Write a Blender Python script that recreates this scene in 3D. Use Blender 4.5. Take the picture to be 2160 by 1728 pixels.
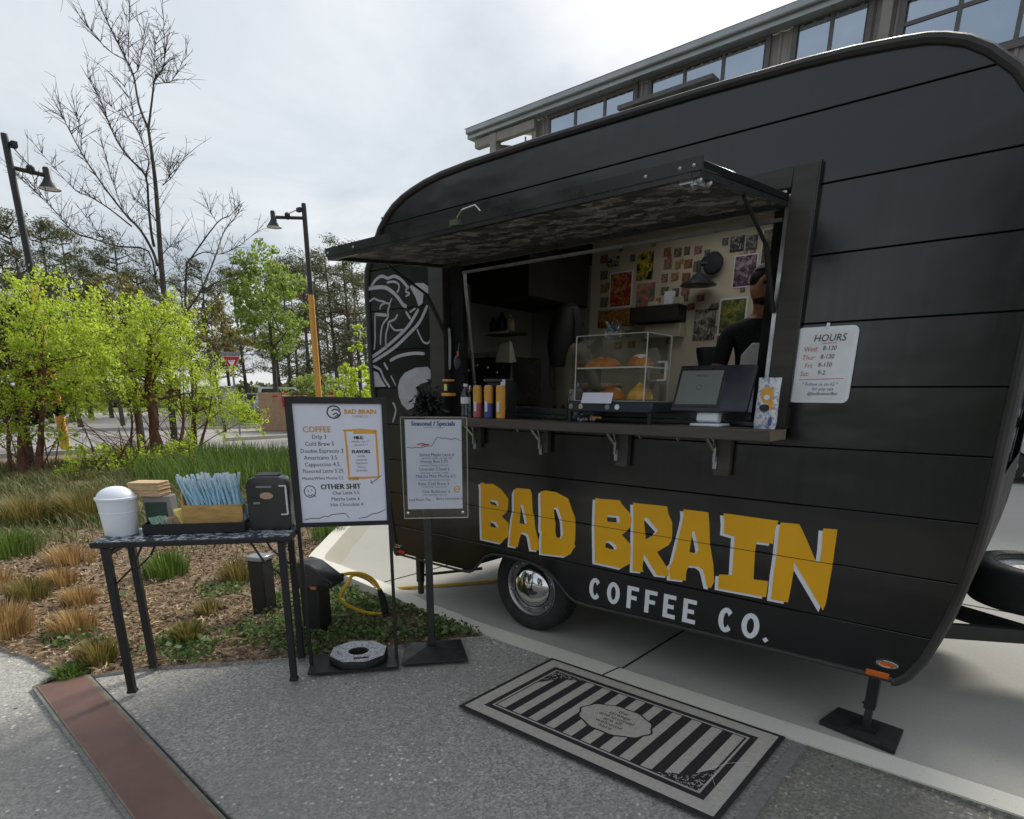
import bpy, bmesh, math, random
import numpy as np
from mathutils import Vector, Matrix
from mathutils.geometry import tessellate_polygon
for o in list(bpy.data.objects): bpy.data.objects.remove(o)
SC = bpy.context.scene
COL = SC.collection
PI = math.pi

# ------------------------------------------------------------------ camera
# the trailer's long side is the plane y = 3.1, x runs along it to the right, z is up, ground z = 0
CAM_H = 1.6
FPX, PY, YAW, PITCH, ROLL = 1290.02, 1223.38, -.702513, -.291951, .00854935
def cam_axes():
    cy, sy, cp, sp = math.cos(YAW), math.sin(YAW), math.cos(PITCH), math.sin(PITCH)
    f = Vector((sy*cp, cy*cp, sp)); r = Vector((cy, -sy, 0)); u = r.cross(f)
    cr, sr = math.cos(ROLL), math.sin(ROLL)
    return cr*r + sr*u, -sr*r + cr*u, f
CR, CU, CF = cam_axes()
cam_d = bpy.data.cameras.new('camera'); cam = bpy.data.objects.new('camera', cam_d); COL.objects.link(cam)
cam_d.sensor_width = 36; cam_d.sensor_fit = 'HORIZONTAL'; cam_d.lens = FPX/2160*36
cam_d.shift_y = (PY-864)/2160; cam_d.clip_start = .05; cam_d.clip_end = 2000
m = Matrix((CR, CU, -CF)).transposed().to_4x4(); m.translation = (0, 0, CAM_H); cam.matrix_world = m
SC.camera = cam

# ------------------------------------------------------------------ sky, sun, exposure
SUN_AZ, SUN_EL = math.radians(-10), math.radians(38)      # azimuth from +y towards +x
SUND = Vector((math.sin(SUN_AZ)*math.cos(SUN_EL), math.cos(SUN_AZ)*math.cos(SUN_EL), math.sin(SUN_EL)))
W = bpy.data.worlds.new('World'); SC.world = W; W.use_nodes = True
def build_world():
    nt = W.node_tree; nt.nodes.clear(); N = nt.nodes.new; Lk = nt.links.new
    out = N('ShaderNodeOutputWorld'); bg = N('ShaderNodeBackground'); bg.inputs[1].default_value = .1
    sky = N('ShaderNodeTexSky'); sky.sky_type = 'NISHITA'; sky.sun_disc = False
    sky.sun_elevation = SUN_EL; sky.sun_rotation = SUN_AZ; sky.air_density = 1.2; sky.dust_density = 2.5
    tc = N('ShaderNodeTexCoord'); sep = N('ShaderNodeSeparateXYZ'); Lk(tc.outputs['Generated'], sep.inputs[0])
    def mth(op, a, b=None):
        n = N('ShaderNodeMath'); n.operation = op
        for i, v in enumerate((a, b)):
            if v is None: continue
            if isinstance(v, (int, float)): n.inputs[i].default_value = v
            else: Lk(v, n.inputs[i])
        return n.outputs[0]
    zz = mth('ADD', mth('MAXIMUM', sep.outputs[2], 0.0), .22)
    cmb = N('ShaderNodeCombineXYZ'); Lk(mth('DIVIDE', sep.outputs[0], zz), cmb.inputs[0]); Lk(mth('DIVIDE', sep.outputs[1], zz), cmb.inputs[1])
    n1 = N('ShaderNodeTexNoise'); n1.inputs['Scale'].default_value = 1.1; n1.inputs['Detail'].default_value = 7; n1.inputs['Roughness'].default_value = .56; n1.inputs['Distortion'].default_value = .5
    Lk(cmb.outputs[0], n1.inputs['Vector'])
    r = N('ShaderNodeValToRGB'); e = r.color_ramp.elements
    e[0].position = .34; e[0].color = (2.5, 2.85, 3.3, 1); e[1].position = .64; e[1].color = (4.9, 5.1, 5.2, 1)
    Lk(n1.outputs[0], r.inputs[0])
    # thin cloud lets the sun through: brighter round the sun
    dv = N('ShaderNodeVectorMath'); dv.operation = 'DOT_PRODUCT'; Lk(tc.outputs['Generated'], dv.inputs[0]); dv.inputs[1].default_value = SUND
    g = mth('POWER', mth('MAXIMUM', dv.outputs['Value'], 0.0), 16.0)
    mixg = N('ShaderNodeMix'); mixg.data_type = 'RGBA'; mixg.blend_type = 'ADD'; mixg.inputs[0].default_value = 1
    gm = N('ShaderNodeVectorMath'); gm.operation = 'SCALE'; gm.inputs[0].default_value = (5.2, 5.0, 4.5); Lk(g, gm.inputs['Scale'])
    Lk(r.outputs[0], mixg.inputs[6]); Lk(gm.outputs[0], mixg.inputs[7])
    mx = N('ShaderNodeMix'); mx.data_type = 'RGBA'; mx.inputs[0].default_value = .86
    Lk(sky.outputs[0], mx.inputs[6]); Lk(mixg.outputs[2], mx.inputs[7])
    Lk(mx.outputs[2], bg.inputs[0]); Lk(bg.outputs[0], out.inputs[0])
build_world()
sd = bpy.data.lights.new('sun', 'SUN'); sun = bpy.data.objects.new('sun', sd); COL.objects.link(sun)
sd.energy = 2.9; sd.angle = math.radians(20); sd.color = (1, .95, .86)
sun.rotation_euler = SUND.to_track_quat('Z', 'Y').to_euler()
sun.location = (0, 0, 30)
vs = SC.view_settings; vs.view_transform = 'Standard'; vs.look = 'None'; vs.exposure = .80; vs.gamma = 1; vs.use_curve_mapping = False
SC.cycles.max_bounces = 6; SC.cycles.diffuse_bounces = 3; SC.cycles.glossy_bounces = 3; SC.cycles.transmission_bounces = 3; SC.cycles.transparent_max_bounces = 8

# ------------------------------------------------------------------ helpers
def ray(px, py):
    return CR*((px-1080)/FPX) + CU*((PY-py)/FPX) + CF
def at(px, py, Y):                 # point of the plane y = Y seen at a pixel of the photograph
    d = ray(px, py); t = Y/d.y; return Vector((0, 0, CAM_H)) + d*t
def gnd(px, py, z=0.):             # point at height z seen at that pixel
    d = ray(px, py); t = (z-CAM_H)/d.z; return Vector((0, 0, CAM_H)) + d*t
def far(px, py, D):                # point at horizontal distance D
    d = ray(px, py); t = D/math.hypot(d.x, d.y); return Vector((0, 0, CAM_H)) + d*t

ORG = {}
def tag(o, label=None, cat=None, group=None, kind=None):
    if label: o['label'] = label
    if cat: o['category'] = cat
    if group: o['group'] = group
    if kind: o['kind'] = kind
    return o
def thing(name, label, cat, loc=(0, 0, 0), rz=0, group=None):
    o = bpy.data.objects.new(name, None); COL.objects.link(o); o.empty_display_size = .1
    o.location = loc; o.rotation_euler = (0, 0, rz)
    return tag(o, label, cat, group)
def wthing(name, label, cat, loc, group=None):      # its parts are written in world coordinates
    o = thing(name, label, cat, loc, 0, group); ORG[o.name] = Vector(loc); return o
def link(name, me, parent=None, mats=()):
    o = bpy.data.objects.new(name, me); COL.objects.link(o)
    for mm in mats: me.materials.append(mm)
    if parent is not None:
        o.parent = parent
        if parent.name in ORG:
            ORG[o.name] = ORG[parent.name]
    return o

class MB:
    def __init__(s): s.v = []; s.f = []; s.mi = []
    def add(s, vs, fs, mi=0):
        b = len(s.v); s.v += [tuple(x) for x in vs]; s.f += [tuple(i+b for i in f) for f in fs]; s.mi += [mi]*len(fs); return s
    def bb(s, x0, x1, y0, y1, z0, z1, mi=0):
        return s.add([(x0,y0,z0),(x1,y0,z0),(x1,y1,z0),(x0,y1,z0),(x0,y0,z1),(x1,y0,z1),(x1,y1,z1),(x0,y1,z1)],
                     [(0,3,2,1),(4,5,6,7),(0,1,5,4),(1,2,6,5),(2,3,7,6),(3,0,4,7)], mi)
    def box(s, c, d, M=None, mi=0):
        c = Vector(c); h = [x/2 for x in d]; vs = []
        for k in ((-1,-1,-1),(1,-1,-1),(1,1,-1),(-1,1,-1),(-1,-1,1),(1,-1,1),(1,1,1),(-1,1,1)):
            p = Vector((k[0]*h[0], k[1]*h[1], k[2]*h[2]))
            if M is not None: p = M @ p
            vs.append(c+p)
        return s.add(vs, [(0,3,2,1),(4,5,6,7),(0,1,5,4),(1,2,6,5),(2,3,7,6),(3,0,4,7)], mi)
    def bar(s, a, b, w, h=None, mi=0, up=(0,0,1)):      # rectangular bar between two points
        a = Vector(a); b = Vector(b); h = h or w; d = (b-a); L = d.length; d.normalize()
        u = Vector(up)
        if abs(d.dot(u)) > .98: u = Vector((1,0,0))
        x = d.cross(u).normalized(); y = x.cross(d)
        return s.box((a+b)/2, (w, L, h), Matrix((x, d, y)).transposed(), mi)
    def tube(s, pts, r, n=8, cap=True, mi=0):
        pts = [Vector(p) for p in pts]; k = len(pts)
        rr = list(r) if hasattr(r, '__len__') else [r]*k
        ref = None; rings = []
        for i, p in enumerate(pts):
            t = (pts[min(i+1, k-1)] - pts[max(i-1, 0)])
            t = t.normalized() if t.length > 1e-9 else Vector((0,0,1))
            if ref is None: ref = t.orthogonal().normalized()
            ref = (ref - t*ref.dot(t)); ref = ref.normalized() if ref.length > 1e-6 else t.orthogonal().normalized()
            b = t.cross(ref)
            rings.append([p + (ref*math.cos(2*PI*j/n) + b*math.sin(2*PI*j/n))*rr[i] for j in range(n)])
        vs = [v for ring in rings for v in ring]; fs = []
        for i in range(k-1):
            for j in range(n):
                fs.append((i*n+j, i*n+(j+1) % n, (i+1)*n+(j+1) % n, (i+1)*n+j))
        if cap: fs += [tuple(range(n-1, -1, -1)), tuple(range((k-1)*n, k*n))]
        return s.add(vs, fs, mi)
    def lathe(s, prof, n=24, c=(0,0,0), M=None, mi=0, caps=True):
        c = Vector(c); vs = []; fs = []; k = len(prof)
        for (r, z) in prof:
            for j in range(n):
                p = Vector((r*math.cos(2*PI*j/n), r*math.sin(2*PI*j/n), z))
                if M is not None: p = M @ p
                vs.append(c+p)
        for i in range(k-1):
            for j in range(n): fs.append((i*n+j, i*n+(j+1) % n, (i+1)*n+(j+1) % n, (i+1)*n+j))
        if caps: fs += [tuple(range(n-1, -1, -1)), tuple(range((k-1)*n, k*n))]
        return s.add(vs, fs, mi)
    def sphere(s, c, r, n=12, m=8, M=None, mi=0):
        rx, ry, rz = (r, r, r) if not hasattr(r, '__len__') else r
        c = Vector(c); vs = []; fs = []
        for i in range(m+1):
            a = PI*i/m
            for j in range(n):
                p = Vector((rx*math.sin(a)*math.cos(2*PI*j/n), ry*math.sin(a)*math.sin(2*PI*j/n), rz*math.cos(a)))
                if M is not None: p = M @ p
                vs.append(c+p)
        for i in range(m):
            for j in range(n): fs.append((i*n+j, (i+1)*n+j, (i+1)*n+(j+1) % n, i*n+(j+1) % n))
        return s.add(vs, fs, mi)
    def prism(s, loops, o=(0,0,0), U=(1,0,0), V=(0,0,1), N=(0,-1,0), d=.01, mi=0, back=True):
        # polygon(s) in (u, v), the first is the outline and the others holes, thickened by d along N
        if not hasattr(loops[0][0], '__len__'): loops = [loops]
        o, U, V, N = Vector(o), Vector(U), Vector(V), Vector(N)
        flat = [p for l in loops for p in l]
        tris = tessellate_polygon([[Vector((p[0], p[1], 0)) for p in l] for l in loops])
        P = [o + U*p[0] + V*p[1] for p in flat]; n = len(P)
        want = U.cross(V).dot(N) > 0
        fs = []
        for t in tris:
            a, b, c = [flat[i] for i in t]
            ar = (b[0]-a[0])*(c[1]-a[1]) - (b[1]-a[1])*(c[0]-a[0])
            if abs(ar) < 1e-12: continue
            t = tuple(t) if (ar > 0) == want else tuple(reversed(t))
            fs.append(tuple(i+n for i in t))
            if back: fs.append(tuple(reversed(t)))
        k = 0
        for li, l in enumerate(loops):
            ar = sum(l[i][0]*l[(i+1) % len(l)][1] - l[(i+1) % len(l)][0]*l[i][1] for i in range(len(l)))
            ccw = (ar > 0) == want
            if li: ccw = not ccw
            for i in range(len(l)):
                a, b = k+i, k+(i+1) % len(l)
                fs.append((a, b, b+n, a+n) if (ccw if not li else not ccw) == (li == 0) else (b, a, a+n, b+n))
            k += len(l)
        return s.add(P + [p+N*d for p in P], fs, mi)
    def ribbon(s, pts, w, o=(0,0,0), U=(1,0,0), V=(0,0,1), N=(0,-1,0), d=.002, mi=0):   # a flat brush stroke
        n = len(pts); Lf = []; Rt = []
        for i in range(n):
            a = Vector(pts[max(i-1, 0)]); b = Vector(pts[min(i+1, n-1)]); t = (b-a).normalized(); q = Vector((-t.y, t.x))
            ww = w/2*(.75 if i in (0, n-1) else 1)
            Lf.append(tuple(Vector(pts[i])+q*ww)); Rt.append(tuple(Vector(pts[i])-q*ww))
        for i in range(n-1): s.prism([Rt[i], Rt[i+1], Lf[i+1], Lf[i]], o, U, V, N, d, mi, back=False)
        return s
    def build(s, name, mats, parent=None, smooth=True, bevel=0, seg=1, fix=False, angle=38):
        if not isinstance(mats, (list, tuple)): mats = [mats]
        v = s.v
        if parent is not None and parent.name in ORG:
            q = ORG[parent.name]; v = [(a-q.x, b-q.y, c-q.z) for a, b, c in v]
        me = bpy.data.meshes.new(name); me.from_pydata(v, [], s.f)
        me.polygons.foreach_set('material_index', s.mi)
        if bevel or fix:
            bm = bmesh.new(); bm.from_mesh(me)
            bmesh.ops.remove_doubles(bm, verts=bm.verts, dist=1e-5)
            bmesh.ops.recalc_face_normals(bm, faces=bm.faces)
            if bevel:
                ed = [e for e in bm.edges if len(e.link_faces) == 2 and e.calc_face_angle(0) > .6]
                bmesh.ops.bevel(bm, geom=ed, offset=bevel, segments=seg, profile=.6, affect='EDGES', clamp_overlap=True)
            bm.to_mesh(me); bm.free()
        if smooth:
            me.polygons.foreach_set('use_smooth', [True]*len(me.polygons)); me.set_sharp_from_angle(angle=math.radians(angle))
        me.update()
        return link(name, me, parent, mats)

def copy_tree(o, parent=None):
    c = o.copy(); COL.objects.link(c)
    if parent is not None: c.parent = parent
    for ch in [x for x in o.children]: copy_tree(ch, c)
    return c
def raw(name, V, F, mats, parent=None, smooth=False):     # numpy mesh: V (n,3), F (m,k) with one k
    me = bpy.data.meshes.new(name); V = np.asarray(V, np.float32); F = np.asarray(F, np.int32)
    if parent is not None and parent.name in ORG: V = V - np.array(ORG[parent.name], np.float32)
    k = F.shape[1]
    me.vertices.add(len(V)); me.vertices.foreach_set('co', V.ravel())
    me.loops.add(F.size); me.loops.foreach_set('vertex_index', F.ravel())
    me.polygons.add(len(F)); me.polygons.foreach_set('loop_start', np.arange(0, F.size, k, dtype=np.int32))
    if smooth: me.polygons.foreach_set('use_smooth', np.ones(len(F), bool))
    me.update(calc_edges=True)
    return link(name, me, parent, mats if isinstance(mats, (list, tuple)) else [mats])
def leaf_quads(C, size, rng, aspect=.55, flat=0., jit=.35, nrm=None):   # one bent diamond per centre
    n = len(C); a = rng.normal(size=(n, 3)); a[:, 2] *= (1-flat); a /= np.linalg.norm(a, axis=1)[:, None]+1e-9
    b = rng.normal(size=(n, 3))
    if nrm is not None: b = nrm + b*.5
    b = np.cross(a, b); b /= np.linalg.norm(b, axis=1)[:, None]+1e-9
    s = size*(1+jit*rng.uniform(-1, 1, n))[:, None]; nn = np.cross(a, b)*s*.12
    V = np.stack([C-a*s*.5, C+b*s*.5*aspect+nn, C+a*s*.5, C-b*s*.5*aspect+nn], 1).reshape(-1, 3)
    return V, np.arange(4*n).reshape(-1, 4)
def blades(P, H, lean, width, rng, curl=.5):             # grass blades: quad + quad, tapering
    n = len(P); ang = rng.uniform(0, 2*PI, n); d = np.stack([np.cos(ang), np.sin(ang), np.zeros(n)], 1)
    if lean is not None: d = lean
    sd_ = np.stack([-d[:, 1], d[:, 0], np.zeros(n)], 1); sd_ /= np.linalg.norm(sd_, axis=1)[:, None]+1e-9
    up = np.array([0, 0, 1.])
    w = width*rng.uniform(.6, 1.3, n)[:, None]; H = H[:, None]
    m1 = P + up*H*.55 + d*H*.18*curl; tp = P + up*H*(1-.25*curl) + d*H*.75*curl
    V = np.stack([P-sd_*w, P+sd_*w, m1+sd_*w*.8, m1-sd_*w*.8, tp+sd_*w*.15, tp-sd_*w*.15], 1).reshape(-1, 3)
    i = np.arange(n)*6
    F = np.concatenate([np.stack([i, i+1, i+2, i+3], 1), np.stack([i+3, i+2, i+4, i+5], 1)])
    return V, F
# ------------------------------------------------------------------ materials
def nodes(name):
    m = bpy.data.materials.new(name); m.use_nodes = True; nt = m.node_tree
    b = nt.nodes['Principled BSDF']; return m, nt, b
def ramp(nt, src, stops):
    r = nt.nodes.new('ShaderNodeValToRGB'); e = r.color_ramp.elements
    while len(e) < len(stops): e.new(.5)
    for i, (p, c) in enumerate(stops): e[i].position = p; e[i].color = (*c, 1) if len(c) == 3 else c
    nt.links.new(src, r.inputs[0]); return r.outputs[0]
def noise(nt, scale, detail=4, rough=.5, vec=None, dist=0):
    n = nt.nodes.new('ShaderNodeTexNoise'); n.inputs['Scale'].default_value = scale; n.inputs['Detail'].default_value = detail
    n.inputs['Roughness'].default_value = rough; n.inputs['Distortion'].default_value = dist
    if vec is not None: nt.links.new(vec, n.inputs['Vector'])
    return n.outputs[0]
def objco(nt, sc=None):
    t = nt.nodes.new('ShaderNodeTexCoord'); o = t.outputs['Object']
    if sc:
        mp = nt.nodes.new('ShaderNodeMapping'); mp.inputs['Scale'].default_value = sc; nt.links.new(o, mp.inputs[0]); o = mp.outputs[0]
    return o
def mixc(nt, fac, a, b, mode='MIX'):
    x = nt.nodes.new('ShaderNodeMix'); x.data_type = 'RGBA'; x.blend_type = mode
    for i, v in ((0, fac), (6, a), (7, b)):
        if hasattr(v, 'is_output'): nt.links.new(v, x.inputs[i])
        elif i == 0: x.inputs[0].default_value = v
        else: x.inputs[i].default_value = (*v, 1)
    return x.outputs[2]
def bump(nt, b, h, strength=.3, dist=.01):
    n = nt.nodes.new('ShaderNodeBump'); n.inputs['Strength'].default_value = strength; n.inputs['Distance'].default_value = dist
    nt.links.new(h, n.inputs['Height']); nt.links.new(n.outputs[0], b.inputs['Normal']); return n
def mat(name, col, rough=.5, metal=0., var=.12, scale=6., bmp=0., bscale=60., spec=.5, coat=0., rvar=.1, stretch=None):
    m, nt, b = nodes(name); b.inputs['Metallic'].default_value = metal; b.inputs['Roughness'].default_value = rough
    b.inputs['Specular IOR Level'].default_value = spec; b.inputs['Coat Weight'].default_value = coat
    co = objco(nt, stretch)
    n = noise(nt, scale, 5, .6, co)
    lo = tuple(max(0, c*(1-var)) for c in col); hi = tuple(min(1, c*(1+var)) for c in col)
    nt.links.new(ramp(nt, n, [(.3, lo), (.7, hi)]), b.inputs['Base Color'])
    if rvar:
        rr = ramp(nt, noise(nt, scale*2.3, 3, .5, co), [(.3, (max(.02, rough-rvar),)*3), (.7, (min(1, rough+rvar),)*3)])
        nt.links.new(rr, b.inputs['Roughness'])
    if bmp: bump(nt, b, noise(nt, bscale, 4, .6, co), bmp, .01)
    return m
def leafmat(name, cols, trans=.45, rough=.55):
    m, nt, b = nodes(name); out = nt.nodes['Material Output']
    g = nt.nodes.new('ShaderNodeNewGeometry')
    k = len(cols); c = ramp(nt, g.outputs['Random Per Island'], [(i/max(1, k-1), cc) for i, cc in enumerate(cols)])
    nt.links.new(c, b.inputs['Base Color']); b.inputs['Roughness'].default_value = rough; b.inputs['Specular IOR Level'].default_value = .3
    tr = nt.nodes.new('ShaderNodeBsdfTranslucent'); nt.links.new(c, tr.inputs[0])
    mx = nt.nodes.new('ShaderNodeMixShader'); mx.inputs[0].default_value = trans
    nt.links.new(b.outputs[0], mx.inputs[1]); nt.links.new(tr.outputs[0], mx.inputs[2]); nt.links.new(mx.outputs[0], out.inputs[0])
    return m
def glassmat(name, tint=(1, 1, 1), rough=.02, alpha=.12):      # thin clear sheet
    m, nt, b = nodes(name); out = nt.nodes['Material Output']
    gl = nt.nodes.new('ShaderNodeBsdfGlossy'); gl.inputs['Roughness'].default_value = rough
    tp = nt.nodes.new('ShaderNodeBsdfTransparent'); tp.inputs[0].default_value = (*tint, 1)
    fr = nt.nodes.new('ShaderNodeFresnel'); fr.inputs[0].default_value = 1.45
    ad = nt.nodes.new('ShaderNodeMath'); ad.operation = 'MULTIPLY_ADD'; ad.inputs[1].default_value = .5; ad.inputs[2].default_value = alpha; nt.links.new(fr.outputs[0], ad.inputs[0])
    mx = nt.nodes.new('ShaderNodeMixShader'); nt.links.new(ad.outputs[0], mx.inputs[0])
    nt.links.new(tp.outputs[0], mx.inputs[1]); nt.links.new(gl.outputs[0], mx.inputs[2]); nt.links.new(mx.outputs[0], out.inputs[0])
    return m
def aggregate(name, base, chips, fine, chipamt=.62):
    m, nt, b = nodes(name); co = objco(nt)
    big = noise(nt, .7, 4, .6, co)
    v = nt.nodes.new('ShaderNodeTexVoronoi'); v.inputs['Scale'].default_value = 95; nt.links.new(co, v.inputs['Vector'])
    sand = ramp(nt, v.outputs['Color'], [(.15, tuple(c*.62 for c in base)), (.5, base), (.9, tuple(min(1, c*1.5) for c in base))])
    cl = mixc(nt, ramp(nt, big, [(.35, (0, 0, 0)), (.7, (.75, .75, .75))]), sand, tuple(c*.72 for c in base))
    stn = ramp(nt, noise(nt, 1.6, 7, .75, co, 1.2), [(.62, (0, 0, 0)), (.72, (.45, .45, .45))]); cl = mixc(nt, stn, cl, tuple(c*.45 for c in base))
    v2 = nt.nodes.new('ShaderNodeTexVoronoi'); v2.inputs['Scale'].default_value = 34; v2.inputs['Randomness'].default_value = 1
    wp = nt.nodes.new('ShaderNodeVectorMath'); wp.operation = 'ADD'; nt.links.new(co, wp.inputs[0])
    nn = nt.nodes.new('ShaderNodeTexNoise'); nn.inputs['Scale'].default_value = 25; nt.links.new(co, nn.inputs['Vector'])
    sc = nt.nodes.new('ShaderNodeVectorMath'); sc.operation = 'SCALE'; sc.inputs['Scale'].default_value = .03; nt.links.new(nn.outputs[1], sc.inputs[0])
    nt.links.new(sc.outputs[0], wp.inputs[1]); nt.links.new(wp.outputs[0], v2.inputs['Vector'])
    near = ramp(nt, v2.outputs['Distance'], [(.18, (1, 1, 1)), (.34, (0, 0, 0))])
    sx = nt.nodes.new('ShaderNodeSeparateColor'); nt.links.new(v2.outputs['Color'], sx.inputs[0])
    pick = ramp(nt, sx.outputs[0], [(chipamt, (0, 0, 0)), (chipamt+.12, (1, 1, 1))])
    patch = ramp(nt, noise(nt, 2.2, 3, .6, co), [(.42, (.12,)*3), (.62, (1,)*3)])
    f = mixc(nt, 1., mixc(nt, 1., near, pick, 'MULTIPLY'), patch, 'MULTIPLY')
    cl = mixc(nt, f, cl, chips)
    nt.links.new(cl, b.inputs['Base Color']); b.inputs['Roughness'].default_value = .8; b.inputs['Specular IOR Level'].default_value = .35
    bump(nt, b, mixc(nt, .5, noise(nt, 140, 3, .7, co), v.outputs['Distance']), fine, .004)
    return m
def concrete(name, col, stain=.25):
    m, nt, b = nodes(name); co = objco(nt)
    c = ramp(nt, noise(nt, .55, 6, .62, co, .4), [(.3, tuple(x*(1-stain) for x in col)), (.68, col)])
    c = mixc(nt, .35, c, ramp(nt, noise(nt, 130, 3, .7, co), [(.25, tuple(x*.62 for x in col)), (.7, tuple(min(1, x*1.15) for x in col))]))
    sp = ramp(nt, noise(nt, 45, 2, .5, co), [(.27, (.4,)*3), (.33, (1,)*3)])
    c = mixc(nt, .35, c, mixc(nt, 1., c, sp, 'MULTIPLY'))
    nt.links.new(c, b.inputs['Base Color']); b.inputs['Roughness'].default_value = .85
    bump(nt, b, noise(nt, 90, 4, .7, co), .25, .004); return m
def soil(name, cols, scale=9):
    m, nt, b = nodes(name); co = objco(nt)
    n = noise(nt, scale, 8, .7, co, .6)
    c = ramp(nt, n, [(.25+.5*i/(len(cols)-1), cc) for i, cc in enumerate(cols)])
    nt.links.new(c, b.inputs['Base Color']); b.inputs['Roughness'].default_value = .95; b.inputs['Specular IOR Level'].default_value = .2
    bump(nt, b, noise(nt, 60, 6, .7, co), .8, .02); return m
def paint_black():
    m, nt, b = nodes('black trailer paint'); co = objco(nt)
    nt.links.new(ramp(nt, noise(nt, 3, 5, .6, co), [(.3, (.004, .004, .0045)), (.7, (.006, .006, .0067))]), b.inputs['Base Color'])
    st = noise(nt, 9, 5, .7, objco(nt, (3.5, 1, .35))); nt.links.new(ramp(nt, mixc(nt, .5, noise(nt, 2.2, 6, .65, co), st), [(.32, (.14,)*3), (.68, (.30,)*3)]), b.inputs['Roughness'])
    b.inputs['IOR'].default_value = 1.66; b.inputs['Specular IOR Level'].default_value = .5
    n1 = noise(nt, 2.4, 2, .4, objco(nt, (1, 1, 2.2))); n2 = noise(nt, 260, 2, .5, co)
    bn = bump(nt, b, n1, .1, .05)
    b2 = nt.nodes.new('ShaderNodeBump'); b2.inputs['Strength'].default_value = .05; b2.inputs['Distance'].default_value = .002
    nt.links.new(n2, b2.inputs['Height']); nt.links.new(bn.outputs[0], b2.inputs['Normal']); nt.links.new(b2.outputs[0], b.inputs['Normal'])
    return m
def sticker_board():          # underside of the hatch: dark, thick with old stickers
    m, nt, b = nodes('stickered hatch lining'); co = objco(nt)
    v = nt.nodes.new('ShaderNodeTexVoronoi'); v.distance = 'CHEBYCHEV'; v.inputs['Scale'].default_value = 17; nt.links.new(co, v.inputs['Vector'])
    sx = nt.nodes.new('ShaderNodeSeparateColor'); nt.links.new(v.outputs['Color'], sx.inputs[0])
    c1 = ramp(nt, sx.outputs[0], [(.0, (.04, .04, .038)), (.4, (.13, .125, .11)), (.7, (.33, .31, .27)), (1, (.55, .53, .48))])
    n = noise(nt, 46, 5, .75, objco(nt, (1, 2.6, 1)), .6)
    c = mixc(nt, ramp(nt, n, [(.40, (0, 0, 0)), (.58, (1, 1, 1))]), (.02, .018, .016), c1)
    nt.links.new(c, b.inputs['Base Color']); b.inputs['Roughness'].default_value = .55; return m
def print_mat(name, a, bcol, c, scale=9):       # an unreadable printed picture
    m, nt, b = nodes(name); co = objco(nt)
    v = nt.nodes.new('ShaderNodeTexVoronoi'); v.distance = 'MANHATTAN'; v.inputs['Scale'].default_value = scale*4.2; nt.links.new(co, v.inputs['Vector'])
    sx = nt.nodes.new('ShaderNodeSeparateColor'); nt.links.new(v.outputs['Color'], sx.inputs[0])
    n = mixc(nt, .42, noise(nt, scale*1.6, 6, .75, co, .3), sx.outputs[0])
    nt.links.new(ramp(nt, n, [(.34, a), (.5, bcol), (.66, c)]), b.inputs['Base Color']); b.inputs['Roughness'].default_value = .45; return m
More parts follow.
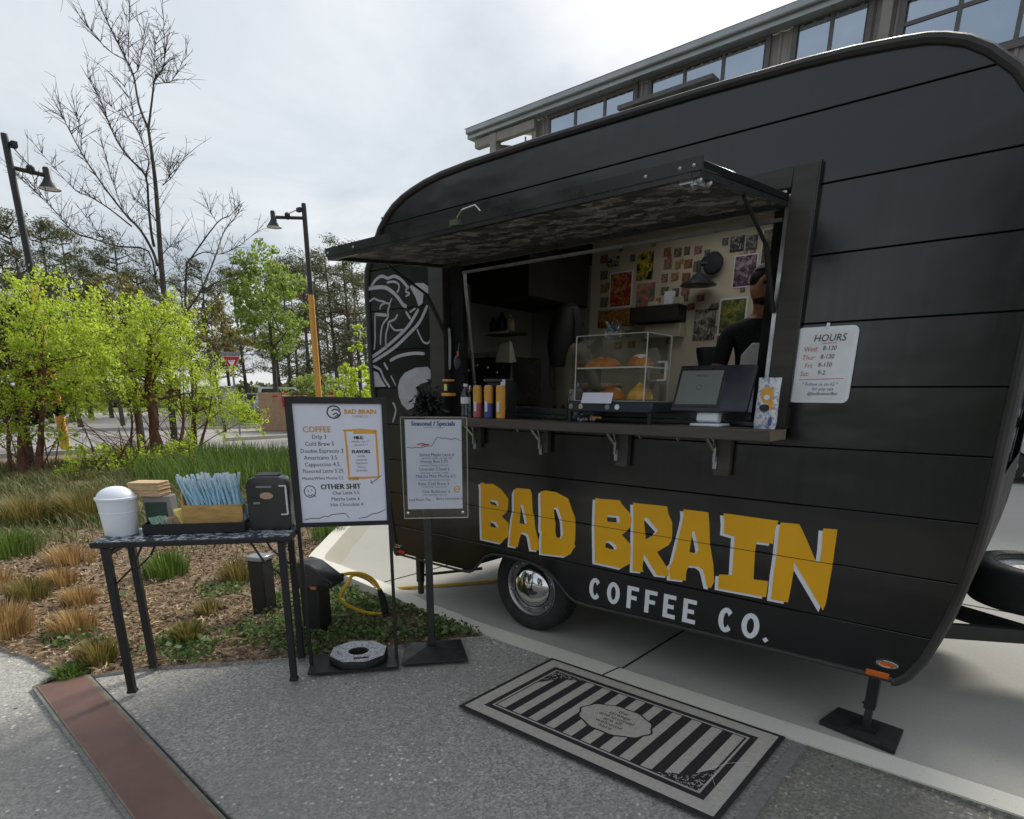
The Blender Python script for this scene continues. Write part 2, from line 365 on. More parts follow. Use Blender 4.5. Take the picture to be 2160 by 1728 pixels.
M = dict(
    black=paint_black(),
    trim=mat('black aluminium trim', (.02, .02, .021), .33, .0, .2, 4, .05, 80, .7),
    rooftrim=mat('grey brown roof moulding', (.045, .042, .04), .55, .0, .25, 3, .1, 40, .35),  # lighter and browner than the black trim
    dark=mat('matte black metal', (.014, .014, .015), .5, 0, .25, 8, .08, 120),
    gap=mat('black seam', (.004, .004, .004), .9, 0, .1),
    brown=mat('brown painted window frame', (.045, .039, .035), .5, 0, .22, 3, .08, 40, stretch=(1, 1, 6)),
    counter=mat('brown counter board', (.075, .062, .052), .5, 0, .25, 3, .1, 60, stretch=(.5, 6, 6)),
    counterend=mat('raw counter end grain', (.2, .155, .11), .7, 0, .2, 20, .1, 80),
    alu=mat('aluminium', (.45, .46, .48), .32, .9, .1, 5),
    chrome=mat('chrome', (.72, .72, .72), .09, 1, .05, 3, rvar=.04),
    rubber=mat('tyre rubber', (.018, .018, .018), .75, 0, .3, 12, .2, 90),
    rim=mat('silver wheel', (.5, .5, .5), .3, .85, .15, 6),
    yellow=mat('amber lettering', (.86, .43, .004), .42, 0, .06, 3),
    white=mat('white vinyl', (.80, .82, .86), .45, 0, .05, 4),
    greywhite=mat('chalky white mural paint', (.40, .40, .43), .6, 0, .15, 14, .1, 60),
    plastic=mat('white plastic', (.84, .87, .93), .38, 0, .04, 4, .02, 40),
    paper=mat('paper', (.80, .81, .94), .6, 0, .03, 6),
    ink=mat('black ink', (.03, .03, .035), .7, 0, .1),
    oink=mat('orange ink', (.78, .40, .07), .6, 0, .1, 9),
    rink=mat('red ink', (.55, .12, .12), .6, 0, .1), bink=mat('blue ink', (.07, .1, .3), .6, 0, .1), gink=mat('grey ink', (.22, .22, .25), .7, 0, .1),
    red=mat('red lamp lens', (.55, .02, .015), .25, 0, .1, 20, coat=.5), amber=mat('amber lamp lens', (.65, .13, .01), .25, 0, .1, 20, coat=.5),
    wood=mat('pine box', (.52, .31, .10), .6, 0, .3, 5, .1, 50, stretch=(2, 2, 14)),
    straw=mat('blue straw wrapper', (.40, .66, .86), .5, 0, .25, 30), straw2=mat('white straw wrapper', (.74, .8, .86), .5, 0, .1, 20),
    napkin=mat('kraft napkins', (.62, .44, .25), .85, 0, .12, 30, .2, 90), greybox=mat('grey carton', (.30, .27, .28), .7, 0, .12, 9),
    green=mat('green packets', (.36, .55, .42), .5, 0, .2, 30), greend=mat('dark green carton', (.035, .07, .05), .6, 0, .2, 10), ypack=mat('yellow packets', (.82, .72, .25), .5, 0, .15, 30), pink=mat('brown sugar packets', (.48, .32, .22), .6, 0, .2, 30),
    skin=mat('skin', (.42, .2, .12), .5, 0, .12, 9), hair=mat('black hair', (.008, .007, .007), .5, 0, .3, 40, .3, 120, stretch=(6, 6, 1)),
    shirtblk=mat('black shirt', (.012, .012, .014), .8, 0, .2, 30, .2, 60), shirtol=mat('olive grey jumper', (.26, .22, .15), .9, 0, .2, 12, .3, 90), apron=mat('white apron', (.8, .8, .8), .8, 0, .1, 10), trousers=mat('dark trousers', (.02, .02, .025), .9, 0, .2, 20),
    cord=mat('yellow power cord', (.75, .46, .03), .45, 0, .1, 20), orange=mat('burnt orange', (.55, .17, .04), .5, 0, .15),
    pave=aggregate('exposed aggregate paving', (.325, .312, .292), (.74, .71, .64), .5, .60),
    pave2=aggregate('coarse aggregate paving', (.22, .21, .185), (.5, .47, .4), .9, .45),
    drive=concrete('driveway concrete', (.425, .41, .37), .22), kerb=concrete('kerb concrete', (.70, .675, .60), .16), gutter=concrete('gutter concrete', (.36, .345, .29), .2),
    joint=mat('joint sand', (.19, .19, .18), .9, 0, .25, 30, .3, 90),
    darkground=concrete('added dark ground', (.055, .056, .058), .2), asphalt=concrete('worn asphalt', (.30, .285, .275), .2), kerbstone=concrete('kerb', (.5, .47, .43), .2),
    mulch=soil('bark mulch', [(.07, .048, .032), (.18, .125, .08), (.3, .215, .145), (.44, .34, .235)], 14),
    earth=soil('distant grass and earth', [(.05, .075, .02), (.1, .13, .04), (.16, .17, .07)], 2),
    verge=soil('verge grass', [(.03, .06, .015), (.07, .12, .03), (.13, .17, .06)], 6),
    rust=mat('rusted steel strip', (.165, .088, .070), .62, .15, .22, 2.2, .12, 120, stretch=(1, 1, 1)), rustedge=mat('strip edge angle', (.2, .14, .09), .6, .2, .3, 9),
    bark=mat('grey brown bark', (.075, .06, .05), .9, 0, .4, 7, .8, 30, stretch=(1, 1, .25)), pinebark=mat('pine bark', (.09, .065, .05), .9, 0, .4, 2, .6, 9, stretch=(1, 1, .3)),
    copper=mat('peeling copper bark', (.14, .06, .035), .85, 0, .6, 9, .9, 26, stretch=(1, 1, .4)), stick=mat('dry sticks', (.3, .22, .15), .9, 0, .3, 9),
    pole=mat('black lamp post', (.02, .02, .022), .5, 0, .2), timber=mat('orange timber post', (.62, .30, .05), .7, 0, .25, 2, .2, 20, stretch=(3, 3, .6)),
    silver=mat('silver car paint', (.55, .56, .6), .25, .4, .04, 2, coat=.6), carglass=mat('dark car glass', (.03, .035, .04), .08, 0, .05, rvar=.02), signred=mat('sign red', (.5, .02, .03), .4), signwhite=mat('sign white', (.82, .83, .86), .4), tan=mat('tan masonry', (.42, .27, .17), .85, 0, .15, 6, .3, 30), signback=mat('galvanised sheet', (.3, .31, .33), .4, .6),
    clad=mat('brown metal cladding', (.235, .21, .20), .5, .1, .1, 1.2, .03, 20), cladtrim=mat('dark window trim', (.10, .09, .092), .45), roofm=mat('grey standing roof', (.33, .345, .36), .35, .4, .12, 1), steel=mat('painted steelwork', (.26, .235, .22), .5),
    pane=mat('reflective pane', (.40, .46, .54), .05, .8, .05, 1, spec=1., rvar=.015), pastry=mat('baked pastry', (.55, .20, .05), .55, 0, .4, 22, .5, 60), pastry2=mat('golden pastry', (.72, .40, .08), .55, 0, .3, 22, .5, 60), icing=mat('sugar icing', (.8, .7, .68), .5, 0, .1, 30, .3, 50),
    tablet=mat('tablet screen', (.20, .22, .21), .12, 0, .05, 2), navy=mat('dark slate plastic', (.025, .03, .042), .4, 0, .1), acr=glassmat('clear acrylic', (.985, .99, .985), .03, .0), glass=glassmat('window glass', (.9, .93, .93), .02, .04), bottle=glassmat('water bottle plastic', (.88, .92, .97), .05, .06), acredge=mat('polished acrylic edge', (.62, .63, .58), .3, 0, .1),
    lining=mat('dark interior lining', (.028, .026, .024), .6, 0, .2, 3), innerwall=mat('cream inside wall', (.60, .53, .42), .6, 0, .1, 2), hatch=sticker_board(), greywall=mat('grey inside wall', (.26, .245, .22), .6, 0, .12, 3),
    matbeige=mat('beige mat pile', (.46, .43, .385), .95, 0, .16, 60, .5, 300), matblack=mat('dark mat pile', (.022, .018, .022), .95, 0, .3, 60, .5, 300), matedge=mat('mat rubber border', (.018, .018, .02), .7, 0, .2, 20),
    stickergrey=print_mat('grey sticker paper', (.30, .31, .34), (.62, .63, .68), (.10, .10, .11), 30),
    tabletop=print_mat('stickered table top', (.02, .02, .024), (.05, .06, .07), (.5, .54, .62), 12),
)
def opal():  # translucent sheet for the added roof opening
    m, nt, b = nodes('opal skylight sheet'); out = nt.nodes['Material Output']; tr = nt.nodes.new('ShaderNodeBsdfTranslucent'); tr.inputs[0].default_value = (.85, .85, .83, 1)
    mx = nt.nodes.new('ShaderNodeMixShader'); mx.inputs[0].default_value = .85; b.inputs['Base Color'].default_value = (.8, .8, .78, 1)
    nt.links.new(b.outputs[0], mx.inputs[1]); nt.links.new(tr.outputs[0], mx.inputs[2]); nt.links.new(mx.outputs[0], out.inputs[0]); return m
M['opal'] = opal()
LV = dict(
    lime=leafmat('lime spring leaves', [(.24, .33, .03), (.41, .55, .045), (.55, .67, .07), (.64, .73, .16)], .55),
    darkgreen=leafmat('evergreen leaves', [(.02, .045, .012), (.045, .085, .02), (.09, .14, .035)], .2, .4),
    pine=leafmat('pine needles', [(.035, .05, .018), (.075, .093, .036), (.13, .14, .062), (.2, .18, .10)], .3),
    olive=leafmat('olive young leaves', [(.09, .09, .03), (.17, .16, .05), (.28, .22, .09)], .4),
    bright=leafmat('bright distant leaves', [(.15, .22, .04), (.26, .36, .07), (.37, .46, .12)], .45),
    grass=leafmat('long grass', [(.06, .085, .028), (.13, .165, .05), (.2, .22, .08), (.31, .25, .13)], .35),
    dry=leafmat('dry clipped grass', [(.24, .15, .055), (.42, .27, .11), (.57, .41, .19)], .3), drygreen=leafmat('half dry grass', [(.07, .10, .02), (.2, .17, .05), (.36, .25, .09)], .35),
    lush=leafmat('green grass tuft', [(.05, .10, .02), (.12, .20, .035), (.21, .30, .065)], .35), clover=leafmat('clover leaves', [(.05, .09, .025), (.11, .18, .05), (.22, .29, .11)], .35),
    chips=leafmat('bark chips', [(.06, .045, .03), (.17, .12, .08), (.31, .23, .155), (.5, .40, .28)], 0, .9), litter=leafmat('straw litter', [(.3, .2, .1), (.55, .42, .24)], .1, .9),
)
# ------------------------------------------------------------------ ground
def sheet(name, poly, z, m, parent=None, th=.0):
    b = MB(); b.prism(poly, (0, 0, z), (1, 0, 0), (0, 1, 0), (0, 0, 1), .001 if not th else th, back=False)
    o = b.build(name, m, parent, smooth=False, fix=True)
    return o if parent is not None else tag(o, kind='structure')
def smooth_path(P, n=6):
    out = []
    for i in range(len(P)-1):
        p0, p1, p2, p3 = [Vector(P[max(0, min(len(P)-1, j))]) for j in (i-1, i, i+1, i+2)]
        for k in range(n):
            t = k/n; out.append(.5*((2*p1) + (p2-p0)*t + (2*p0-5*p1+4*p2-p3)*t*t + (3*p1-p0-3*p2+p3)*t**3))
    out.append(Vector(P[-1])); return out
b = MB(); n = 24
for i in range(n):                                   # ground sheet out to the horizon
    for j in range(n):
        x0, x1 = -600+1200*i/n, -600+1200*(i+1)/n; y0, y1 = -600+1200*j/n, -600+1200*(j+1)/n
        b.add([(x0, y0, -.03), (x1, y0, -.03), (x1, y1, -.03), (x0, y1, -.03)], [(0, 1, 2, 3)])
tag(b.build('ground', M['earth'], smooth=False), kind='structure')
EDGE = [(-2.70, 2.91), (-2.82, 2.76), (-3.05, 2.35), (-3.33, 1.88), (-3.62, 1.5), (-3.87, 1.21), (-4.0, .96), (-4.06, .89), (-4.2, .808), (-4.62, .74), (-4.94, .66), (-6., .30), (-8., -.8), (-12., -4.), (-18, -9)]
KERB = [(9, 2.985), (2, 2.985), (-2.5, 2.985), (-3.2, 3.02), (-3.8, 3.04), (-4.35, 3.03), (-4.75, 3.02), (-5.04, 3.08), (-5.5, 3.52), (-6.04, 4.07), (-7.2, 5.3), (-9, 7.2), (-11, 9.2)]
BEDPOLY = EDGE + [(-19.5, -9), (-19.7, 4.6), (-19.0, 6.0), (-17.4, 7.0), (-14.5, 8.6), (-11.3, 9.2), (-9.2, 7.1), (-7.3, 5.2), (-6.15, 3.97), (-5.6, 3.4), (-5.1, 2.96), (-4.75, 2.93), (-3.8, 2.95), (-3.2, 2.94)]
def inside(poly, X, Y):
    r = np.zeros(len(X), bool); n = len(poly)
    for i in range(n):
        (x1, y1), (x2, y2) = poly[i], poly[(i+1) % n]
        c = ((y1 > Y) != (y2 > Y)) & (X < (x2-x1)*(Y-y1)/(y2-y1+1e-12)+x1); r ^= c
    return r
sheet('planting_bed', [(p[0], p[1]) for p in BEDPOLY], -.010, M['mulch'])
sheet('road', [(-19.6, -60), (-19.8, 4.6), (-19.1, 6.1), (-17.4, 7.1), (-14.5, 8.7), (-11, 9.3), (-8, 13), (-8, 60), (-24, 60), (-26, 22), (-28.5, 16.6), (-33, 16.2), (-37, 17.6), (-60, 22), (-60, 10), (-36, 7), (-34, 2), (-34, -60)], -.014, M['asphalt'])
sheet('driveway', [(9, 3.05), (-4.3, 3.05), (-4.75, 3.07), (-5.0, 3.12), (-5.45, 3.6), (-6.0, 4.15), (-7.1, 5.35), (-8.9, 7.25), (-11, 9.3), (-8, 13), (-8, 24), (30, 24), (30, 3.05)], -.004, M['drive'])
for (a, c) in (((-1.71, 3.06), (-1.69, 9)), ((.74, 3.06), (.75, 9)), ((-4.25, 3.12), (-4.2, 9)), ((-8, 6.02), (9, 6.0))):
    bb_ = MB(); bb_.bar((*a, -.0005), (*c, -.0005), .012, .003); tag(bb_.build('driveway_joint', M['gap'], smooth=False), kind='structure')
# paving slabs either side of the rusted strip; the joint at x = -.62 parts the fine slab from the coarse one
b = MB()
S1 = [(-.66, -2.2), (-.64, .60), (-2.4, .578), (-4.10, .64), (-4.2, .79), (-4.62, .74), (-4.94, .66), (-6., .30), (-8., -.8), (-9.6, -2.2)]
S2 = [(-.645, .872), (-.645, 2.905), (-2.70, 2.905), (-2.82, 2.76), (-3.05, 2.35), (-3.33, 1.88), (-3.62, 1.5), (-3.87, 1.21), (-4.0, .96), (-4.02, .912), (-2.2, .845)]
S3 = [(-.585, .83), (9, .45), (9, 2.905), (-.585, 2.905)]; S4 = [(-.585, -2.2), (9, -2.2), (9, .22), (-.585, .57)]
pave = tag(bpy.data.objects.new('pavement', None), kind='structure'); COL.objects.link(pave)
sheet('pavement_slab', S1, 0, M['pave'], pave, -.02); sheet('pavement_slab', S2, 0, M['pave'], pave, -.02)
sheet('pavement_slab', S3, 0, M['pave2'], pave, -.02); sheet('pavement_slab', S4, 0, M['pave2'], pave, -.02)
sheet('joint', [(-.645, -2.2), (-.585, -2.2), (-.585, 2.905), (-.645, 2.905)], -.003, M['joint'], pave)
sheet('added_dark_ground', [(-12, -30), (14, -30), (14, -2.22), (-12, -2.22)], -.012, M['darkground'])  # unseen dark sheet added behind the viewer to darken the trailer's reflections
# rusted steel strip
rs = tag(bpy.data.objects.new('steel_strip', None), kind='structure'); COL.objects.link(rs)
a0, a1 = Vector((-4.075, .666)), Vector((-4.045, .878)); dr = Vector((1, -.042)).normalized()
def q(p, t): v = p + dr*t; return (v.x, v.y)
sheet('margin', [q(a0 - Vector((0, .028)), .0), q(a0 - Vector((0, .028)), 12), q(a1 + Vector((0, .03)), 12), q(a1+Vector((0, .03)), 0)], -.002, M['joint'], rs)
k = 0
for t0, t1 in ((0, 3.4), (3.404, 6.8), (6.804, 10.2)):
    sheet('plate', [q(a0, t0), q(a0, t1), q(a1, t1), q(a1, t0)], .001, M['rust'], rs, .004)
for p, w in ((a0, -.008), (a1, .014)):
    bb_ = MB(); v0 = p + Vector((0, w/2)); bb_.bar((*q(v0, 0), .002), (*q(v0, 10), .002), abs(w), .005); bb_.build('edge_angle', M['rustedge'], rs, smooth=False)
# kerb: flush beside the paving, rising round the planting bed
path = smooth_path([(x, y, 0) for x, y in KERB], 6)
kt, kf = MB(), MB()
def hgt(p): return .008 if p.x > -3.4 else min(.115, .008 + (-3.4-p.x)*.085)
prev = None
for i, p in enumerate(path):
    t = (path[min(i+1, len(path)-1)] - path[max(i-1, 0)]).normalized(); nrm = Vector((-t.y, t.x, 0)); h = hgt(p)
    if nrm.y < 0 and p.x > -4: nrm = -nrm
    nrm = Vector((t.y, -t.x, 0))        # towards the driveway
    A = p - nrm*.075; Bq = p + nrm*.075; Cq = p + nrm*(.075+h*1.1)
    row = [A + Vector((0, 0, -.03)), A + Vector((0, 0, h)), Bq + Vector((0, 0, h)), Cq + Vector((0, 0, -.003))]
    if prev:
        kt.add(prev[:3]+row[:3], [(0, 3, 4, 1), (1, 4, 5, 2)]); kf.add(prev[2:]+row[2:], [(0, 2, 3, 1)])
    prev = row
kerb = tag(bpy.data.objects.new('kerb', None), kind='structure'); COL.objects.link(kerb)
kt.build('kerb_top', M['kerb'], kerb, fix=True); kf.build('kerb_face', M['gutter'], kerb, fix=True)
for x in (-1.74, .74, 3.2):
    bb_ = MB(); bb_.bar((x, 2.905, .0085), (x+.02, 3.065, .0085), .01, .003); bb_.build('kerb_joint', M['gap'], kerb, smooth=False)
for P_ in ([(-20.0, -30), (-20.0, 4.6), (-19.3, 6.1), (-17.5, 7.2), (-14.6, 8.8), (-11.2, 9.5)], [(-34, 2), (-30, 14.2), (-28.4, 16.5), (-33, 16.3), (-37.2, 17.6), (-58, 22)], [(-22.1, 10.3), (-22.3, 12.9), (-23, 20), (-24, 40)]):
    bb_ = MB(); pp = smooth_path([(x, y, 0) for x, y in P_], 5)
    for i in range(len(pp)-1): bb_.bar(pp[i]+Vector((0, 0, .03)), pp[i+1]+Vector((0, 0, .03)), .18, .16)
    tag(bb_.build('road_kerb', M['kerbstone'], smooth=False), kind='structure')
sheet('verge', [(-28.6, 16.8), (-33, 16.6), (-37.2, 17.9), (-60, 22.5), (-90, 90), (-24.5, 60), (-26.3, 22)], -.012, M['verge'])

# ------------------------------------------------------------------ bed cover that nobody could count
rng = np.random.default_rng(7)
def bedpts(n, x0, x1, y0, y1, keep=None):
    X = rng.uniform(x0, x1, n); Y = rng.uniform(y0, y1, n); k = inside(BEDPOLY, X, Y)
    if keep is not None: k &= keep(X, Y)
    return X[k], Y[k]
X, Y = bedpts(66000, -9.5, -2.7, .0, 5.5)
d = np.hypot(X, Y); k = rng.uniform(0, 1, len(X)) < np.clip(1.5-.13*d, .25, 1); X, Y = X[k], Y[k]
C = np.stack([X, Y, rng.uniform(-.004, .018, len(X))], 1)
V, F = leaf_quads(C, .034, rng, .38, .6, .6); tag(raw('mulch_chips', V, F, LV['chips']), 'loose brown bark mulch chips covering the planting bed', 'mulch', kind='stuff')
X, Y = bedpts(5200, -7.5, -2.8, .2, 3.2, lambda X, Y: np.hypot(X+5.0, Y-.95) < 1.5+rng.uniform(-.7, .5, len(X)))
C = np.stack([X, Y, rng.uniform(.002, .022, len(X))], 1); V, F = leaf_quads(C, .11, rng, .06, .8, .5)
tag(raw('straw_litter', V, F, LV['litter']), 'pale straw clippings strewn on the mulch at the left', 'straw', kind='stuff')
def nz(X, Y, s=1.): return np.sin(X*2.1*s+1.3*np.sin(Y*1.7*s))*np.cos(Y*2.6*s+.8*np.sin(X*1.1*s))
X, Y = bedpts(17000, -5.6, -2.75, .85, 3.0, lambda X, Y: (1.3*nz(X, Y, 2.3) + .9*(X+4.1) + .5*(Y-1.5) + rng.normal(0, .4, len(X)) > .35))
C = np.stack([X, Y, rng.uniform(.005, .055, len(X))], 1); V, F = leaf_quads(C, .034, rng, .8, .45, .5)
tag(raw('clover_cover', V, F, LV['clover']), 'low green clover and weeds spreading along the paving edge', 'ground cover', kind='stuff')
X, Y = bedpts(80000, -17.5, -6.1, -3., 8.5, lambda X, Y: (np.hypot(X, Y) + 1.3*nz(X, Y, .8) + rng.normal(0, .6, len(X)) > 8.0 + .22*np.clip(Y, 0, 6)) & (nz(X, Y, 1.7) + rng.normal(0, .35, len(X)) > -.35))
P = np.stack([X, Y, np.full(len(X), -.01)], 1); H = rng.uniform(.08, .24, len(X))*(1+.5*nz(X, Y, 1.1))
V, F = blades(P, H, None, .007, rng, .75)
tag(raw('long_grass', V, F, LV['grass']), 'long green and brown grass behind the mulch', 'grass', kind='stuff')
X, Y = bedpts(9000, -17.5, -10., 4.2, 8.8, lambda X, Y: Y > 3.6+.2*(-10-X))
P = np.stack([X, Y, np.full(len(X), -.01)], 1); V, F = blades(P, rng.uniform(.25, .6, len(X)), None, .008, rng, .35)
tag(raw('tall_grass', V, F, LV['lush']), 'tall feathery green grass beside the road', 'grass', kind='stuff')
X = rng.uniform(-60, -26, 16000); Y = rng.uniform(16.8, 40, 16000); k = Y > 16.9+np.clip(-X-33, 0, 40)*.22; X, Y = X[k], Y[k]
V, F = blades(np.stack([X, Y, np.full(len(X), -.02)], 1), rng.uniform(.3, .8, len(X)), None, .03, rng, .4)
tag(raw('verge_grass', V, F, LV['lush']), 'green grass on the far verge across the road', 'grass', kind='stuff')

# ------------------------------------------------------------------ grass tufts, each its own thing
def tuft(px, py, h, r, mt, n, label, curl=.5, group=None, clip=True):
    c = gnd(px, py); rg = np.random.default_rng(int(px*7+py))
    t = wthing('grass_tuft', label, 'grass tuft', (c.x, c.y, 0), group)
    a = rg.uniform(0, 2*PI, n); rr = r*.5*np.sqrt(rg.uniform(0, 1, n)); dx, dy = np.cos(a), np.sin(a)
    P = np.stack([c.x+dx*rr, c.y+dy*rr, np.full(n, -.01)], 1); ln = np.stack([dx, dy, np.zeros(n)], 1)*(rr/r*2*.8+.25)[:, None] + rg.normal(0, .12, (n, 3))*[1, 1, 0]
    V, F = blades(P, h*rg.uniform(.75, 1.05, n)*(1.05-.35*(rr/r*2)**2), ln, .0045 if h < .4 else .006, rg, curl)
    raw('blades', V, F, LV[mt], t)
tuft(12, 1335, .27, .36, 'dry', 420, 'large orange clipped grass tuft at the left edge of the picture')
tuft(65, 1262, .22, .30, 'drygreen', 340, 'half green clipped grass tuft just behind the large orange one')
tuft(130, 1232, .18, .26, 'dry', 300, 'tan clipped grass tuft, leftmost of the pair left of the table leg', .45)
tuft(168, 1272, .17, .26, 'dry', 300, 'small pale tan grass tuft just in front of another tan tuft', .45)
tuft(160, 1330, .19, .30, 'dry', 320, 'tan grass tuft between the pale tan tuft and the green tuft at the paving', .5)
tuft(208, 1392, .17, .24, 'drygreen', 320, 'green and tan grass tuft beside the front left table leg')
tuft(155, 1418, .07, .22, 'lush', 260, 'low bright green grass tuft at the end of the rusted strip', .8)
tuft(395, 1352, .17, .20, 'drygreen', 260, 'tan and green upright tuft between the table legs')
tuft(150, 1185, .22, .45, 'dry', 320, 'faded brown grass tuft below the left end of the table top')
tuft(352, 1212, .26, .40, 'lush', 420, 'dense dark green grass tuft seen under the table top', .35)
tuft(505, 1222, .25, .35, 'drygreen', 300, 'yellow green grass tuft left of the black pedestals')
tuft(440, 1290, .12, .2, 'drygreen', 160, 'thin low weed tuft in the mulch under the table', .7)
tuft(-6, 1240, .2, .34, 'dry', 280, 'brown tuft cut by the left picture edge above the orange one')
tuft(60, 1100, .45, .9, 'drygreen', 520, 'big brown and green grass mound at the far left behind the tufts', .7)
tuft(180, 1090, .5, .9, 'drygreen', 520, 'big arching brown grass mound left of the white bin', .7)
tuft(20, 1170, .35, .6, 'lush', 420, 'fresh green arching grass clump low at the left edge', .7)
tuft(690, 1135, .35, .4, 'lush', 260, 'green grass clump beside the kerb, seen through the menu stand', .5)
X = rng.uniform(-4.4, .4, 150); Y = rng.uniform(.2, 2.9, 150); k = ~inside(BEDPOLY, X, Y) & ~((X > -2.14) & (X < -.66) & (Y > 2.04)); X, Y = X[k], Y[k]
C = np.stack([X, Y, np.full(len(X), .005)], 1); V, F = leaf_quads(C, .022, rng, .35, .97, .7); tag(raw('leaf_litter', V, F, LV['chips']), 'scattered bits of bark and leaf on the paving', 'litter', kind='stuff')
# ------------------------------------------------------------------ trees
def clump_leaves(cl, per, size, rg, aspect=.5, flat=0., ref=None):
    C = []
    for (c, r) in cl:
        k = max(4, int(per*rg.uniform(.6, 1.4)*(min(1.6, (r[0]/ref)**2) if ref else 1))); q = rg.normal(size=(k, 3)); q /= np.linalg.norm(q, axis=1)[:, None]; q *= (rg.uniform(.15, 1, k)**.5)[:, None]
        C.append(np.array(c)+q*np.array(r))
    return leaf_quads(np.concatenate(C), size, rg, aspect, flat)
def pine(px, top, D, label, seed, frac=.5, dens=1., group='pines beyond the road'):
    rg = np.random.default_rng(seed); b = far(px, (top+800)/2, D); h = far(px, top, D).z
    t = wthing('pine_tree', label, 'tree', (b.x, b.y, 0), group); w = MB(); r0 = .0125*h+.04
    bend = rg.normal(0, .02*h, 2); pts = [(b.x+bend[0]*s*s, b.y+bend[1]*s*s, h*.97*s-.1) for s in np.linspace(0, 1, 7)]
    w.tube(pts, [r0*(1-.82*s) for s in np.linspace(0, 1, 7)], 6)
    cl = []; nb = int(30*dens)
    for k in range(nb):
        s = 1-frac*rg.uniform(0, 1)**.8*(1 if k > 3 else .2); z = h*s
        L = (.1+.9*(1-s)/frac)**.6*h*.19*rg.uniform(.5, 1.15)+.25; a = rg.uniform(0, 2*PI)
        ox, oy = b.x+bend[0]*s*s, b.y+bend[1]*s*s
        e = Vector((ox+math.cos(a)*L, oy+math.sin(a)*L, min(h, z+L*rg.uniform(-.05, .4))))
        w.tube([(ox, oy, z-.15), ((ox+e.x)/2, (oy+e.y)/2, (z+e.z)/2-.1), e], [.03+r0*.14, .03, .012], 4, False)
        for f in ((1., .75) if k % 3 else (1., .7, .45)):
            q = Vector((ox, oy, z)).lerp(e, f); rr = rg.uniform(.4, .95)*h/12
            cl.append(((q.x+rg.normal(0, .15), q.y+rg.normal(0, .15), q.z+.1), (rr, rr, rr*.55)))
    w.build('trunk', M['pinebark'], t)
    V, F = clump_leaves(cl, 72, .20*h/12, rg, .24); raw('crown', V, F, LV['pine'], t)
PINES = [(-40, 500, 44), (8, 512, 46), (58, 470, 42), (105, 468, 44), (150, 492, 47), (200, 545, 50), (252, 505, 46), (300, 560, 52), (-12, 560, 36), (128, 560, 37), (225, 585, 38), (390, 585, 50), (430, 560, 46), (470, 600, 54), (505, 575, 58), (600, 545, 52), (640, 528, 47), (668, 560, 56), (702, 520, 45), (735, 512, 44), (752, 540, 50), (772, 585, 56), (578, 590, 60), (350, 590, 60), (690, 600, 62), (620, 600, 64)]
ORD = 'first second third fourth fifth sixth seventh eighth ninth tenth eleventh twelfth thirteenth fourteenth fifteenth sixteenth seventeenth eighteenth nineteenth twentieth twenty-first twenty-second twenty-third twenty-fourth twenty-fifth twenty-sixth'.split()
for i, (px, top, D) in enumerate(sorted(PINES)):
    w = 0 if px < 330 else 1
    pine(px, top, D, ('tall dense pine, ' if w == 0 else 'slender open pine, ') + ORD[i] + ' trunk from the left in the far row', 100+i,   .72 if w == 0 else .74, 1.6 if w == 0 else 1.35, 'pines beyond the road')
def broadleaf(name, label, px, base, top, D, rx, mt, seed, n=34, per=90, size=.16, low=.4, woodm='bark', stems=1, cy=None, trunk=.07, group=None, ryf=.8):
    rg = np.random.default_rng(seed); b = far(px, (base+top)/2, D); b.z = 0; h = far(px, top, D).z; z0 = h*low
    t = wthing(name, label, 'tree', tuple(b), group); w = MB(); cl = []
    cx = far(cy if cy else px, (base+top)/2, D); c = Vector((cx.x, cx.y, (z0+h)/2)); rz = (h-z0)/2
    for k in range(n):
        q = rg.normal(size=3); q /= np.linalg.norm(q); q *= rg.uniform(.12, 1)**.5; tp_ = 1-.35*max(0, q[2])
        p = Vector((c.x+q[0]*rx*tp_, c.y+q[1]*rx*tp_, c.z+q[2]*rz*ryf)); rr = rx*rg.uniform(.09, .24)
        cl.append((tuple(p), (rr, rr, rr*.75)))
    for s in range(stems):
        a = 2*PI*s/max(1, stems)+rg.uniform(-.4, .4); o = Vector((math.cos(a), math.sin(a), 0))*(.16 if stems > 1 else 0)
        tp = c + Vector((math.cos(a)*rx*.4*(stems > 1), math.sin(a)*rx*.4*(stems > 1), rz*.3))
        mid = (b+o).lerp(tp, .5) + Vector((rg.normal(0, .06), rg.normal(0, .06), 0))
        w.tube([b+o-Vector((0, 0, .05)), mid, tp], [trunk*rg.uniform(.8, 1.2), trunk*.65, trunk*.25], 7)
        for k in range(6):
            e = Vector(cl[rg.integers(len(cl))][0]); w.tube([mid.lerp(tp, rg.uniform(0, .8)), (mid+e)/2+Vector((0, 0, .1)), e], [trunk*.3, trunk*.18, .006], 5, False)
    w.build('trunk', M[woodm], t)
    V, F = clump_leaves(cl, per, size, rg, .55); raw('crown', V, F, LV[mt], t); return t
broadleaf('maple_tree', 'bright fresh green tree rising above the yield sign', 565, 822, 500, 38, 2.5, 'bright', 5, 120, 60, .2, .36, 'bark', 1, trunk=.17, ryf=1.)
broadleaf('young_oak', 'brownish olive young tree behind the bare tree trunk', 262, 822, 545, 24, 1.6, 'olive', 6, 90, 50, .13, .3, 'bark', 1)
broadleaf('young_oak', 'thin olive leaved tree beside the small bare tree', 450, 822, 590, 30, 1.6, 'olive', 16, 60, 34, .15, .36, 'bark', 1)
broadleaf('magnolia_tree', 'dark glossy evergreen at the far left edge under the lamp post', 8, 822, 590, 17.5, 1.2, 'darkgreen', 8, 90, 70, .12, .1, 'bark', 1)
broadleaf('shrub', 'lime green shrub against the left edge of the trailer', 742, 840, 735, 26, 1.0, 'lime', 9, 60, 46, .12, .05, 'bark', 3, trunk=.04)
